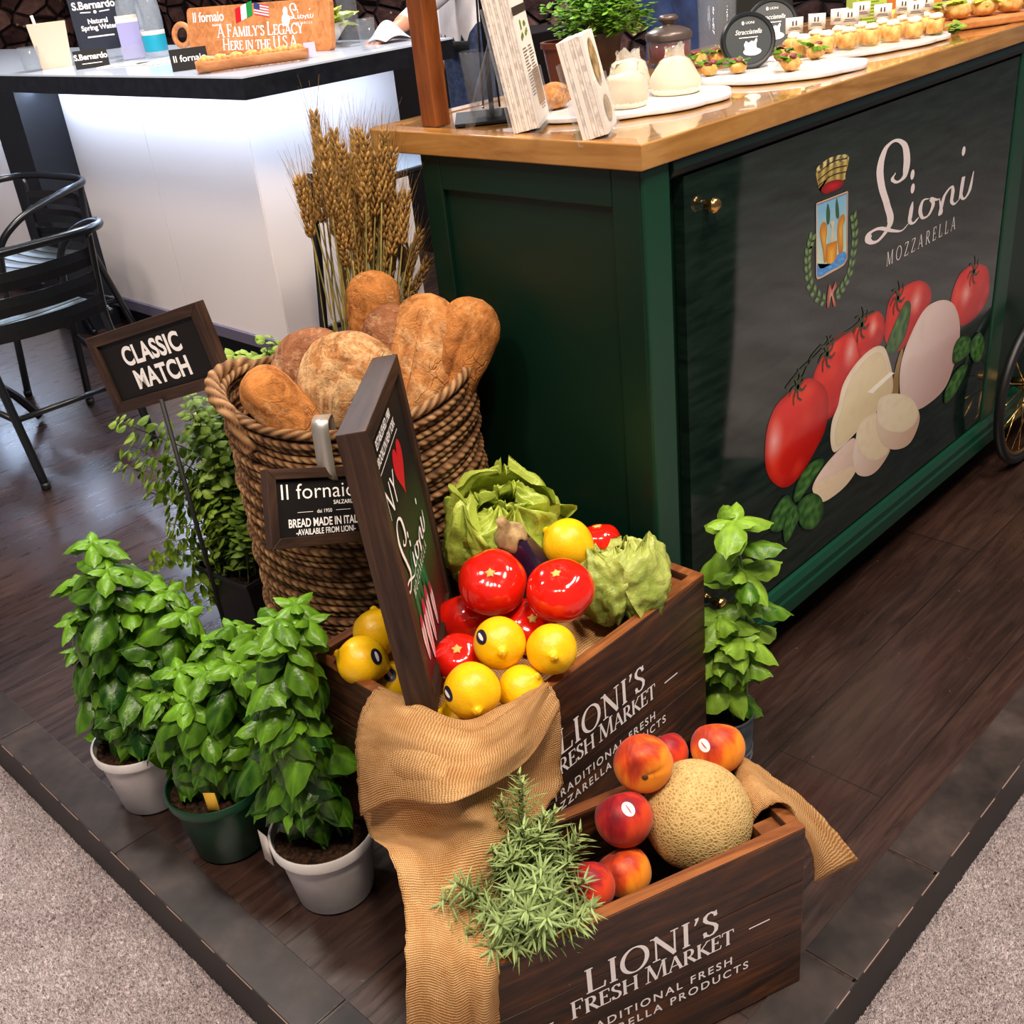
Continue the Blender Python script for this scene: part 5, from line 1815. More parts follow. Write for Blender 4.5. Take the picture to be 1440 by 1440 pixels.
# ================================================================== BREAD
def loaf(name, label, p0, p1, r, m, flat=.8, seed=0.0, n=56, seg=76, bulge=.15, rough=.11, grooves=0, upv=None, group='loaves in the bread basket', blunt=.16):
    p0, p1 = Vector(p0), Vector(p1)
    ax = (p1 - p0)
    L = ax.length
    ax.normalize()
    up = Vector(upv) if upv else Vector((-.62, -.6, .5))
    up = (up - ax * up.dot(ax)).normalized()
    sd = ax.cross(up)
    bm = BM()
    rings = []
    for i in range(n + 1):
        t = i / n
        e = min(t, 1 - t) / blunt
        prof = math.sqrt(max(0, 1 - (1 - min(1, e)) ** 2))
        prof *= 1 + bulge * math.sin(PI * t)
        if i in (0, n):
            rings.append([bm.verts.new(p0 + ax * L * t)])
            continue
        row = []
        for k in range(seg):
            a = 2 * PI * k / seg
            q = Vector((math.cos(a), math.sin(a) * flat, 0))
            pt = Vector((t * L * 9, q.x, q.y))
            s = 1 + rough * noise.noise(pt * 1.1 + Vector((seed, seed, 0))) + rough * .5 * noise.noise(pt * 3.1 + Vector((0, seed, 0))) + rough * .22 * noise.noise(pt * 8.0)
            if grooves and q.y > 0:
                g = abs(q.x - .28 * math.sin(t * 2.2 + seed))
                s -= .42 * math.exp(-(g / .20) ** 2) * math.sin(PI * t) ** .5
            row.append(bm.verts.new(p0 + ax * L * t + (sd * q.x + up * q.y) * r * prof * s))
        rings.append(row)
    for A, B in zip(rings, rings[1:]):
        for k in range(seg):
            k2 = (k + 1) % seg
            if len(A) == 1:
                bm.faces.new((A[0], B[k2], B[k]))
            elif len(B) == 1:
                bm.faces.new((A[k], A[k2], B[0]))
            else:
                bm.faces.new((A[k], A[k2], B[k2], B[k]))
    bmesh.ops.recalc_face_normals(bm, faces=bm.faces)
    o = put(name, bm, m, origin=(p0 + p1) / 2)
    return tag(o, label, 'bread', group)


def boule(name, label, c, r, nrm, m, flat=.72, seed=0.0, slash=True, group='loaves in the bread basket'):
    nrm = Vector(nrm).normalized()
    x = nrm.orthogonal().normalized()
    y = nrm.cross(x)
    M = frame((0, 0, 0), x, y, nrm)

    def f(u):
        s = 1 + .045 * noise.noise(u * 2.2 + Vector((seed, 0, 0))) + .02 * noise.noise(u * 6 + Vector((0, seed, 0)))
        if slash and u.z > .2:
            d = abs(u.y + .12 + .1 * u.x)
            s -= .09 * math.exp(-(d / .08) ** 2) * max(0, 1 - (u.x / .6) ** 2)
            s += .05 * math.exp(-((d - .18) / .08) ** 2) * max(0, 1 - (u.x / .65) ** 2)
        return s
    bm = BM()
    ball(bm, (0, 0, 0), r, 56, 36, M=M, fn=f, sc=(1, 1, flat))
    bmesh.ops.translate(bm, verts=bm.verts, vec=Vector(c))
    bmesh.ops.recalc_face_normals(bm, faces=bm.faces)
    o = put(name, bm, m, origin=c)
    return tag(o, label, 'bread', group)


loaf('baguette', 'golden crusty loaf leaning out over the left rim of the basket', (.770, 1.352, .775), (.856, 1.268, .600), .036, BREAD_GOLD, seed=1.0, flat=.85)
boule('round_loaf', 'large round floury loaf at the front of the basket', (.896, 1.283, .728), .079, (-.62, -.62, .45), BREAD_ROUND, seed=2)
boule('round_loaf', 'dark crusted round loaf behind the large floury round loaf', (.915, 1.405, .722), .068, (-.6, -.4, .7), BREAD_DARK, seed=5, slash=False)
loaf('small_loaf', 'short loaf standing upright in front of the wheat', (1.072, 1.415, .838), (1.035, 1.405, .60), .040, BREAD_GOLD, seed=4, flat=.75)
loaf('long_loaf', 'long pale grooved loaf leaning up in the middle of the basket', (1.086, 1.290, .812), (.945, 1.262, .56), .050, BREAD_PALE, seed=6.5, grooves=1, flat=.7, bulge=.1)
loaf('long_loaf', 'long golden loaf leaning at the right rim of the basket nearest the cart', (1.122, 1.212, .802), (1.000, 1.290, .56), .046, BREAD_GOLD, seed=9.2, grooves=1, flat=.75, bulge=.1)
loaf('long_loaf', 'long loaf half hidden behind the pale grooved loaf and the upright loaf', (1.045, 1.335, .80), (.955, 1.335, .56), .040, BREAD_DARK, seed=12, flat=.8)

# ================================================================== PRODUCE IN THE REAR CRATE
CAMP = Vector((0, 0, 1.3))


def lemon(c, r, tip, label, sticker=None, seed=0.0, group='lemons in the rear crate'):
    c = Vector(c)
    ax = Vector(tip).normalized()
    x = ax.orthogonal().normalized()
    M = frame(c, x, ax.cross(x), ax)
    prof = [(0, -1.12), (.10, -1.10), (.22, -1.02), (.45, -.88), (.68, -.68), (.86, -.42), (.96, -.15), (.985, .12), (.93, .40), (.80, .64), (.60, .82), (.40, .935), (.24, 1.0), (.17, 1.06), (.13, 1.13), (.07, 1.165), (0, 1.17)]
    P = spline([(a, b, 0) for a, b in prof], 3)
    bm = BM()
    lathe(bm, [(max(0, p.x) * r if 0 < i < len(P) - 1 else 0, p.y * r) for i, p in enumerate(P)], 44, M, fn=lambda p, a: p * (1 + .028 * noise.noise(Vector((math.cos(a) * 1.3 + seed, math.sin(a) * 1.3, p.z * 22)))))
    bmesh.ops.recalc_face_normals(bm, faces=bm.faces)
    o = put('lemon', bm, LEMON, origin=c)
    tag(o, label, 'lemon', group)
    bm = BM()
    lathe(bm, [(0, 1.185 * r), (.06 * r, 1.18 * r), (.085 * r, 1.155 * r), (.10 * r, 1.125 * r)], 14, M)
    put('stem_scar', bm, LEMON_TIP, o)
    if sticker:
        stick(o, c, r * 1.0, sticker, STICKER_B, white=True)
    return o


def stick(o, c, r, d, m, white=False, sx=.0115, sy=.0088, bulge=1.0, turn=.5):
    """a small oval sticker lying on the skin"""
    d = Vector(d).normalized()
    dg = bpy.context.evaluated_depsgraph_get()
    me = o.data
    from mathutils.bvhtree import BVHTree
    bt = BVHTree.FromPolygons([v.co.copy() for v in me.vertices], [tuple(p.vertices) for p in me.polygons])
    x = d.orthogonal().normalized()
    y = d.cross(x)
    rx = x * math.cos(turn) + y * math.sin(turn)
    ry = d.cross(rx)

    def disc(name, mt, kx, ky, lift, parent):
        bm = BM()
        ctr = None
        prev = None
        for ri in range(5):
            row = []
            for k in range(24 if ri else 1):
                a = 2 * PI * k / 24
                q = d * r * 2 + (rx * math.cos(a) * kx + ry * math.sin(a) * ky) * ri / 4
                h = bt.ray_cast(q, -d)
                row.append(bm.verts.new((h[0] if h[0] else q - d * r) + d * lift))
            if prev:
                for k in range(24):
                    k2 = (k + 1) % 24
                    bm.faces.new((prev[0], row[k], row[k2]) if len(prev) == 1 else (prev[k], row[k], row[k2], prev[k2]))
            prev = row
        return put(name, bm, mt, parent, world=False)
    s = disc('sticker', m, sx, sy, .0004, o)
    disc('sticker_print', STICKER_W if white else STICKER_R, sx * (.62 if white else .66), sy * (.30 if white else .12), .0007, s)


lemon((.785, .891, .478), .0355, (-.52, -.66, .20), 'lemon with a dark sticker on its top left, just under the large left tomato', sticker=(-.75, .1, .62), seed=1)
lemon((.823, .833, .470), .0340, (-.62, -.70, .30), 'lemon nearest the lettering on the rear crate, on its front rim', seed=2)
lemon((.708, .868, .458), .0370, (-.50, -.72, -.10), 'front lemon with a dark sticker on its left, above the burlap', sticker=(-.92, .18, .32), seed=3)
lemon((.768, .842, .432), .0320, (.3, -.5, .6), 'lemon wedged low between the front lemon and the crate rim', seed=4)
lemon((.712, .900, .392), .0330, (-.4, .3, .3), 'lemon almost hidden under the front lemon behind the burlap', seed=5)
lemon((.677, 1.056, .440), .0350, (-.5, .8, .3), 'lemon with a dark oval sticker at the left end of the rear crate', sticker=(.15, -.85, .5), seed=6)
lemon((.712, 1.042, .384), .0330, (.5, -.3, .5), 'lemon with a white sticker low behind the tall sign', sticker=(-.35, -.30, .88), seed=7)
lemon((.733, 1.093, .440), .0340, (.4, .5, .6), 'lemon behind the stickered lemon at the left end of the crate', seed=8)
lemon((.768, 1.092, .376), .0300, (.2, .4, .6), 'lemon at the back of the left end, half behind the tall sign', seed=9)
lemon((.785, 1.112, .440), .0200, (-.1, -.1, 1), 'small lemon tip by the back rim next to the tall sign', seed=10)
lemon((1.000, .955, .503), .0380, (-.2, .9, .4), 'plump yellow lemon at the back beside the dark aubergine', seed=12)


def tomato(c, r, top, label, seed=0.0):
    c = Vector(c)
    ax = Vector(top).normalized()
    x = ax.orthogonal().normalized()
    M = frame(c, x, ax.cross(x), ax)

    def f(u):
        a = math.atan2(u.y, u.x)
        lob = .022 * math.cos(5 * a + seed) + .012 * math.cos(3 * a + 2 * seed)
        s = 1 + lob * (1 - u.z * u.z) ** .5 * (.5 + .5 * abs(u.z)) + .015 * noise.noise(u * 2 + Vector((seed, 0, 0)))
        if u.z > .7:
            s -= .16 * ((u.z - .7) / .3) ** 2
        return s
    bm = BM()
    ball(bm, (0, 0, 0), r, 44, 28, fn=f, sc=(1.05, 1.05, .88))
    bm.transform(M)
    bmesh.ops.recalc_face_normals(bm, faces=bm.faces)
    o = put('tomato', bm, TOMATO, origin=c)
    tag(o, label, 'tomato', 'tomatoes in the rear crate')
    bm = BM()
    zt = r * .88 * .84
    ball(bm, (0, 0, 0), .0062, 15, 6, fn=lambda u: 1 + .3 * math.cos(5 * math.atan2(u.y, u.x)) + .2 * noise.noise(u * 3), sc=(1, 1, .25))
    bm.transform(M @ Matrix.Translation((0, 0, zt + .0008)))
    put('stem_scar', bm, TOM_SCAR, o)
    return o


tomato((.862, .977, .500), .0465, (-.42, -.40, .80), 'left of the two large red tomatoes, in front of the aubergine', 1.0)
tomato((.902, .885, .500), .0455, (-.25, -.10, .95), 'right of the two large red tomatoes, next to the crumpled lettuce', 2.0)
tomato((.854, 1.036, .420), .0440, (.3, .5, .6), 'red tomato beside the tall sign, below the large left tomato', 3.0)
tomato((.885, .938, .428), .0400, (-.2, -.5, .7), 'red tomato deep between the two large tomatoes and the lemons', 4.0)
tomato((.764, .954, .438), .0335, (-.3, -.3, .8), 'small red tomato between the tall sign and the front lemon', 5.0)
tomato((1.085, .970, .462), .0320, (.1, .2, .9), 'red tomato peeping out behind the plump lemon at the back', 6.0)

# aubergine
aub = thing('aubergine', 'dark purple aubergine with a tan cap between lettuce and tomatoes', 'aubergine', (.95, .985, .49))
A0, A1 = Vector((.925, 1.005, .548)), Vector((.968, .985, .425))
ax = (A1 - A0).normalized()
xx = ax.orthogonal().normalized()
M = frame(A0, xx, ax.cross(xx), ax)
bm = BM()
lathe(bm, [(0, 0), (.012, .001), (.019, .008), (.024, .025), (.030, .055), (.036, .085), (.038, .105), (.034, .125), (.02, .14), (0, .145)], 36, M)
put('body', bm, AUBERGINE, aub)
bm = BM()
lathe(bm, [(0, -.020), (.007, -.020), (.008, -.012), (.010, -.004), (.018, .001), (.0235, .012), (.0245, .02), (.0235, .0215), (.022, .012)], 30, M, fn=lambda p, a: p + Vector((0, 0, (.008 * math.cos(a * 5) if p.z > .01 else 0))) + Vector((p.x, p.y, 0)) * .12 * noise.noise(p * 120))
put('cap', bm, AUB_CAP, aub)


def lettuce(name, label, c, r, m, seed, n=30, axis=(-.4, -.45, .8), ruff=.16, open_=1.0):
    rr = random.Random(seed)
    c = Vector(c)
    ax = Vector(axis).normalized()
    x = ax.orthogonal().normalized()
    y = ax.cross(x)
    bm = BM()
    lay = bm.verts.layers.float.new('tone')
    for k in range(n):
        f = k / (n - 1)                  # 0 heart .. 1 outer leaf
        az = k * 2.399 + rr.uniform(-.3, .3)
        dr = x * math.cos(az) + y * math.sin(az)
        tn = ax.cross(dr)
        R = r * (.34 + .66 * f)
        th0, th1 = -.9, .95 + .75 * (1 - f) + rr.uniform(-.12, .15)
        wid = .75 + .3 * rr.random()
        nl, nw = 34, 38
        V = []
        sd = rr.uniform(0, 40)
        for i in range(nl + 1):
            t = i / nl
            th = th0 + (th1 - th0) * t
            w = wid * (0.34 + .95 * math.sin(PI * min(1, .16 + t * .62)))
            if t > .72:
                w *= math.sqrt(max(.03, 1 - ((t - .72) / .28) ** 2))
            row = []
            for j in range(nw + 1):
                s = 2 * j / nw - 1
                rim = max(abs(s) ** 4, t ** 5)
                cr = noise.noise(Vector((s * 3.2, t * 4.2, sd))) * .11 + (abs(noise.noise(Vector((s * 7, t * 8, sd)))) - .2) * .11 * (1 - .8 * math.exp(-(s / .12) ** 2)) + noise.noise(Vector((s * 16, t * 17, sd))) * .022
                rad = R * (1 + ruff * rim * (noise.noise(Vector((s * 5 + 3, t * 6, sd * 2))) * 1.6) + cr + open_ * .20 * f * max(0, t - .45) ** 1.6 * 3 - .07 * math.exp(-(s / .07) ** 2) * (1 - t))
                az2 = s * w
                dirv = (dr * math.cos(az2) + tn * math.sin(az2)) * math.cos(th) + ax * math.sin(th)
                p = c + dirv * rad
                p.z = max(p.z, BZ1 - .075)
                v = bm.verts.new(p)
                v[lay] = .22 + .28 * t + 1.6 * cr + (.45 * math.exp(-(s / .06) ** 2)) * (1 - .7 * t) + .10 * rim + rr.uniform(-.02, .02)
                row.append(v)
            V.append(row)
        for a, b in zip(V, V[1:]):
            for j in range(nw):
                bm.faces.new((a[j], a[j + 1], b[j + 1], b[j]))
    o = put(name, bm, m, origin=c)
    return tag(o, label, 'lettuce')


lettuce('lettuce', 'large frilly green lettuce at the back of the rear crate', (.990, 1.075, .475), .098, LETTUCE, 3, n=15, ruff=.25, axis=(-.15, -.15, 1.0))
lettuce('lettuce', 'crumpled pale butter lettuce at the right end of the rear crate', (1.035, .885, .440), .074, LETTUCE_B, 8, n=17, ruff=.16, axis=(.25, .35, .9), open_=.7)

# ================================================================== FRUIT IN THE FRONT CRATE
mel = (.858, .631, .270)
melon = thing('cantaloupe', 'round netted beige cantaloupe melon in the low front crate', 'melon', mel)
ax = Vector((-.05, .75, .62)).normalized()
xx = ax.orthogonal().normalized()
M = frame(mel, xx, ax.cross(xx), ax)
bm = BM()
ball(bm, (0, 0, 0), .0705, 64, 44, fn=lambda u: 1 + .012 * noise.noise(u * 2.5) - .02 * max(0, abs(u.z) - .93) / .07, sc=(1, 1, 1.03))
bm.transform(M)
bmesh.ops.recalc_face_normals(bm, faces=bm.faces)
put('rind', bm, MELON, melon)
bm = BM()
ball(bm, (0, 0, 0), .007, 14, 8, fn=lambda u: 1 + .2 * noise.noise(u * 3), sc=(1, 1, .45))
bm.transform(M @ Matrix.Translation((0, 0, .0705)))
put('stem_scar', bm, AUB_CAP, melon)


def peach(c, r, stem, label, m, seed, sticker=None):
    c = Vector(c)
    ax = Vector(stem).normalized()
    x = ax.orthogonal().normalized()
    x = Matrix.Rotation(seed, 3, ax) @ x
    M = frame(c, x, ax.cross(x), ax)

    def f(u):
        s = 1 + .01 * noise.noise(u * 2 + Vector((seed, 0, 0)))
        if u.z > .62:
            s -= .22 * ((u.z - .62) / .38) ** 1.5
        s -= .045 * math.exp(-(u.y / .09) ** 2) * (u.x > 0) * min(1, (1.0 + u.z) * .8)
        return s
    bm = BM()
    ball(bm, (0, 0, 0), r, 44, 30, fn=f, sc=(1.02, 1.0, .98))
    bm.transform(M)
    bmesh.ops.recalc_face_normals(bm, faces=bm.faces)
    o = put('peach', bm, m, origin=c)
    tag(o, label, 'peach', 'peaches in the front crate')
    bm = BM()
    ball(bm, (0, 0, 0), .0042, 10, 6, sc=(1, 1, .35))
    bm.transform(M @ Matrix.Translation((0, 0, r * .775)))
    put('stem_pit', bm, mat_pit, o)
    if sticker:
        stick(o, c, r, sticker, STICKER_W, sx=.0098, sy=.0078)
    return o


mat_pit = mat('stem_pit', K(84, 48, 20), rough=.8)
peach((.823, .688, .352), .0375, (-.72, -.66, .10), 'orange peach showing its stem hollow, on top of the cantaloupe', PEACH_O, 1.0)
peach((.772, .682, .301), .0370, (.3, .5, .4), 'red peach with a white sticker on its top, left of the cantaloupe', PEACH_R, 2.2, sticker=(-.25, -.45, .86))
peach((.745, .664, .240), .0350, (.1, .6, .7), 'orange peach below the stickered red peach', PEACH_O, 3.4)
peach((.673, .660, .278), .0330, (.4, .5, .3), 'red peach beside the rosemary at the front rim', PEACH_R, 4.1)
peach((.940, .655, .316), .0360, (.6, .4, .5), 'orange-red peach with a white sticker above the right end of the front crate', PEACH_O, 5.0, sticker=(-.80, .05, .60))
peach((.902, .712, .302), .0300, (.2, .6, .6), 'dark red peach mostly hidden behind the cantaloupe', PEACH_R, 6.0)

# ================================================================== BURLAP
FD = Vector((-.55, -.70, .32)).normalized()


def cloth(name, rows, label, sub=9, wr=.004, seed=0.0, us=1.0, vs_=1.0, m=BURLAP, solid=.0016, fray=True, folds=0.0):
    G = [[Vector(p) for p in r] for r in rows]
    A = [spline(r, sub) for r in G]
    nc = len(A[0])
    cols = [spline([A[i][j] for i in range(len(A))], sub) for j in range(nc)]
    grid = [[cols[j][i].copy() for j in range(nc)] for i in range(len(cols[0]))]
    for i, row in enumerate(grid):
        for j, p in enumerate(row):
            q = Vector((i * .055, j * .055, seed))
            d = Vector((noise.noise(q), noise.noise(q + Vector((7, 0, 0))), noise.noise(q + Vector((0, 9, 0)))))
            p += d * wr + d * wr * .4 * noise.noise(q * 3)
            if folds:
                p += FD * (folds * math.sin(j * .42 + i * .10 + seed + 1.5 * noise.noise(Vector((i * .03, j * .03, seed)))) * (.5 + .5 * math.sin(i * .07 + seed)))
            if fray and j in (0, nc - 1):
                p += Vector((random.uniform(-1, 1), random.uniform(-1, 1), random.uniform(-1, 1))) * .0012
    bm = BM()
    sheet(bm, grid, us=us, vs_=vs_)
    o = put(name, bm, m, origin=grid[len(grid) // 2][nc // 2], solid=solid)
    return tag(o, label, 'cloth')


random.seed(4)
rowsA = [
    [(.682, .985, .405), (.692, .925, .400), (.700, .868, .398), (.740, .850, .402), (.790, .848, .408)],
    [(.660, .990, .440), (.664, .925, .442), (.676, .842, .444), (.725, .826, .444), (.780, .826, .445)],
    [(.640, .992, .442), (.640, .920, .448), (.648, .812, .450), (.715, .803, .448), (.785, .804, .446)],
    [(.624, .998, .405), (.618, .915, .422), (.612, .795, .448), (.702, .786, .410), (.790, .792, .392)],
    [(.612, 1.010, .345), (.603, .925, .372), (.590, .778, .438), (.684, .780, .372), (.787, .788, .318)],
    [(.606, 1.015, .215), (.598, .905, .290), (.582, .762, .404), (.658, .768, .352), (.762, .776, .285)],
    [(.525, .845, .335), (.552, .800, .345), (.580, .756, .366), (.618, .735, .352), (.652, .742, .318)],
    [(.486, .782, .318), (.504, .756, .322), (.528, .735, .318), (.556, .728, .306), (.595, .732, .296)],
    [(.448, .738, .300), (.464, .712, .302), (.480, .690, .300), (.502, .676, .2985), (.520, .664, .292)],
    [(.428, .716, .240), (.444, .694, .240), (.462, .668, .238), (.484, .655, .236), (.507, .652, .232)],
    [(.436, .722, .130), (.447, .700, .125), (.462, .676, .120), (.482, .655, .115), (.505, .648, .110)],
    [(.437, .730, .025), (.446, .705, .020), (.458, .680, .018), (.480, .654, .016), (.503, .644, .014)],
]
cloth('burlap_cloth', rowsA, 'coarse tan burlap draped from the rear crate over the left end of the front one', wr=.013, seed=1.5, us=.34, vs_=.95, folds=.007)
bc = [o for o in COL.objects if o.name == 'burlap_cloth'][0]
OUT = Vector((-.55, -.70, .32)).normalized()
def off(p, k):
    return tuple(Vector(p) + OUT * k)
cv = lambda r, t: spline(r, 10)[int(round(t * 40))]
fl = []
for q in range(7):
    f = q / 6
    row = []
    for j in range(5):
        # the folded edge runs from low on the left to the rim on the right
        end = [4.75, 4.45, 4.05, 3.45, 2.6][j]
        pos = 1.6 + (end - 1.6) * f
        i = int(pos)
        p = Vector(rowsA[i][j]).lerp(Vector(rowsA[i + 1][j]), pos - i)
        row.append(tuple(p + OUT * (.010 + .016 * f + .006 * math.sin(j * 2.1 + f * 4))))
    fl.append(row)
fo = cloth('fold', fl, None, sub=8, wr=.010, seed=3.3, us=.34, vs_=.36, folds=.009)
del fo['category']
Wl = fo.matrix_basis.copy()
fo.parent = bc
fo.matrix_basis = wmat(bc).inverted() @ Wl
rowsB = [
    [(.940, .625, .258), (.920, .607, .250), (.890, .580, .238)],
    [(.945, .637, .283), (.922, .606, .288), (.905, .563, .286)],
    [(.958, .634, .300), (.936, .598, .303), (.918, .540, .300)],
    [(.968, .592, .292), (.946, .568, .288), (.925, .524, .268)],
    [(.988, .545, .246), (.968, .533, .232), (.948, .518, .206)],
    [(1.003, .479, .168), (.978, .494, .158), (.950, .514, .142)],
]
cloth('burlap_cloth', rowsB, 'frayed end of tan burlap spilling over the right end of the front crate', wr=.009, seed=6.2, us=.2, vs_=.32)
rowsC = [[(BX0 + .022 + (BX1 - BX0 - .044) * i / 6, BY0 + .022 + (BY1 - BY0 - .044) * j / 4, BZ1 - .085 + .055 * math.sin(PI * i / 6) ** .6 * math.sin(PI * j / 4) ** .6 * (1 if i < 6 else 0)) for i in range(7)] for j in range(5)]
cloth('burlap_cloth', rowsC, 'burlap lining bunched inside the rear crate under the produce', sub=5, wr=.006, seed=9, us=.5, vs_=.35)
# ================================================================== CHAIRS, TABLE, STOOL
def make_chair():
    t = thing('metal_chair', 'black slatted metal armchair nearest the CLASSIC MATCH sign, back turned', 'chair', (0, 0, 0), 0, 'black metal armchairs')
    bm = BM()
    H = .665
    half = [(.0, -.235, H), (.14, -.230, H), (.235, -.190, H - .002), (.280, -.10, H - .008), (.290, .02, H - .030), (.280, .12, H - .070), (.260, .185, H - .135), (.248, .205, H - .24)]
    pts = [(-x, y, z) for x, y, z in half[:0:-1]] + half
    tube(bm, spline(pts, 8), .0125, 12)
    put('arm_loop', bm, BLACK_METAL, t, world=False)
    for s in (-1, 1):
        bm = BM()
        tube(bm, spline([(s * .243, .205, H - .24), (s * .242, .215, .30), (s * .235, .245, 0.0015)], 8), .0125, 12)
        put('leg', bm, BLACK_METAL, t, world=False)
        bm = BM()
        tube(bm, spline([(s * .195, -.205, H - .01), (s * .190, -.190, .52), (s * .186, -.185, .42), (s * .184, -.205, .33), (s * .180, -.30, 0.0015)], 8), .0125, 12)
        put('leg', bm, BLACK_METAL, t, world=False)
        bm = BM()
        lathe(bm, [(0, .0015), (.014, .0015), (.0145, .02), (0, .021)], 12, Matrix.Translation((s * .180, -.298, 0)))
        lathe(bm, [(0, .0015), (.014, .0015), (.0145, .02), (0, .021)], 12, Matrix.Translation((s * .235, .245, 0)))
        put('foot_cap', bm, RUBBER, t, world=False)
    bm = BM()
    tube(bm, [(-.182, -.24, .205), (.182, -.24, .205)], .009, 10)
    tube(bm, [(-.182, -.24, .205), (-.24, .222, .255)], .009, 10)
    tube(bm, [(.182, -.24, .205), (.24, .222, .255)], .009, 10)
    put('stretcher', bm, BLACK_METAL, t, world=False)
    for z in (.585, .515, .445):
        bm = BM()
        G = []
        for i in range(13):
            x = -.19 + .38 * i / 12
            y = -.19 - .045 * (1 - (x / .19) ** 2)
            G.append([(x, y, z - .026), (x, y - .004, z), (x, y, z + .026)])
        sheet(bm, G)
        put('back_slat', bm, BLACK_METAL, t, world=False, solid=.004, smooth=False)
    for k in range(6):
        bm = BM()
        y0 = -.165 + k * .063
        G = [[(-.215 + .43 * i / 8, y0 + .053 * j / 2, .418 - .010 * math.cos((i / 8 - .5) * PI) + .002 * (j == 1)) for j in range(3)] for i in range(9)]
        sheet(bm, G)
        put('seat_slat', bm, SEAT, t, world=False, solid=.004, smooth=False)
    bm = BM()
    tube(bm, spline([(-.215, -.17, .405), (-.222, 0, .405), (-.222, .17, .405), (-.20, .215, .405), (0, .222, .405), (.20, .215, .405), (.222, .17, .405), (.222, 0, .405), (.215, -.17, .405)], 6), .009, 10)
    put('seat_frame', bm, BLACK_METAL, t, world=False)
    return t


SEAT = mat('seat_metal', K(92, 98, 98), rough=.3, metal=.6)
ch = make_chair()
ch.location = (1.187, 3.352, 0)
ch.rotation_euler = (0, 0, math.radians(0))
c2_ = copy_tree(ch)
c2_.location = (1.55, 4.16, 0)
c2_.rotation_euler = (0, 0, math.radians(96))
c2_['label'] = 'black slatted metal armchair farther back against the white serving bar'
# round table, its edge just inside the frame
tb = thing('round_table', 'round dark table at the left edge beside the black chairs', 'table', (.93, 3.78, 0))
M = Matrix.Translation((.93, 3.78, 0))
bm = BM()
lathe(bm, [(0, .705), (.34, .705), (.352, .712), (.352, .726), (.345, .73), (0, .73)], 64, M)
put('table_top', bm, mat('table_top', K(44, 46, 48), rough=.25), tb, ang=40)
bm = BM()
tube(bm, [(.93, 3.78, .05), (.93, 3.78, .705)], .03, 16)
put('pedestal', bm, BLACK_METAL, tb)
for k in range(4):
    a = math.radians(-28 + 90 * k)
    dx, dy = math.cos(a), math.sin(a)
    bm = BM()
    tube(bm, spline([(.93 + dx * r, 3.78 + dy * r, z) for r, z in ((.03, .20), (.16, .19), (.28, .13), (.36, .015))], 8), .014, 10)
    put('foot', bm, BLACK_METAL, tb)
# bar stool
st_ = thing('bar_stool', 'black metal bar stool behind the wheat, in front of the serving bar', 'stool', (2.03, 2.565, 0))
sx, sy, hz = 2.03, 2.565, .75
bm = BM()
box(bm, (sx - .155, sy - .155, hz - .02), (sx + .155, sy + .155, hz))
put('seat', bm, BLACK_METAL, st_, smooth=False, bevel=.012)
for a, b in ((-1, -1), (1, -1), (-1, 1), (1, 1)):
    bm = BM()
    tube(bm, spline([(sx + a * .14, sy + b * .14, hz - .02), (sx + a * .148, sy + b * .148, hz - .10), (sx + a * .165, sy + b * .165, .4), (sx + a * .195, sy + b * .195, .0015)], 6), [.020] * 7 + [.013] * 12, 10)
    put('leg', bm, BLACK_METAL, st_)
bm = BM()
rr_ = .172
tube(bm, spline([(sx - rr_, sy - rr_, .27), (sx, sy - rr_ * 1.05, .27), (sx + rr_, sy - rr_, .27), (sx + rr_ * 1.05, sy, .27), (sx + rr_, sy + rr_, .27), (sx, sy + rr_ * 1.05, .27), (sx - rr_, sy + rr_, .27), (sx - rr_ * 1.05, sy, .27)], 6, closed=True), .011, 10, closed=True)
put('foot_ring', bm, BLACK_METAL, st_)

# ================================================================== THINGS ON THE CART
CT = 1.0405


def facing(p, tilt=0.0, turn=0.0):
    """frame at p whose normal looks towards the aisle side of the camera"""
    p = Vector(p)
    n = Vector((-p.x, -p.y, 0)).normalized()
    n = Matrix.Rotation(turn, 3, 'Z') @ n
    r = Vector((0, 0, 1)).cross(n)
    u = Vector((0, 0, 1))
    if tilt:
        R = Matrix.Rotation(-tilt, 3, r)
        n, u = R @ n, R @ u
    return frame(p, r, u, n)


def tumbler(name, label, p, r0, r1, h, level=.3, group=None, cat='glass'):
    M = Matrix.Translation(p)
    t = thing(name, label, cat, p, 0, group)
    bm = BM()
    w = .0018
    lathe(bm, [(0, 0), (r0 * .9, 0), (r0, .003), (r1, h - .001), (r1 - w * .5, h), (r1 - w, h - .001), (r0 - w, .008), (0, .007)], 36, M)
    put('glass', bm, CLEAR, t)
    if level:
        bm = BM()
        k = level
        lathe(bm, [(0, .0075), (r0 - w - .0004, .0085), (r0 + (r1 - r0) * k - w - .0004, h * k), (0, h * k)], 32, M)
        put('water', bm, WATER, t)
    return t


tumbler('drinking_glass', 'clear drinking glass standing by the wooden canopy post on the cart', (1.262, 1.305, CT), .024, .033, .105, .28)
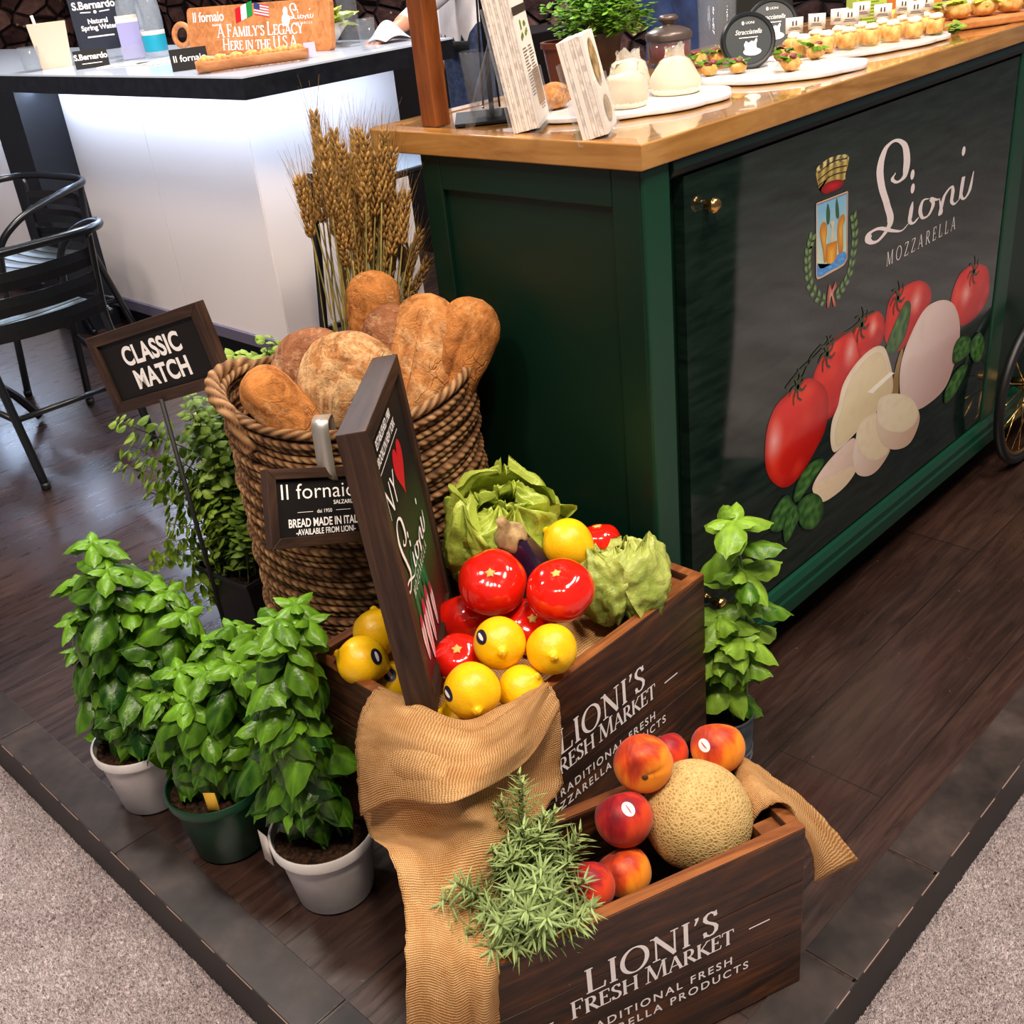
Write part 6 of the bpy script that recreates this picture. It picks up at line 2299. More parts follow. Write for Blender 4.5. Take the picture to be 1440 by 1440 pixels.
# sign holder of two black boards seen from the edge
sh_ = thing('sign_holder', 'black upright sign holder seen edge-on beside the drinking glass', 'sign', (1.285, 1.315, CT))
vd = Vector((.70, .714, 0)).normalized()
vn = Vector((-vd.y, vd.x, 0))
bm = BM()
Mb = frame((1.285, 1.315, CT), vd, vn, (0, 0, 1))
box(bm, (-.055, -.06, 0), (.075, .06, .005), 0, Mb)
put('base', bm, BLACK_MATT, sh_, smooth=False, bevel=.001)
bm = BM()
box(bm, (-.012, -.004, .005), (-.004, .004, .30), 0, Mb)
put('upright', bm, BLACK_METAL, sh_, smooth=False)
for s in (-1, 1):
    bm = BM()
    Ms = Mb @ Matrix.Rotation(s * .045, 4, 'X')
    box(bm, (-.045, s * .014 - .0015, .022), (.13, s * .014 + .0015, .33), 0, Ms)
    put('board', bm, SIGN_BLACK, sh_, smooth=False)


def leaflet_stand(name, label, P0, w, s, hl, lean_, sheets, cat, front_fn, top_gap=.35):
    """acrylic holder with a leaning stack; P0 front lower left, w along the front, s from the front towards the back"""
    P0 = Vector(P0); w = Vector(w); s = Vector(s)
    W, D = w.length, s.length
    wx = w.normalized()
    up = (Vector((0, 0, hl)) + s.normalized() * lean_)
    Hh = up.length
    uy = up.normalized()
    nz = wx.cross(uy).normalized()
    M = frame(P0, wx, uy, nz)
    t = thing(name, label, cat, P0)
    rr = random.Random(3)
    d = 0.0
    k = 0
    while d < D - .003:
        th = rr.uniform(*sheets)
        bm = BM()
        a = rr.uniform(0, .004)
        box(bm, (0.002 + a, .002, -d - th + .0004), (W - .002 + a * .3, Hh * (1 - .012 * rr.random()), -d), 0, M)
        put('leaflet', bm, [PAPER, PAPER_EDGE][k % 2], t, smooth=False)
        d += th
        k += 1
    front_fn(t, M @ Matrix.Translation((0, 0, .0005)), W, Hh)
    bm = BM()
    hh = Hh * top_gap
    box(bm, (-.002, -.002, .0012), (W + .002, hh, .0030), 0, M)
    box(bm, (-.003, -.002, -D - .004), (W + .003, Hh * .8, -D - .002), 0, M)
    box(bm, (-.003, -.0035, -D - .002), (W + .003, -.0015, .003), 0, M)
    put('holder', bm, ACRYL, t, smooth=False)
    bm = BM()
    bk_ = M @ Vector((W / 2, Hh * .62, -D - .004))
    gd = Vector((bk_.x, bk_.y, 0)) + s.normalized() * .055
    sheet(bm, [[Vector((gd.x, gd.y, CT + .0006)) - wx * W * .35, Vector((gd.x, gd.y, CT + .0006)) + wx * W * .35], [bk_ - wx * W * .35, bk_ + wx * W * .35]])
    put('easel_leg', bm, ACRYL, t, solid=.0015)
    return t


GREY_INK = mat('grey_ink', K(96, 84, 74), rough=.6)
DARK_INK = mat('dark_ink', K(48, 34, 24), rough=.6)
GREEN_INK = mat('green_ink', K(110, 134, 40), rough=.6)
BROWN_INK = mat('brown_ink', K(150, 112, 66), rough=.6)


def newspaper_front(t, M, W, H):
    bm = BM()
    ribbon(bm, [(-.001, H * .735), (W, H * .735)], [.011] * 2, M, mi=0)
    put('band', bm, DARK_INK, t, smooth=False)
    bm = BM()
    rr = random.Random(8)
    for c in range(2):
        for r in range(22):
            y = H * .50 - r * .0042
            if r > 15 and c == 0:
                continue
            x0 = W * (.12 + .42 * c)
            ribbon(bm, [(x0, y), (x0 + W * rr.uniform(.22, .34), y)], [.0016] * 2, M)
    text(bm, 'ZONE TESTAE', M @ Matrix.Translation((W * .5, H * .83, 0)), .014, xs=.95, bold=.01)
    text(bm, 'LIONI', M @ Matrix.Translation((W * .5, H * .91, 0)), .018, xs=1.1, bold=.01)
    put('print', bm, GREY_INK, t, smooth=False)
    bm = BM()
    for i in range(9):
        a = rr.uniform(0, 6.28)
        c = (W * (.30 + .36 * (i % 2)) + rr.uniform(-.008, .008), H * .62 + rr.uniform(-.012, .012))
        poly(bm, [M @ Vector((c[0] + .006 * math.cos(a + q * 1.05) * (1 if q % 3 else 1.7), c[1] + .004 * math.sin(a + q * 1.05), .0002)) for q in range(6)])
    put('leaf_print', bm, GREEN_INK, t, smooth=False)
    bm = BM()
    ribbon(bm, [(W * .42, H * .24), (W * .92, H * .24)], [.05] * 2, M)
    put('photo_print', bm, BROWN_INK, t, smooth=False)


def card_front(t, M, W, H):
    bm = BM()
    poly(bm, [M @ Vector((W * .5 + W * .27 * math.cos(a * PI / 12), H * .70 + H * .24 * math.sin(a * PI / 12), .0002)) for a in range(24)])
    poly(bm, [M @ Vector((W * .55 + W * .27 * math.cos(a * PI / 12), H * .22 + H * .14 * math.sin(a * PI / 12), .0002)) for a in range(24)])
    put('photo_print', bm, speckle('card_print', [(.35, K(96, 70, 30)), (.55, K(160, 130, 80)), (.7, K(206, 176, 130))], 60, rough=.5, bump=0), t, smooth=False)


leaflet_stand('brochure_holder', 'clear holder of tall newsprint brochures with a dark band, on the cart', (1.202, 1.135, CT + .0045), (.093, .063, 0), (-.018, .035, 0), .215, .036, (.003, .006), 'brochures', newspaper_front)
leaflet_stand('card_holder', 'small clear holder packed with white recipe cards at the corner of the cart', (1.183, .991, CT + .0045), (.087, .054, 0), (-.013, .036, 0), .128, .031, (.0035, .008), 'cards', card_front, top_gap=.55)

# herb pots
def pot_taper(p, r0, r1, h, m, parent):
    bm = BM()
    lathe(bm, [(0, 0), (r0, 0), (r1, h - .01), (r1 + .004, h - .01), (r1 + .004, h), (r1 - .003, h), (r1 - .004, h - .02), (0, h - .02)], 36, Matrix.Translation(p))
    put('pot', bm, m, parent, ang=50)


tc = thing('plant_pot', 'reddish brown pot behind the newsprint brochures', 'pot', (1.625, 1.455, CT))
pot_taper((1.625, 1.455, CT), .030, .040, .075, TERRA, tc)
bm = BM()
lathe(bm, [(0, .06), (.036, .061), (.036, .058), (0, .058)], 24, Matrix.Translation((1.625, 1.455, CT)))
put('soil', bm, SOIL, tc)
pp = thing('parsley_plant', 'bright green parsley in a dark brown pot behind the white cards', 'plant', (1.73, 1.40, CT))
pot_taper((1.70, 1.43, CT), .030, .039, .080, DARK_TERRA, pp)
rr = random.Random(14)
sb, fb = BM(), BM()
lay = fb.verts.layers.float.new('tone')
for k in range(150):
    th_, el = rr.uniform(0, 2 * PI), rr.uniform(.05, 1.35)
    L = rr.uniform(.06, .125)
    d = Vector((math.cos(th_) * math.cos(el) * .85, math.sin(th_) * math.cos(el) * .85, math.sin(el)))
    b = Vector((1.70 + rr.uniform(-.02, .02), 1.43 + rr.uniform(-.02, .02), CT + .06))
    T = b + d * L + Vector((0, 0, .02))
    P = spline([b, b.lerp(T, .5) + Vector((0, 0, .02)), T], 4)
    tube(sb, P, .0009, 4)
    for q in range(11):
        a = rr.uniform(0, 2 * PI)
        dd = d + Vector((math.cos(a), math.sin(a), rr.uniform(-.5, .5)))
        leaf(fb, T - d * rr.uniform(0, .035) + Vector((rr.uniform(-.01, .01), rr.uniform(-.01, .01), rr.uniform(-.01, .01))), dd, (0, 0, 1), rr.uniform(.010, .018), .0055, rr.uniform(.2, .7), droop=.3, cup=.3, nl=3, nw=2, lay=lay, ripple=0)
put('stems', sb, STEM, pp)
put('foliage', fb, PARSLEY, pp)

# glass jar of red preserve
jr = thing('preserve_jar', 'glass jar of dark red preserve with a brown lid', 'jar', (1.865, 1.395, CT))
M = Matrix.Translation((1.865, 1.395, CT))
bm = BM()
lathe(bm, [(0, .004), (.038, .004), (.041, .010), (.041, .042), (0, .042)], 40, M)
put('preserve', bm, mat('red_preserve', K(120, 8, 10), rough=.1, coat=.5), jr)
bm = BM()
lathe(bm, [(0, 0), (.039, 0), (.0435, .006), (.0435, .050), (.0422, .050), (.0418, .008), (.038, .002), (0, .002)], 40, M)
put('glass', bm, CLEAR, jr)
bm = BM()
lathe(bm, [(.045, .047), (.046, .056), (.041, .062), (.026, .068), (.013, .071), (.011, .075), (.018, .080), (.020, .085), (.015, .090), (0, .091)], 40, M)
put('lid', bm, mat('pewter_lid', K(96, 82, 76), rough=.35, metal=.4), jr)

# scalloped white boards
MARBLE = speckle('white_marble', [(.40, K(214, 210, 214)), (.6, K(238, 234, 232))], 12, rough=.2, coat=.3, bump=0)


def scallop(name, label, c, a, b, rot, n, th=.008):
    pts = []
    for i in range(120):
        q = 2 * PI * i / 120
        s = 1 + .055 * abs(math.cos(n * q / 2)) - .03
        pts.append((a * s * math.cos(q), b * s * math.sin(q)))
    bm = BM()
    M = Matrix.Translation((c[0], c[1], CT)) @ Matrix.Rotation(rot, 4, 'Z')
    prism(bm, pts, 0, th, M)
    o = put(name, bm, MARBLE, smooth=False, bevel=.002, origin=(c[0], c[1], CT))
    return tag(o, label, 'board', 'white scalloped serving boards')


scallop('serving_board', 'white scalloped board under the wrapped mozzarella, nearest the card holder', (1.425, 1.14), .165, .115, math.radians(-27), 9)
scallop('serving_board', 'white scalloped board under the leafy canapes and the front black-lidded tub', (1.755, 1.075), .150, .105, math.radians(-38), 9)
scallop('serving_board', 'white scalloped board under the row of flagged bread bites', (2.045, 1.085), .205, .085, math.radians(-22), 11)
BT = CT + .008


def wrapped_cheese(name, label, c, r, hz_, seed, tw, taper=.5):
    """soft cheese in a clear bag, narrowing to the gathered top"""
    t = thing(name, label, 'cheese', (c[0], c[1], BT), 0, 'mozzarella balls in clear wrapping')
    M = Matrix.Translation((c[0], c[1], BT))
    rd = lambda f: r * (math.sin(min(1, f / .22) * PI / 2) ** .5 * .06 + .94) * (1 - (1 - taper) * max(0, (f - .2) / .8) ** 1.3)
    wob = lambda a, f: 1 + .06 * noise.noise(Vector((math.cos(a) * 1.5 + seed, math.sin(a) * 1.5, f * 2))) + .03 * noise.noise(Vector((math.cos(a) * 5 + seed, math.sin(a) * 5, f * 6)))
    bm = BM()
    n = 16
    prof = [(0, .001), (r * .86, .001), (r * .97, .006)] + [(rd(i / n), .006 + hz_ * i / n) for i in range(2, n + 1)] + [(rd(1) * .8, hz_ + .010), (rd(1) * .4, hz_ + .014), (0, hz_ + .015)]
    lathe(bm, prof, 40, M, fn=lambda p, a: Vector((p.x * wob(a, p.z / hz_), p.y * wob(a, p.z / hz_), p.z)))
    put('mozzarella', bm, MOZZ, t)
    bm = BM()
    G = []
    for i in range(15):
        f = i / 14
        row = []
        for k in range(37):
            a = 2 * PI * k / 36
            if f < .6:
                g = f / .6
                z = .008 + g * (hz_ + .004)
                rad = rd(min(1, g)) * wob(a, z / hz_) + .0012
            else:
                g = (f - .6) / .4
                z = hz_ + .012 + g * tw
                rad = rd(1) * (.86 - .10 * math.sin(PI * g) + .22 * g) * (1 + .22 * g * noise.noise(Vector((math.cos(a) * 3 + seed, math.sin(a) * 3, 0))))
                z += g * .010 * noise.noise(Vector((math.cos(a) * 2.5, math.sin(a) * 2.5, seed)))
            flat = 1 - .55 * max(0, f - .6) / .4
            row.append((c[0] + rad * math.cos(a), c[1] + rad * math.sin(a) * flat, BT + z))
        G.append(row)
    sheet(bm, G)
    put('wrapping', bm, BAG, t)
    bm = BM()
    for k in range(5):
        a = 3.5 + k * .33
        p = [(c[0] + rd(1) * .92 * math.cos(a + q * .04), c[1] + rd(1) * .9 * math.sin(a + q * .04), BT + hz_ * .93 + q * tw * .14) for q in range(5)]
        tube(bm, p, .0015, 4)
    put('wrapping_print', bm, BAGPRINT, t)
    return t


wrapped_cheese('wrapped_mozzarella', 'wrapped mozzarella ball right beside the white card holder', (1.372, 1.110), .034, .034, 2, .014, .80)
wrapped_cheese('wrapped_mozzarella', 'wrapped mozzarella at the back, between the other two on the board', (1.500, 1.205), .034, .036, 5, .016, .75)
wrapped_cheese('wrapped_mozzarella', 'wrapped mozzarella standing tallest at the right end of the board', (1.498, 1.110), .041, .040, 8, .018, .50)
bm = BM()
ball(bm, (1.335, 1.225, CT + .020 + .008), .020, 24, 14, fn=lambda u: 1 + .05 * noise.noise(u * 3), sc=(1.7, 1.2, 1))
o = put('bread_roll', bm, BREAD_PALE, origin=(1.335, 1.225, CT + .028))
tag(o, 'small pale roll on the board behind the newsprint brochures', 'bread')

# tubs with black lids, propped up to show them
def tub(name, label, c, r, nrm, word):
    n = Vector(nrm).normalized()
    x = Vector((0, 0, 1)).cross(n).normalized()
    y = n.cross(x)
    M = frame(c, x, y, n)
    t = thing(name, label, 'tub', Vector(c) - Vector((0, 0, r)), 0, 'cheese tubs with black lids')
    bm = BM()
    lathe(bm, [(0, -.062), (r * .78, -.062), (r * .82, -.058), (r * .95, -.004), (0, -.004)], 44, M)
    put('tub_body', bm, mat('white_tub', K(232, 222, 208), rough=.3), t)
    bm = BM()
    lathe(bm, [(r * .97, -.012), (r * 1.03, -.010), (r * 1.03, .003), (r * .97, .006), (r * .88, .0055), (r * .86, .003), (0, .003)], 48, M)
    lid = put('lid', bm, mat('lid_black', K(24, 26, 28), rough=.35), t, ang=40)
    bm = BM()
    lathe(bm, [(r * .855, .0034), (0, .0034)], 48, M)
    put('lid_label', bm, mat('lid_grey', K(52, 56, 58), rough=.4), lid)
    bm = BM()
    Mt = M @ Matrix.Translation((0, 0, .0042))
    text(bm, word, Mt @ Matrix.Translation((0, r * .22, 0)) , r * .17, xs=.86, shear=.35, bold=.004)
    text(bm, 'LIONI', Mt @ Matrix.Translation((.004, r * .58, 0)), r * .09)
    ribbon(bm, [(-r * .35, r * .10), (r * .35, r * .10)], [r * .03] * 2, Mt)
    poly(bm, [Mt @ Vector((-r * .18 + r * .05 * math.cos(q), r * .62 + r * .07 * math.sin(q), 0)) for q in [i * PI / 8 for i in range(16)]])
    # drawn cheese over a little dish
    poly(bm, [Mt @ Vector((r * (.12 + .34 * math.cos(q)), r * (-.42 + .14 * math.sin(q)), 0)) for q in [i * PI / 12 for i in range(24)]])
    poly(bm, [Mt @ Vector((r * a, r * b, .0002)) for a, b in ((-.14, -.36), (-.18, -.15), (-.10, -.02), (.0, -.10), (.10, -.03), (.20, -.06), (.30, .06), (.33, -.02), (.28, -.16), (.30, -.36), (.10, -.46))])
    put('lid_print', bm, WHITE_PRINT, lid, smooth=False)
    return t


tub('cheese_tub', 'tub of stracciatella with its black lid facing out, nearest the wrapped mozzarella', (1.760, 1.145, BT + .045), .046, (-.66, -.62, .28), 'Stracciatella')
tub('cheese_tub', 'tub with a black lid standing farther back beside the paper flags', (2.045, 1.275, CT + .047), .050, (-.72, -.55, .30), 'Stracciatella')

# canapes
def canape(c, label, seed, green=True, size=.026, z=BT, group='leafy canapes'):
    rr = random.Random(seed)
    t = thing('canape', label, 'canape', (c[0], c[1], z), 0, group)
    bm = BM()
    ball(bm, (c[0], c[1], z + size * .42), size * .62, 14, 9, fn=lambda u: 1 + .18 * noise.noise(u * 2.5 + Vector((seed, 0, 0))), sc=(1.1, .85, .68))
    put('toast', bm, CRUMB, t)
    if green:
        fb = BM()
        lay = fb.verts.layers.float.new('tone')
        for k in range(7):
            a = rr.uniform(0, 6.28)
            leaf(fb, (c[0] + rr.uniform(-.008, .008), c[1] + rr.uniform(-.008, .008), z + size * .72), (math.cos(a), math.sin(a), rr.uniform(.1, .9)), (0, 0, 1), rr.uniform(.018, .034), .0075, rr.uniform(.2, .6), droop=.4, cup=.5, nl=5, nw=4, lay=lay)
        put('leaves', fb, BASIL, t)
        bm = BM()
        for k in range(2):
            ball(bm, (c[0] + rr.uniform(-.01, .01), c[1] + rr.uniform(-.01, .01), z + size * .85), .006, 10, 6, sc=(1.4, 1, .6))
        put('topping', bm, mat('red_onion', K(126, 60, 62), rough=.4), t)
    return t


canape((1.672, 1.165), 'leafy canape at the left end of the board, before the front black lid', 31)
canape((1.700, 1.125), 'leafy canape just in front of the front black lid', 32)
canape((1.728, 1.040), 'leafy canape alone at the front of the middle board', 33, size=.030)
canape((1.868, 1.075), 'leafy canape nearest the flagged bites', 34, size=.030)
canape((1.840, 1.125), 'canape with salad between the two black lids', 35, size=.028)
for i, (x, y) in enumerate(((1.835, 1.305), (1.87, 1.285))):
    canape((x, y), ('herb canape beside the red preserve jar', 'herb canape on the counter behind the front black lid')[i], 40 + i, z=CT, size=.030)

# flagged bread bites
FLAG_INK = mat('flag_ink', K(70, 56, 60), rough=.6)


def bite(c, label, seed, z=BT, top=True):
    t = thing('bread_bite', label, 'snack', (c[0], c[1], z), rr.uniform(0, 1), 'bread bites on the scalloped board')
    bm = BM()
    h = .030
    G = []
    M = Matrix.Translation((c[0], c[1], z)) @ Matrix.Rotation(rr.uniform(-.5, .5), 4, 'Z')
    ball(bm, (0, 0, 0), .0165, 16, 10, fn=lambda u: 1 / max(abs(u.x), abs(u.y), abs(u.z)) ** .75 * (1 + .18 * noise.noise(u * 3 + Vector((seed, 0, 0)))), sc=(1, .95, .82))
    bm.transform(M @ Matrix.Translation((0, 0, .0165)))
    put('toast', bm, CRUMB, t)
    bm = BM()
    ball(bm, (c[0], c[1], z + .033), .012, 14, 8, fn=lambda u: 1 + .35 * noise.noise(u * 4 + Vector((seed, 3, 0))), sc=(1.2, 1, .55))
    put('cheese', bm, MOZZ, t)
    return t


def flag(c, label, z, hgt=.045, w=.032, h=.027):
    t = thing('paper_flag', label, 'flag', (c[0], c[1], z), 0, 'paper flags on cocktail sticks')
    M = facing((c[0], c[1], z), turn=rr.uniform(-.35, .35))
    bm = BM()
    tube(bm, [M @ Vector((0, -.004, 0)), M @ Vector((0, hgt + h * .5, 0))], .0009, 6)
    put('stick', bm, STRAW, t)
    bm = BM()
    sheet(bm, [[M @ Vector((-w * .1 + w * i / 4 - w * .4, hgt - h * .5 + h * j, .0008 + .0012 * math.sin(i))) for i in range(5)] for j in range(2)])
    fl_ = put('flag', bm, PAPER, t, solid=.0004)
    bm = BM()
    Mf_ = M @ Matrix.Translation((0, hgt, .0032))
    for x in (-.003, .003):
        ribbon(bm, [(x, .000), (x, .008)], [.0026] * 2, Mf_)
    for q, ww in ((-.004, .018), (-.007, .022)):
        ribbon(bm, [(-ww / 2, q), (ww / 2, q)], [.0012] * 2, Mf_)
    put('flag_print', bm, FLAG_INK, fl_, smooth=False)
    return t


rr = random.Random(77)
dirx = Vector((.927, -.375, 0))
diry = Vector((.375, .927, 0))
k = 0
names = ['first', 'second', 'third', 'fourth', 'fifth', 'sixth', 'seventh']
for r_ in range(2):
    for i in range(7):
        p = Vector((2.045, 1.085, 0)) + dirx * (-.152 + i * .051 + r_ * .012) + diry * (-.030 + r_ * .044)
        bite((p.x, p.y), 'cheese topped bread bite, %s from the left in the %s row' % (names[i], ('front', 'back')[r_]), k)
        if r_ == 1 or i in (2, 5):
            flag((p.x, p.y), 'small white paper flag on the %s bite of the %s row' % (names[i], ('front', 'back')[r_]), BT + .034, hgt=.020 + rr.uniform(-.004, .006))
        k += 1

# sandwiches on a wooden board
bm = BM()
Mw = frame((2.375, 1.045, CT), Vector((.86, -.51, 0)), Vector((.51, .86, 0)), (0, 0, 1))
prism(bm, [(-.17, -.062), (.15, -.062), (.17, -.05), (.17, .05), (.15, .062), (-.17, .062), (-.185, .05), (-.185, -.05)], 0, .014, Mw)
o = put('wooden_board', bm, BOARD_WOOD, smooth=False, bevel=.003, origin=(2.375, 1.045, CT))
tag(o, 'light wooden board under the salad sandwiches', 'board')
for i in range(5):
    p = Mw @ Vector((-.13 + i * .062, -.005, .0145))
    t = thing('sandwich', 'small salad sandwich, %s from the left on the wooden board' % names[i], 'sandwich', p, 0, 'salad sandwiches on the wooden board')
    bm = BM()
    ball(bm, (p.x, p.y, p.z + .017), .026, 18, 11, fn=lambda u: (1 + .14 * noise.noise(u * 2.4 + Vector((i * 3.0, 0, 0)))) / max(abs(u.x), abs(u.y), abs(u.z)) ** .35, sc=(1, 1, .62))
    put('bread', bm, CRUMB, t)
    fb = BM()
    lay = fb.verts.layers.float.new('tone')
    for q in range(12):
        a = rr.uniform(0, 6.28)
        leaf(fb, (p.x + rr.uniform(-.015, .015), p.y + rr.uniform(-.015, .015), p.z + .034), (math.cos(a), math.sin(a), rr.uniform(-.2, .6)), (0, 0, 1), rr.uniform(.020, .036), .010, rr.uniform(.35, .9), droop=.4, cup=.4, nl=5, nw=4, lay=lay, ripple=.03)
    put('salad', fb, LETTUCE, t)
flag((2.40, 1.08), 'small white paper flag stuck in the salad sandwiches', CT + .05, hgt=.03)
# vegetable garnish beside the boards
for i, (x, y, lb) in enumerate(((2.215, 1.02, 'green salad garnish at the tip of the flagged bites board'), (2.265, .995, 'garnish of cucumber and tomato before the wooden board'))):
    fb = BM()
    lay = fb.verts.layers.float.new('tone')
    for q in range(14):
        a = rr.uniform(0, 6.28)
        leaf(fb, (x + rr.uniform(-.022, .022), y + rr.uniform(-.012, .012), CT + .008 + rr.uniform(0, .012)), (math.cos(a), math.sin(a), rr.uniform(-.1, .8)), (0, 0, 1), rr.uniform(.014, .026), .008, rr.uniform(.1, .8), droop=.3, cup=.4, nl=4, nw=4, lay=lay)
    o = put('salad_garnish', fb, HERB, origin=(x, y, CT))
    tag(o, lb, 'salad')
# white plates at the far end
for i, (x, y, z, r, lb) in enumerate(((2.60, 1.09, CT, .13, 'lower white plate at the far right end of the counter'), (2.62, 1.11, CT + .0105, .115, 'upper white plate of the pair at the far right end'))):
    bm = BM()
    lathe(bm, [(0, 0), (r * .62, 0), (r, .010), (r * .99, .012), (r * .6, .003), (0, .003)], 56, Matrix.Translation((x, y, z)))
    o = put('plate', bm, WHITE_CER, origin=(x, y, z))
    tag(o, lb, 'plate')
# cartons at the back of the counter
bm = BM()
GB = mat('green_box', K(176, 196, 84), rough=.5)
Mg = frame((2.335, 1.215, CT), Vector((.80, -.60, 0)), Vector((.60, .80, 0)), (0, 0, 1))
box(bm, (-.034, 0, 0), (.034, .05, .125), 0, Mg)
gb = put('snack_box', bm, GB, smooth=False, origin=(2.335, 1.215, CT), bevel=.001)
tag(gb, 'light green carton with rows of print behind the flags', 'box')
bm = BM()
Mp = Mg @ frame((0, -.0006, 0), (1, 0, 0), (0, 0, 1), (0, -1, 0))
for q in range(9):
    ribbon(bm, [(-.028, .012 + q * .0065), (.026 - .01 * (q % 3), .012 + q * .0065)], [.0022] * 2, Mp)
put('print', bm, mat('box_print', K(112, 140, 40), rough=.5), gb, smooth=False)
bm = BM()
poly(bm, [Mp @ Vector((x, y, 0)) for x, y in ((-.032, .082), (.032, .082), (.032, .12), (-.032, .12))])
put('box_photo', bm, speckle('box_photo_print', [(.35, K(86, 60, 40)), (.55, K(190, 140, 110)), (.7, K(226, 206, 180))], 50, rough=.4, bump=0), gb, smooth=False)
bm = BM()
Mo = frame((2.50, 1.235, CT), Vector((.83, -.56, 0)), Vector((.56, .83, 0)), (0, 0, 1))
box(bm, (-.075, 0, .0), (.105, .10, .090), 0, Mo)
ob = put('snack_box', bm, mat('orange_box', K(196, 116, 48), rough=.5), smooth=False, origin=(2.50, 1.235, CT), bevel=.001)
tag(ob, 'orange brown carton at the back of the counter behind the sandwiches', 'box')
bm = BM()
text(bm, 'CREMES', Mo @ frame((-.03, -.0006, .048), (1, 0, 0), (0, 0, 1), (0, -1, 0)), .017, bold=.02, shear=.1)
put('lettering', bm, DARK_INK, ob, smooth=False)
bm = BM()
Mo2 = frame((2.20, 1.40, CT), Vector((.74, -.67, 0)), Vector((.67, .74, 0)), (0, 0, 1))
box(bm, (-.07, 0, 0), (.07, .10, .13), 0, Mo2)
o = put('display_box', bm, BLACK_MATT, smooth=False, origin=(2.20, 1.40, CT), bevel=.002)
tag(o, 'plain black display box behind the row of flags', 'box')
tumbler('glass_jar', 'tall clear jar standing behind the front black lid', (2.03, 1.395, CT), .038, .040, .13, 0, cat='jar')
# ================================================================== THINGS ON THE SERVING BAR
ZB = 1.0205


def card(name, label, p, w, h, tilt=.12, turn=0.0, m=SIGN_BLACK, th=.004, group=None):
    M = facing(p, tilt, turn)
    bm = BM()
    box(bm, (-w / 2, 0, -th), (w / 2, h, 0), 0, M)
    o = put(name, bm, m, smooth=False, origin=p)
    tag(o, label, 'sign', group)
    return o, M @ Matrix.Translation((0, 0, .0008))


NAVY_CARD = mat('navy_card', K(26, 32, 48), rough=.5)
o, M = card('water_sign', 'large dark sign for natural spring water on the serving bar', (2.165, 4.33, ZB + .036), .172, .205, .02, m=NAVY_CARD)
bm = BM()
text(bm, 'S.Bernardo', M @ Matrix.Translation((.004, .148, 0)), .026, bold=.03, xs=.95)
text(bm, 'Natural', M @ Matrix.Translation((.006, .096, 0)), .017, bold=.03)
text(bm, 'Spring Water', M @ Matrix.Translation((.006, .074, 0)), .017, bold=.03)
ribbon(bm, [(-.045, .050), (.055, .050)], [.005] * 2, M)
ribbon(bm, [(-.05, .137), (-.012, .135)], [.004] * 2, M)
ribbon(bm, [(.02, .135), (.058, .137)], [.004] * 2, M)
poly(bm, [M @ Vector((.004 + .006 * math.cos(a * PI / 6), .135 + .006 * math.sin(a * PI / 6), 0)) for a in range(12)])
put('lettering', bm, WHITE_PRINT, o, smooth=False)
bm = BM()
Ms = facing((2.175, 4.345, ZB))
box(bm, (-.035, 0, -.03), (.035, .046, .01), 0, Ms)
put('stand', bm, ACRYL, o, smooth=False)
o, M = card('water_sign', 'small black name card before the large water sign on the bar', (1.965, 4.04, ZB), .118, .062, .25)
bm = BM()
text(bm, 'S.Bernardo', M @ Matrix.Translation((.0, .030, 0)), .019, bold=.03, xs=.95)
ribbon(bm, [(-.035, .016), (.035, .016)], [.0025] * 2, M)
put('lettering', bm, WHITE_PRINT, o, smooth=False)
# cream carton and glass at the far end
ct = thing('paper_carton', 'cream paper carton at the far left end of the bar', 'carton', (1.96, 4.33, ZB))
bm = BM()
M = facing((1.965, 4.33, ZB))
G = []
for i in range(6):
    f = i / 5
    w = .054 + .014 * f
    G.append([M @ Vector((sx_ * w, f * .155, sz_ * w * .8 - .04)) for sx_, sz_ in ((-1, 1), (1, 1), (1, -1), (-1, -1), (-1, 1))])
sheet(bm, G)
put('carton_body', bm, mat('cream_paper', K(214, 196, 172), rough=.8), ct, smooth=False, solid=.002)
bm = BM()
box(bm, (-.048, .10, -.08), (.048, .15, -.01), 0, M)
put('napkins', bm, PAPER, ct, smooth=False)
bm = BM()
tube(bm, [M @ Vector((-.035, .12, -.03)), M @ Vector((-.042, .185, -.03))], .006, 8)
put('spoon', bm, PAPER, ct)
tumbler('drinking_glass', 'small clear glass in front of the cream carton', (1.872, 4.335, ZB), .030, .038, .085, .3)
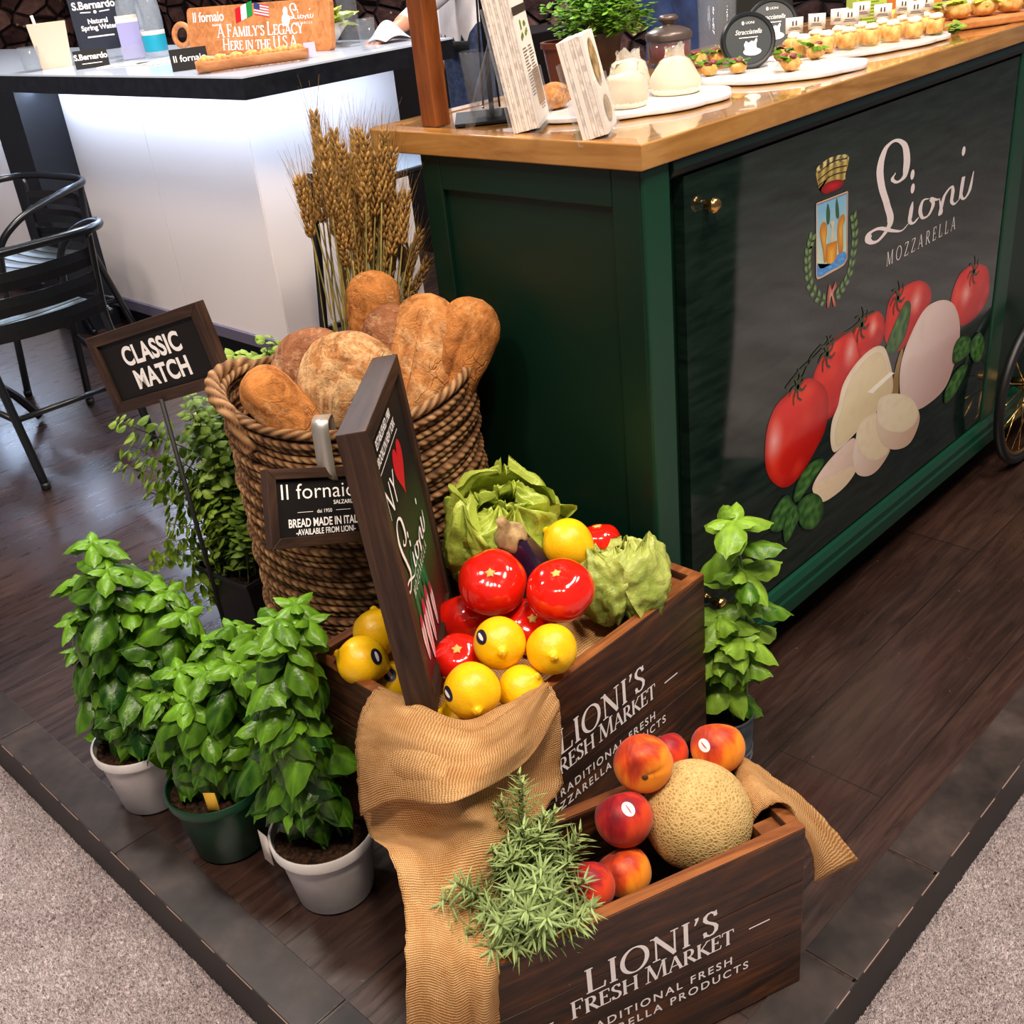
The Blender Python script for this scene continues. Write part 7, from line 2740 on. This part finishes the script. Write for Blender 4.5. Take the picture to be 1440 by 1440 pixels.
# water bottles
BOTTLE = mat('bottle_glass', (0.55, 0.62, 0.70, 1), rough=0.03, alpha=0.30, spec=1.0)
TEAL = mat('teal_label', K(20, 150, 176), rough=.4)
for i, (x, y, lb) in enumerate(((2.235, 4.20, 'clear swirled water bottle with a teal label, left of the two'), (2.225, 4.03, 'clear swirled water bottle with a teal label, right of the two'))):
    t = thing('water_bottle', lb, 'bottle', (x, y, ZB), 0, 'water bottles on the serving bar')
    M = Matrix.Translation((x, y, ZB))
    bm = BM()
    prof = [(0, 0), (.038, 0), (.041, .008), (.041, .10), (.043, .13), (.041, .17), (.032, .21), (.018, .245), (.014, .27), (.014, .285), (0, .285)]
    P = spline([(a, b, 0) for a, b in prof], 4)
    lathe(bm, [(max(0, p.x) if 0 < q < len(P) - 1 else 0, p.y) for q, p in enumerate(P)], 40, M, fn=lambda p, a: Vector((p.x * (1 + .05 * math.sin(a * 8 + p.z * 60) * (p.z > .095)), p.y * (1 + .05 * math.sin(a * 8 + p.z * 60) * (p.z > .095)), p.z)))
    put('bottle', bm, BOTTLE, t)
    bm = BM()
    lathe(bm, [(.0418, .022), (.0425, .024), (.0425, .078), (.0418, .08)], 40, M)
    put('label', bm, TEAL, t)
    bm = BM()
    lathe(bm, [(.0415, .078), (.0430, .079), (.0430, .092), (.0415, .093)], 40, M)
    put('label_band', bm, PAPER, t)
    bm = BM()
    lathe(bm, [(0, .283), (.016, .283), (.016, .303), (0, .303)], 24, M)
    put('cap', bm, TEAL, t)
# wire leaflet stand
t = thing('leaflet_rack', 'white rack of leaflets beside the water bottles on the bar', 'rack', (2.12, 4.20, ZB))
M = facing((2.165, 4.095, ZB), tilt=.2)
for q in range(3):
    bm = BM()
    box(bm, (-.04, .004 + .01 * q, -.02 * q - .012), (.04, .13 + .016 * q, -.02 * q), 0, M)
    put('leaflet', bm, [mat('lilac_paper', K(150, 146, 190), rough=.6), PAPER, PAPER_EDGE][q], t, smooth=False)
bm = BM()
box(bm, (-.044, 0, .0005), (.044, .05, .0025), 0, M)
box(bm, (-.044, 0, -.062), (.044, .003, .0025), 0, M)
put('holder', bm, ACRYL, t, smooth=False)
# loose papers
for i, (x, y, r_, lb) in enumerate(((2.03, 3.93, .3, 'white leaflet lying on the bar in front of the water bottles'), (2.08, 3.80, -.2, 'white leaflet lying on the bar beside the wooden sign handle'))):
    bm = BM()
    Mx_ = Matrix.Translation((x, y, ZB + .0003)) @ Matrix.Rotation(r_, 4, 'Z')
    box(bm, (-.05, -.09, 0), (.05, .09, .0016), 0, Mx_)
    o = put('leaflet', bm, PAPER, smooth=False, origin=(x, y, ZB))
    tag(o, lb, 'leaflet')

# long wooden sign board
ws = thing('wooden_sign', 'long wooden cutting board sign about a family legacy, with two flags', 'sign', (2.29, 3.48, ZB))
c_l, c_r = Vector((2.245, 3.835, ZB)), Vector((2.335, 3.105, ZB))
ex_ = (c_r - c_l).normalized()
Lw = (c_r - c_l).length
nz_ = Vector((ex_.y, -ex_.x, 0)).normalized()
if nz_.dot(Vector((-1, -1, 0))) < 0:
    nz_ = -nz_
uy_ = (Vector((0, 0, 1)) - nz_ * .16).normalized()
nz_ = ex_.cross(uy_)
MW = frame(c_l, ex_, uy_, nz_)
Hw = .158
pts = []
for cx_, cy_, a0 in ((.018, .018, 180), (Lw - .018, .018, 270), (Lw - .018, Hw - .018, 0), (.018, Hw - .018, 90)):
    for q in range(5):
        a = math.radians(a0 + q * 22.5)
        pts.append((cx_ + .018 * math.cos(a), cy_ + .018 * math.sin(a)))
bm = BM()
prism(bm, pts, -.02, 0, MW)
wb = put('board', bm, BOARD_WOOD, ws, smooth=False, bevel=.002)
bm = BM()
tube(bm, [MW @ Vector((-.050 + .045 * math.cos(q * PI / 12), .072 + .036 * math.sin(q * PI / 12), -.01)) for q in range(24)], .010, 8, closed=True)
put('handle', bm, BOARD_WOOD, ws)
Mx_ = MW @ Matrix.Translation((0, 0, .0008))
bm = BM()
text(bm, 'Il fornaio', Mx_ @ Matrix.Translation((.120, .110, 0)), .032, bold=.016, xs=1.05)
text(bm, 'SALZARULO', Mx_ @ Matrix.Translation((.165, .094, 0)), .0065, bold=.02)
serif(bm, "A FAMILY'S LEGACY", Mx_ @ Matrix.Translation((.385, .056, 0)), .036, xs=1.12, tk=.17, tn=.07, caps={i: (1.15 if i in (0, 2, 11) else .88) for i in range(17)})
serif(bm, 'HERE IN THE U.S.A.', Mx_ @ Matrix.Translation((.385, .014, 0)), .033, xs=1.12, tk=.17, tn=.07, caps={i: (1.15 if i in (0, 12, 14, 16) else .88) for i in range(18)})
LX2 = lambda p: ((p[0] - 2.07) * .27 + .610, (p[1] - .80) * .27 + .118)
sc4 = lambda k: [LX2(p) for p in Pd[k]]
script_word(bm, [(sc4('sL'), .008, .003), (sc4('si')[2:], .005, .002), (sc4('so'), .005, .002), (sc4('sn'), .005, .002), (sc4('si2'), .005, .002)], Mx_, [LX2(p) for p in Pd['dots']], .0024)
serif(bm, 'MOZZARELLA', Mx_ @ Matrix.Translation((.608, .084, 0)), .0075, xs=1.0, tk=.15, tn=.08, tracking=.4, sw=.2)
poly(bm, [Mx_ @ Vector((.525 + .020 * math.cos(a * PI / 9), .100 + .020 * math.sin(a * PI / 9), 0)) for a in range(18)])
poly(bm, [Mx_ @ Vector((.525 + .012 * math.cos(a * PI / 9), .126 + .014 * math.sin(a * PI / 9), 0)) for a in range(18)])
put('lettering', bm, WHITE_PRINT, wb, smooth=False)
bm = BM()
lay = bm.loops.layers.float_color.new('print')
def quad(M, x0, y0, x1, y1, c, z=.0003, sk=.25):
    f = poly(bm, [M @ Vector((x, y + sk * x, z)) for x, y in ((x0, y0), (x1, y0), (x1, y1), (x0, y1))])
    for l in f.loops:
        l[lay] = lin(c)
Mi = Mx_ @ Matrix.Translation((.270, .098, 0)) @ Matrix.Diagonal((1.15, 1.15, 1, 1))
for q, cc_ in enumerate(((190, 20, 30), (236, 232, 226), (24, 130, 60))):
    quad(Mi, q * .026, 0, (q + 1) * .026, .040, cc_)
Mu = Mx_ @ Matrix.Translation((.370, .122, 0))
for q in range(9):
    quad(Mu, 0, q * .0042, .074, (q + 1) * .0042, (196, 60, 66) if q % 2 == 0 else (230, 214, 210), sk=-.16)
quad(Mu, 0, .018, .030, .0378, (50, 56, 110), z=.0006, sk=-.16)
put('printed_flags', bm, INK3, wb, smooth=False)
# tray of bread pieces and its card
tr = thing('bread_tray', 'long narrow wooden tray of bread pieces at the corner of the bar', 'tray', (1.97, 3.03, ZB))
d_ = Vector((2.115 - 1.815, 2.935 - 3.085, 0))
Lt = d_.length
d_.normalize()
Mt_ = frame((1.835, 3.115, ZB), d_, Vector((-d_.y, d_.x, 0)), (0, 0, 1))
bm = BM()
G = []
for i in range(13):
    f = i / 12
    w = .030 + .018 * math.sin(PI * f) ** .5
    r_ = []
    for q in range(9):
        a = PI * q / 8
        r_.append(Mt_ @ Vector((Lt * f, -w * math.cos(a), .034 - .030 * math.sin(a))))
    G.append(r_)
sheet(bm, G)
put('tray_body', bm, BOARD_WOOD, tr, solid=.005)
rr = random.Random(6)
for q in range(7):
    p = Mt_ @ Vector((.03 + q * (Lt - .06) / 6, rr.uniform(-.006, .006), .034))
    bm = BM()
    ball(bm, p, .020, 14, 9, fn=lambda u: 1 + .2 * noise.noise(u * 2 + Vector((q * 2.0, 0, 0))), sc=(1.25, .9, .7))
    o = put('bread_piece', bm, CRUMB, origin=p)
    tag(o, 'piece of bread, %s from the left in the wooden tray on the bar' % names[q], 'bread', 'bread pieces in the wooden tray')
o, M = card('name_card', 'small black bakery card leaning before the wooden sign', (1.925, 3.30, ZB), .115, .064, .2)
bm = BM()
text(bm, 'Il fornaio', M @ Matrix.Translation((.002, .026, 0)), .019, bold=.01, xs=1.05)
put('lettering', bm, WHITE_PRINT, o, smooth=False)
o, M = card('info_card', 'tiny lilac card at the right end of the bread tray', (2.165, 2.99, ZB), .035, .045, .2, m=mat('lilac_card', K(190, 182, 206), rough=.5))
tumbler('drinking_glass', 'clear tumbler on the bar beside the resting hand', (2.345, 2.925, ZB), .024, .030, .090, .0)
# salad behind the wooden sign, tall clear bottle, white towel
t = thing('salad_bowl', 'green salad leaves heaped in a bowl behind the wooden sign', 'salad', (2.46, 3.33, ZB))
bm = BM()
lathe(bm, [(0, 0), (.05, 0), (.11, .07), (.107, .072), (.05, .006), (0, .005)], 40, Matrix.Translation((2.46, 3.33, ZB)))
put('bowl', bm, WHITE_CER, t)
fb = BM()
lay = fb.verts.layers.float.new('tone')
for q in range(90):
    a, r_ = rr.uniform(0, 6.28), rr.uniform(0, .095)
    leaf(fb, (2.46 + r_ * math.cos(a), 3.33 + r_ * math.sin(a), ZB + .07 + rr.uniform(0, .06) * (1 - r_ / .12)), (math.cos(a), math.sin(a), rr.uniform(-.2, 1.2)), (0, 0, 1), rr.uniform(.04, .07), .024, rr.uniform(.3, .9), droop=.4, cup=.4, nl=6, nw=5, lay=lay, ripple=.03)
put('leaves', fb, LETTUCE, t)
t = thing('glass_bottle', 'tall clear glass bottle at the right end of the wooden sign', 'bottle', (2.43, 3.115, ZB))
bm = BM()
M = Matrix.Translation((2.43, 3.115, ZB))
lathe(bm, [(0, 0), (.030, 0), (.033, .006), (.033, .15), (.014, .20), (.012, .26), (0, .26)], 32, M)
put('bottle', bm, CLEAR, t)
bm = BM()
G = [[(2.46 + .11 * i / 6, 2.975 + .10 * j / 6 + .01 * math.sin(i), ZB + .004 + .07 * math.exp(-((i - 3) / 2.2) ** 2 - ((j - 3) / 2.5) ** 2) + .006 * noise.noise(Vector((i, j, 0)))) for j in range(7)] for i in range(7)]
sheet(bm, G)
o = put('towel', bm, CLOTH_W, origin=(2.5, 3.02, ZB), sub=2, solid=.004)
tag(o, 'crumpled white cloth on the bar behind the tumbler', 'towel')
# back shelf behind the bar, dark
bm = BM()
box(bm, (3.35, 3.4, -.02), (3.95, 7.0, .92))
o = put('back_cabinet', bm, mat('dark_cabinet', K(26, 22, 24), rough=.5), smooth=False, origin=(3.6, 5, 0), bevel=.004)
tag(o, 'long dark low cabinet against the stone wall behind the bar', 'cabinet')
# ================================================================== PEOPLE
def person(name, label, joints, bones, hair_col, origin):
    """joints: name -> (position, radius); bones: (a, b, region). One skinned body; regions become materials"""
    names_ = list(joints)
    idx = {n: i for i, n in enumerate(names_)}
    me = bpy.data.meshes.new(name)
    me.from_pydata([Vector(joints[n][0]) for n in names_], [(idx[a], idx[b]) for a, b, r in bones], [])
    o = bpy.data.objects.new(name, me)
    COL.objects.link(o)
    sk = o.modifiers.new('skin', 'SKIN')
    sk.use_smooth_shade = True
    for i, n in enumerate(names_):
        r = joints[n][1]
        r = r if isinstance(r, tuple) else (r, r)
        me.skin_vertices[0].data[i].radius = r
        me.skin_vertices[0].data[i].use_root = (n == 'pelvis')
    s = o.modifiers.new('sub', 'SUBSURF')
    s.levels = s.render_levels = 2
    dg = bpy.context.evaluated_depsgraph_get()
    body = bpy.data.meshes.new_from_object(o.evaluated_get(dg))
    bpy.data.objects.remove(o)
    regs = []
    for a, b, r in bones:
        if r not in regs:
            regs.append(r)
    body.materials.clear()
    for r in regs:
        body.materials.append(r)
    segs = [(Vector(joints[a][0]), Vector(joints[b][0]), regs.index(r)) for a, b, r in bones]
    for p in body.polygons:
        c = p.center
        best = None
        for A, Bq, mi in segs:
            d = Bq - A
            tt = max(0, min(1, (c - A).dot(d) / max(1e-9, d.length_squared)))
            e = (c - (A + d * tt)).length
            if best is None or e < best[0]:
                best = (e, mi)
        p.material_index = best[1]
        p.use_smooth = True
    ob = link(name, body)
    body.transform(Matrix.Translation(-Vector(origin)))
    ob.location = origin
    tag(ob, label, 'person')
    return ob


def stand(px, py, fz, face, H, shirt, trousers, shoes, arms, skin=SKIN):
    """a standing figure; face: heading angle; arms: {'l': (elbow, wrist, hand dir) or None, 'r': ...}"""
    R = Matrix.Rotation(face, 3, 'Z')
    k = H / 1.75

    def W(x, y, z):
        v = R @ Vector((x * k, y * k, 0))
        return (px + v.x, py + v.y, fz + z * k)
    J = {'pelvis': (W(0, 0, .95), (.150 * k, .115 * k)), 'waist': (W(0, .01, 1.08), (.145 * k, .105 * k)), 'chest': (W(0, .0, 1.28), (.165 * k, .115 * k)), 'neckb': (W(0, -.01, 1.45), (.075 * k, .07 * k)), 'neck': (W(0, .01, 1.52), .055 * k), 'head': (W(0, .025, 1.61), (.078 * k, .095 * k)), 'crown': (W(0, .015, 1.69), (.070 * k, .085 * k))}
    Bn = [('pelvis', 'waist', shirt), ('waist', 'chest', shirt), ('chest', 'neckb', shirt), ('neckb', 'neck', skin), ('neck', 'head', skin), ('head', 'crown', skin)]
    for s, sg in (('l', -1), ('r', 1)):
        J['hip' + s] = (W(sg * .095, 0, .88), .095 * k)
        J['knee' + s] = (W(sg * .105, .015, .50), .068 * k)
        J['ankle' + s] = (W(sg * .11, -.01, .10), .055 * k)
        J['heel' + s] = (W(sg * .11, -.02, .045), .040 * k)
        J['toe' + s] = (W(sg * .13, .17, .035), (.036 * k, .030 * k))
        Bn += [('pelvis', 'hip' + s, trousers), ('hip' + s, 'knee' + s, trousers), ('knee' + s, 'ankle' + s, trousers), ('ankle' + s, 'heel' + s, shoes), ('heel' + s, 'toe' + s, shoes)]
        J['sho' + s] = (W(sg * .175, -.01, 1.40), .062 * k)
        a = arms.get(s) or (W(sg * .235, -.03, 1.12), W(sg * .245, .06, .88), W(sg * .245, .08, .80))
        J['elb' + s] = (a[0], .047 * k)
        J['wri' + s] = (a[1], .031 * k)
        J['palm' + s] = (a[2], (.036 * k, .018 * k))
        Bn += [('chest', 'sho' + s, shirt), ('sho' + s, 'elb' + s, shirt), ('elb' + s, 'wri' + s, shirt), ('wri' + s, 'palm' + s, skin)]
        pw = Vector(a[2])
        dr = (pw - Vector(a[1])).normalized()
        sd = dr.cross(Vector((0, 0, 1)))
        sd = sd.normalized() if sd.length > .2 else R @ Vector((1, 0, 0))
        for q, (off_, ln) in enumerate(((-.030, .072), (-.010, .082), (.010, .078), (.028, .062))):
            f0 = pw + dr * .030 + sd * off_
            f1 = f0 + (dr + sd * off_ * 4).normalized() * ln * .55 + Vector((0, 0, .004))
            f2 = f1 + (dr + sd * off_ * 5).normalized() * ln * .5 + Vector((0, 0, -.012))
            for nm, P_q, r_ in (('a', f0, .0105), ('b', f1, .0095), ('c', f2, .0075)):
                J['f%s%d%s' % (s, q, nm)] = (tuple(P_q), r_)
            Bn += [('palm' + s, 'f%s%da' % (s, q), skin), ('f%s%da' % (s, q), 'f%s%db' % (s, q), skin), ('f%s%db' % (s, q), 'f%s%dc' % (s, q), skin)]
        tside = -sg
        t0 = Vector(a[1]) + dr * .025 + sd * .030 * (1 if (R @ Vector((tside, 0, 0))).dot(sd) > 0 else -1)
        t1_ = t0 + (dr * .7 + (t0 - Vector(a[1])).normalized() * .5).normalized() * .05
        J['th%sa' % s] = (tuple(t0), .0125)
        J['th%sb' % s] = (tuple(t1_), .0095)
        Bn += [('wri' + s, 'th%sa' % s, skin), ('th%sa' % s, 'th%sb' % s, skin)]
    return J, Bn, W, R


def head_details(ob, W, R, H, hair):
    k = H / 1.75
    bm = BM()
    ball(bm, (0, 0, 0), .098 * k, 28, 18, fn=lambda u: 1 + .05 * noise.noise(u * 4), sc=(.86, 1.02, .86))
    bmesh.ops.delete(bm, geom=[v for v in bm.verts if v.co.z < -.01 * k and v.co.y > -.03 * k], context='VERTS')
    bm.transform(Matrix.Translation(W(0, .0, 1.665)) @ R.to_4x4())
    put('hair', bm, hair, ob)
    bm = BM()
    for s in (-1, 1):
        ball(bm, W(s * .031, .112, 1.635), .0125 * k, 12, 8)
    put('eyes', bm, mat('eye', K(40, 30, 26), rough=.2), ob)
    bm = BM()
    ball(bm, W(0, .122, 1.605), .017 * k, 12, 8, sc=(.8, 1.1, 1.3))
    for s in (-1, 1):
        ball(bm, W(s * .083, .015, 1.61), .024 * k, 12, 8, sc=(.4, .8, 1.2))
    put('nose_and_ears', bm, SKIN, ob)
    bm = BM()
    ball(bm, W(0, .112, 1.565), .020 * k, 14, 8, sc=(1.2, .5, .35))
    put('mouth', bm, mat('lips', K(160, 84, 76), rough=.5), ob)


HAIR_D = mat('dark_hair', K(34, 24, 20), rough=.6)
# person in white by the end of the bar, one hand resting on it
J, Bn, Wf, Rf = stand(2.96, 3.06, 0.0, math.radians(75), 1.76, CLOTH_W, JEANS, BLACK_MATT, {'l': ((2.80, 3.02, 1.165), (2.615, 3.045, 1.070), (2.545, 3.055, 1.045))})
pa = person('person', 'person in white shirt and jeans, one hand resting on the end of the bar', J, Bn, HAIR_D, (2.96, 3.06, 0))
head_details(pa, Wf, Rf, 1.76, HAIR_D)
bm = BM()
lathe(bm, [(.150, -.018), (.156, -.016), (.156, .016), (.150, .018)], 40, fn=lambda p, a: Vector((p.x, p.y * .80, p.z)))
bm.transform(Matrix.Translation(Wf(0, 0, .96)) @ Rf.to_4x4())
put('belt', bm, BLACK_MATT, pa)
# person in navy behind the cart
J, Bn, Wf, Rf = stand(2.63, 1.90, 0.0, math.radians(200), 1.78, NAVY, NAVY, BLACK_MATT, {})
pb = person('person', 'person in navy clothes standing behind the green cart', J, Bn, HAIR_D, (2.63, 1.90, 0))
head_details(pb, Wf, Rf, 1.78, HAIR_D)
# visitor on the carpet, mirrored in the glossy panel
J, Bn, Wf, Rf = stand(2.13, .345, -.0985, math.radians(-35), 1.72, mat('grey_shirt', K(84, 96, 88), rough=.9), mat('dark_trousers', K(12, 20, 24), rough=.9), mat('grey_sneaker', K(120, 124, 122), rough=.7), {'l': ((2.00, .28, 1.02), (2.20, .42, 1.14), (2.26, .46, 1.17)), 'r': ((2.28, .12, 1.02), (2.30, .36, 1.14), (2.30, .42, 1.17))})
pc = person('person', 'person in dark trousers and grey sneakers mirrored in the glossy front panel', J, Bn, HAIR_D, (2.17, .345, -.0985))
head_details(pc, Wf, Rf, 1.72, HAIR_D)
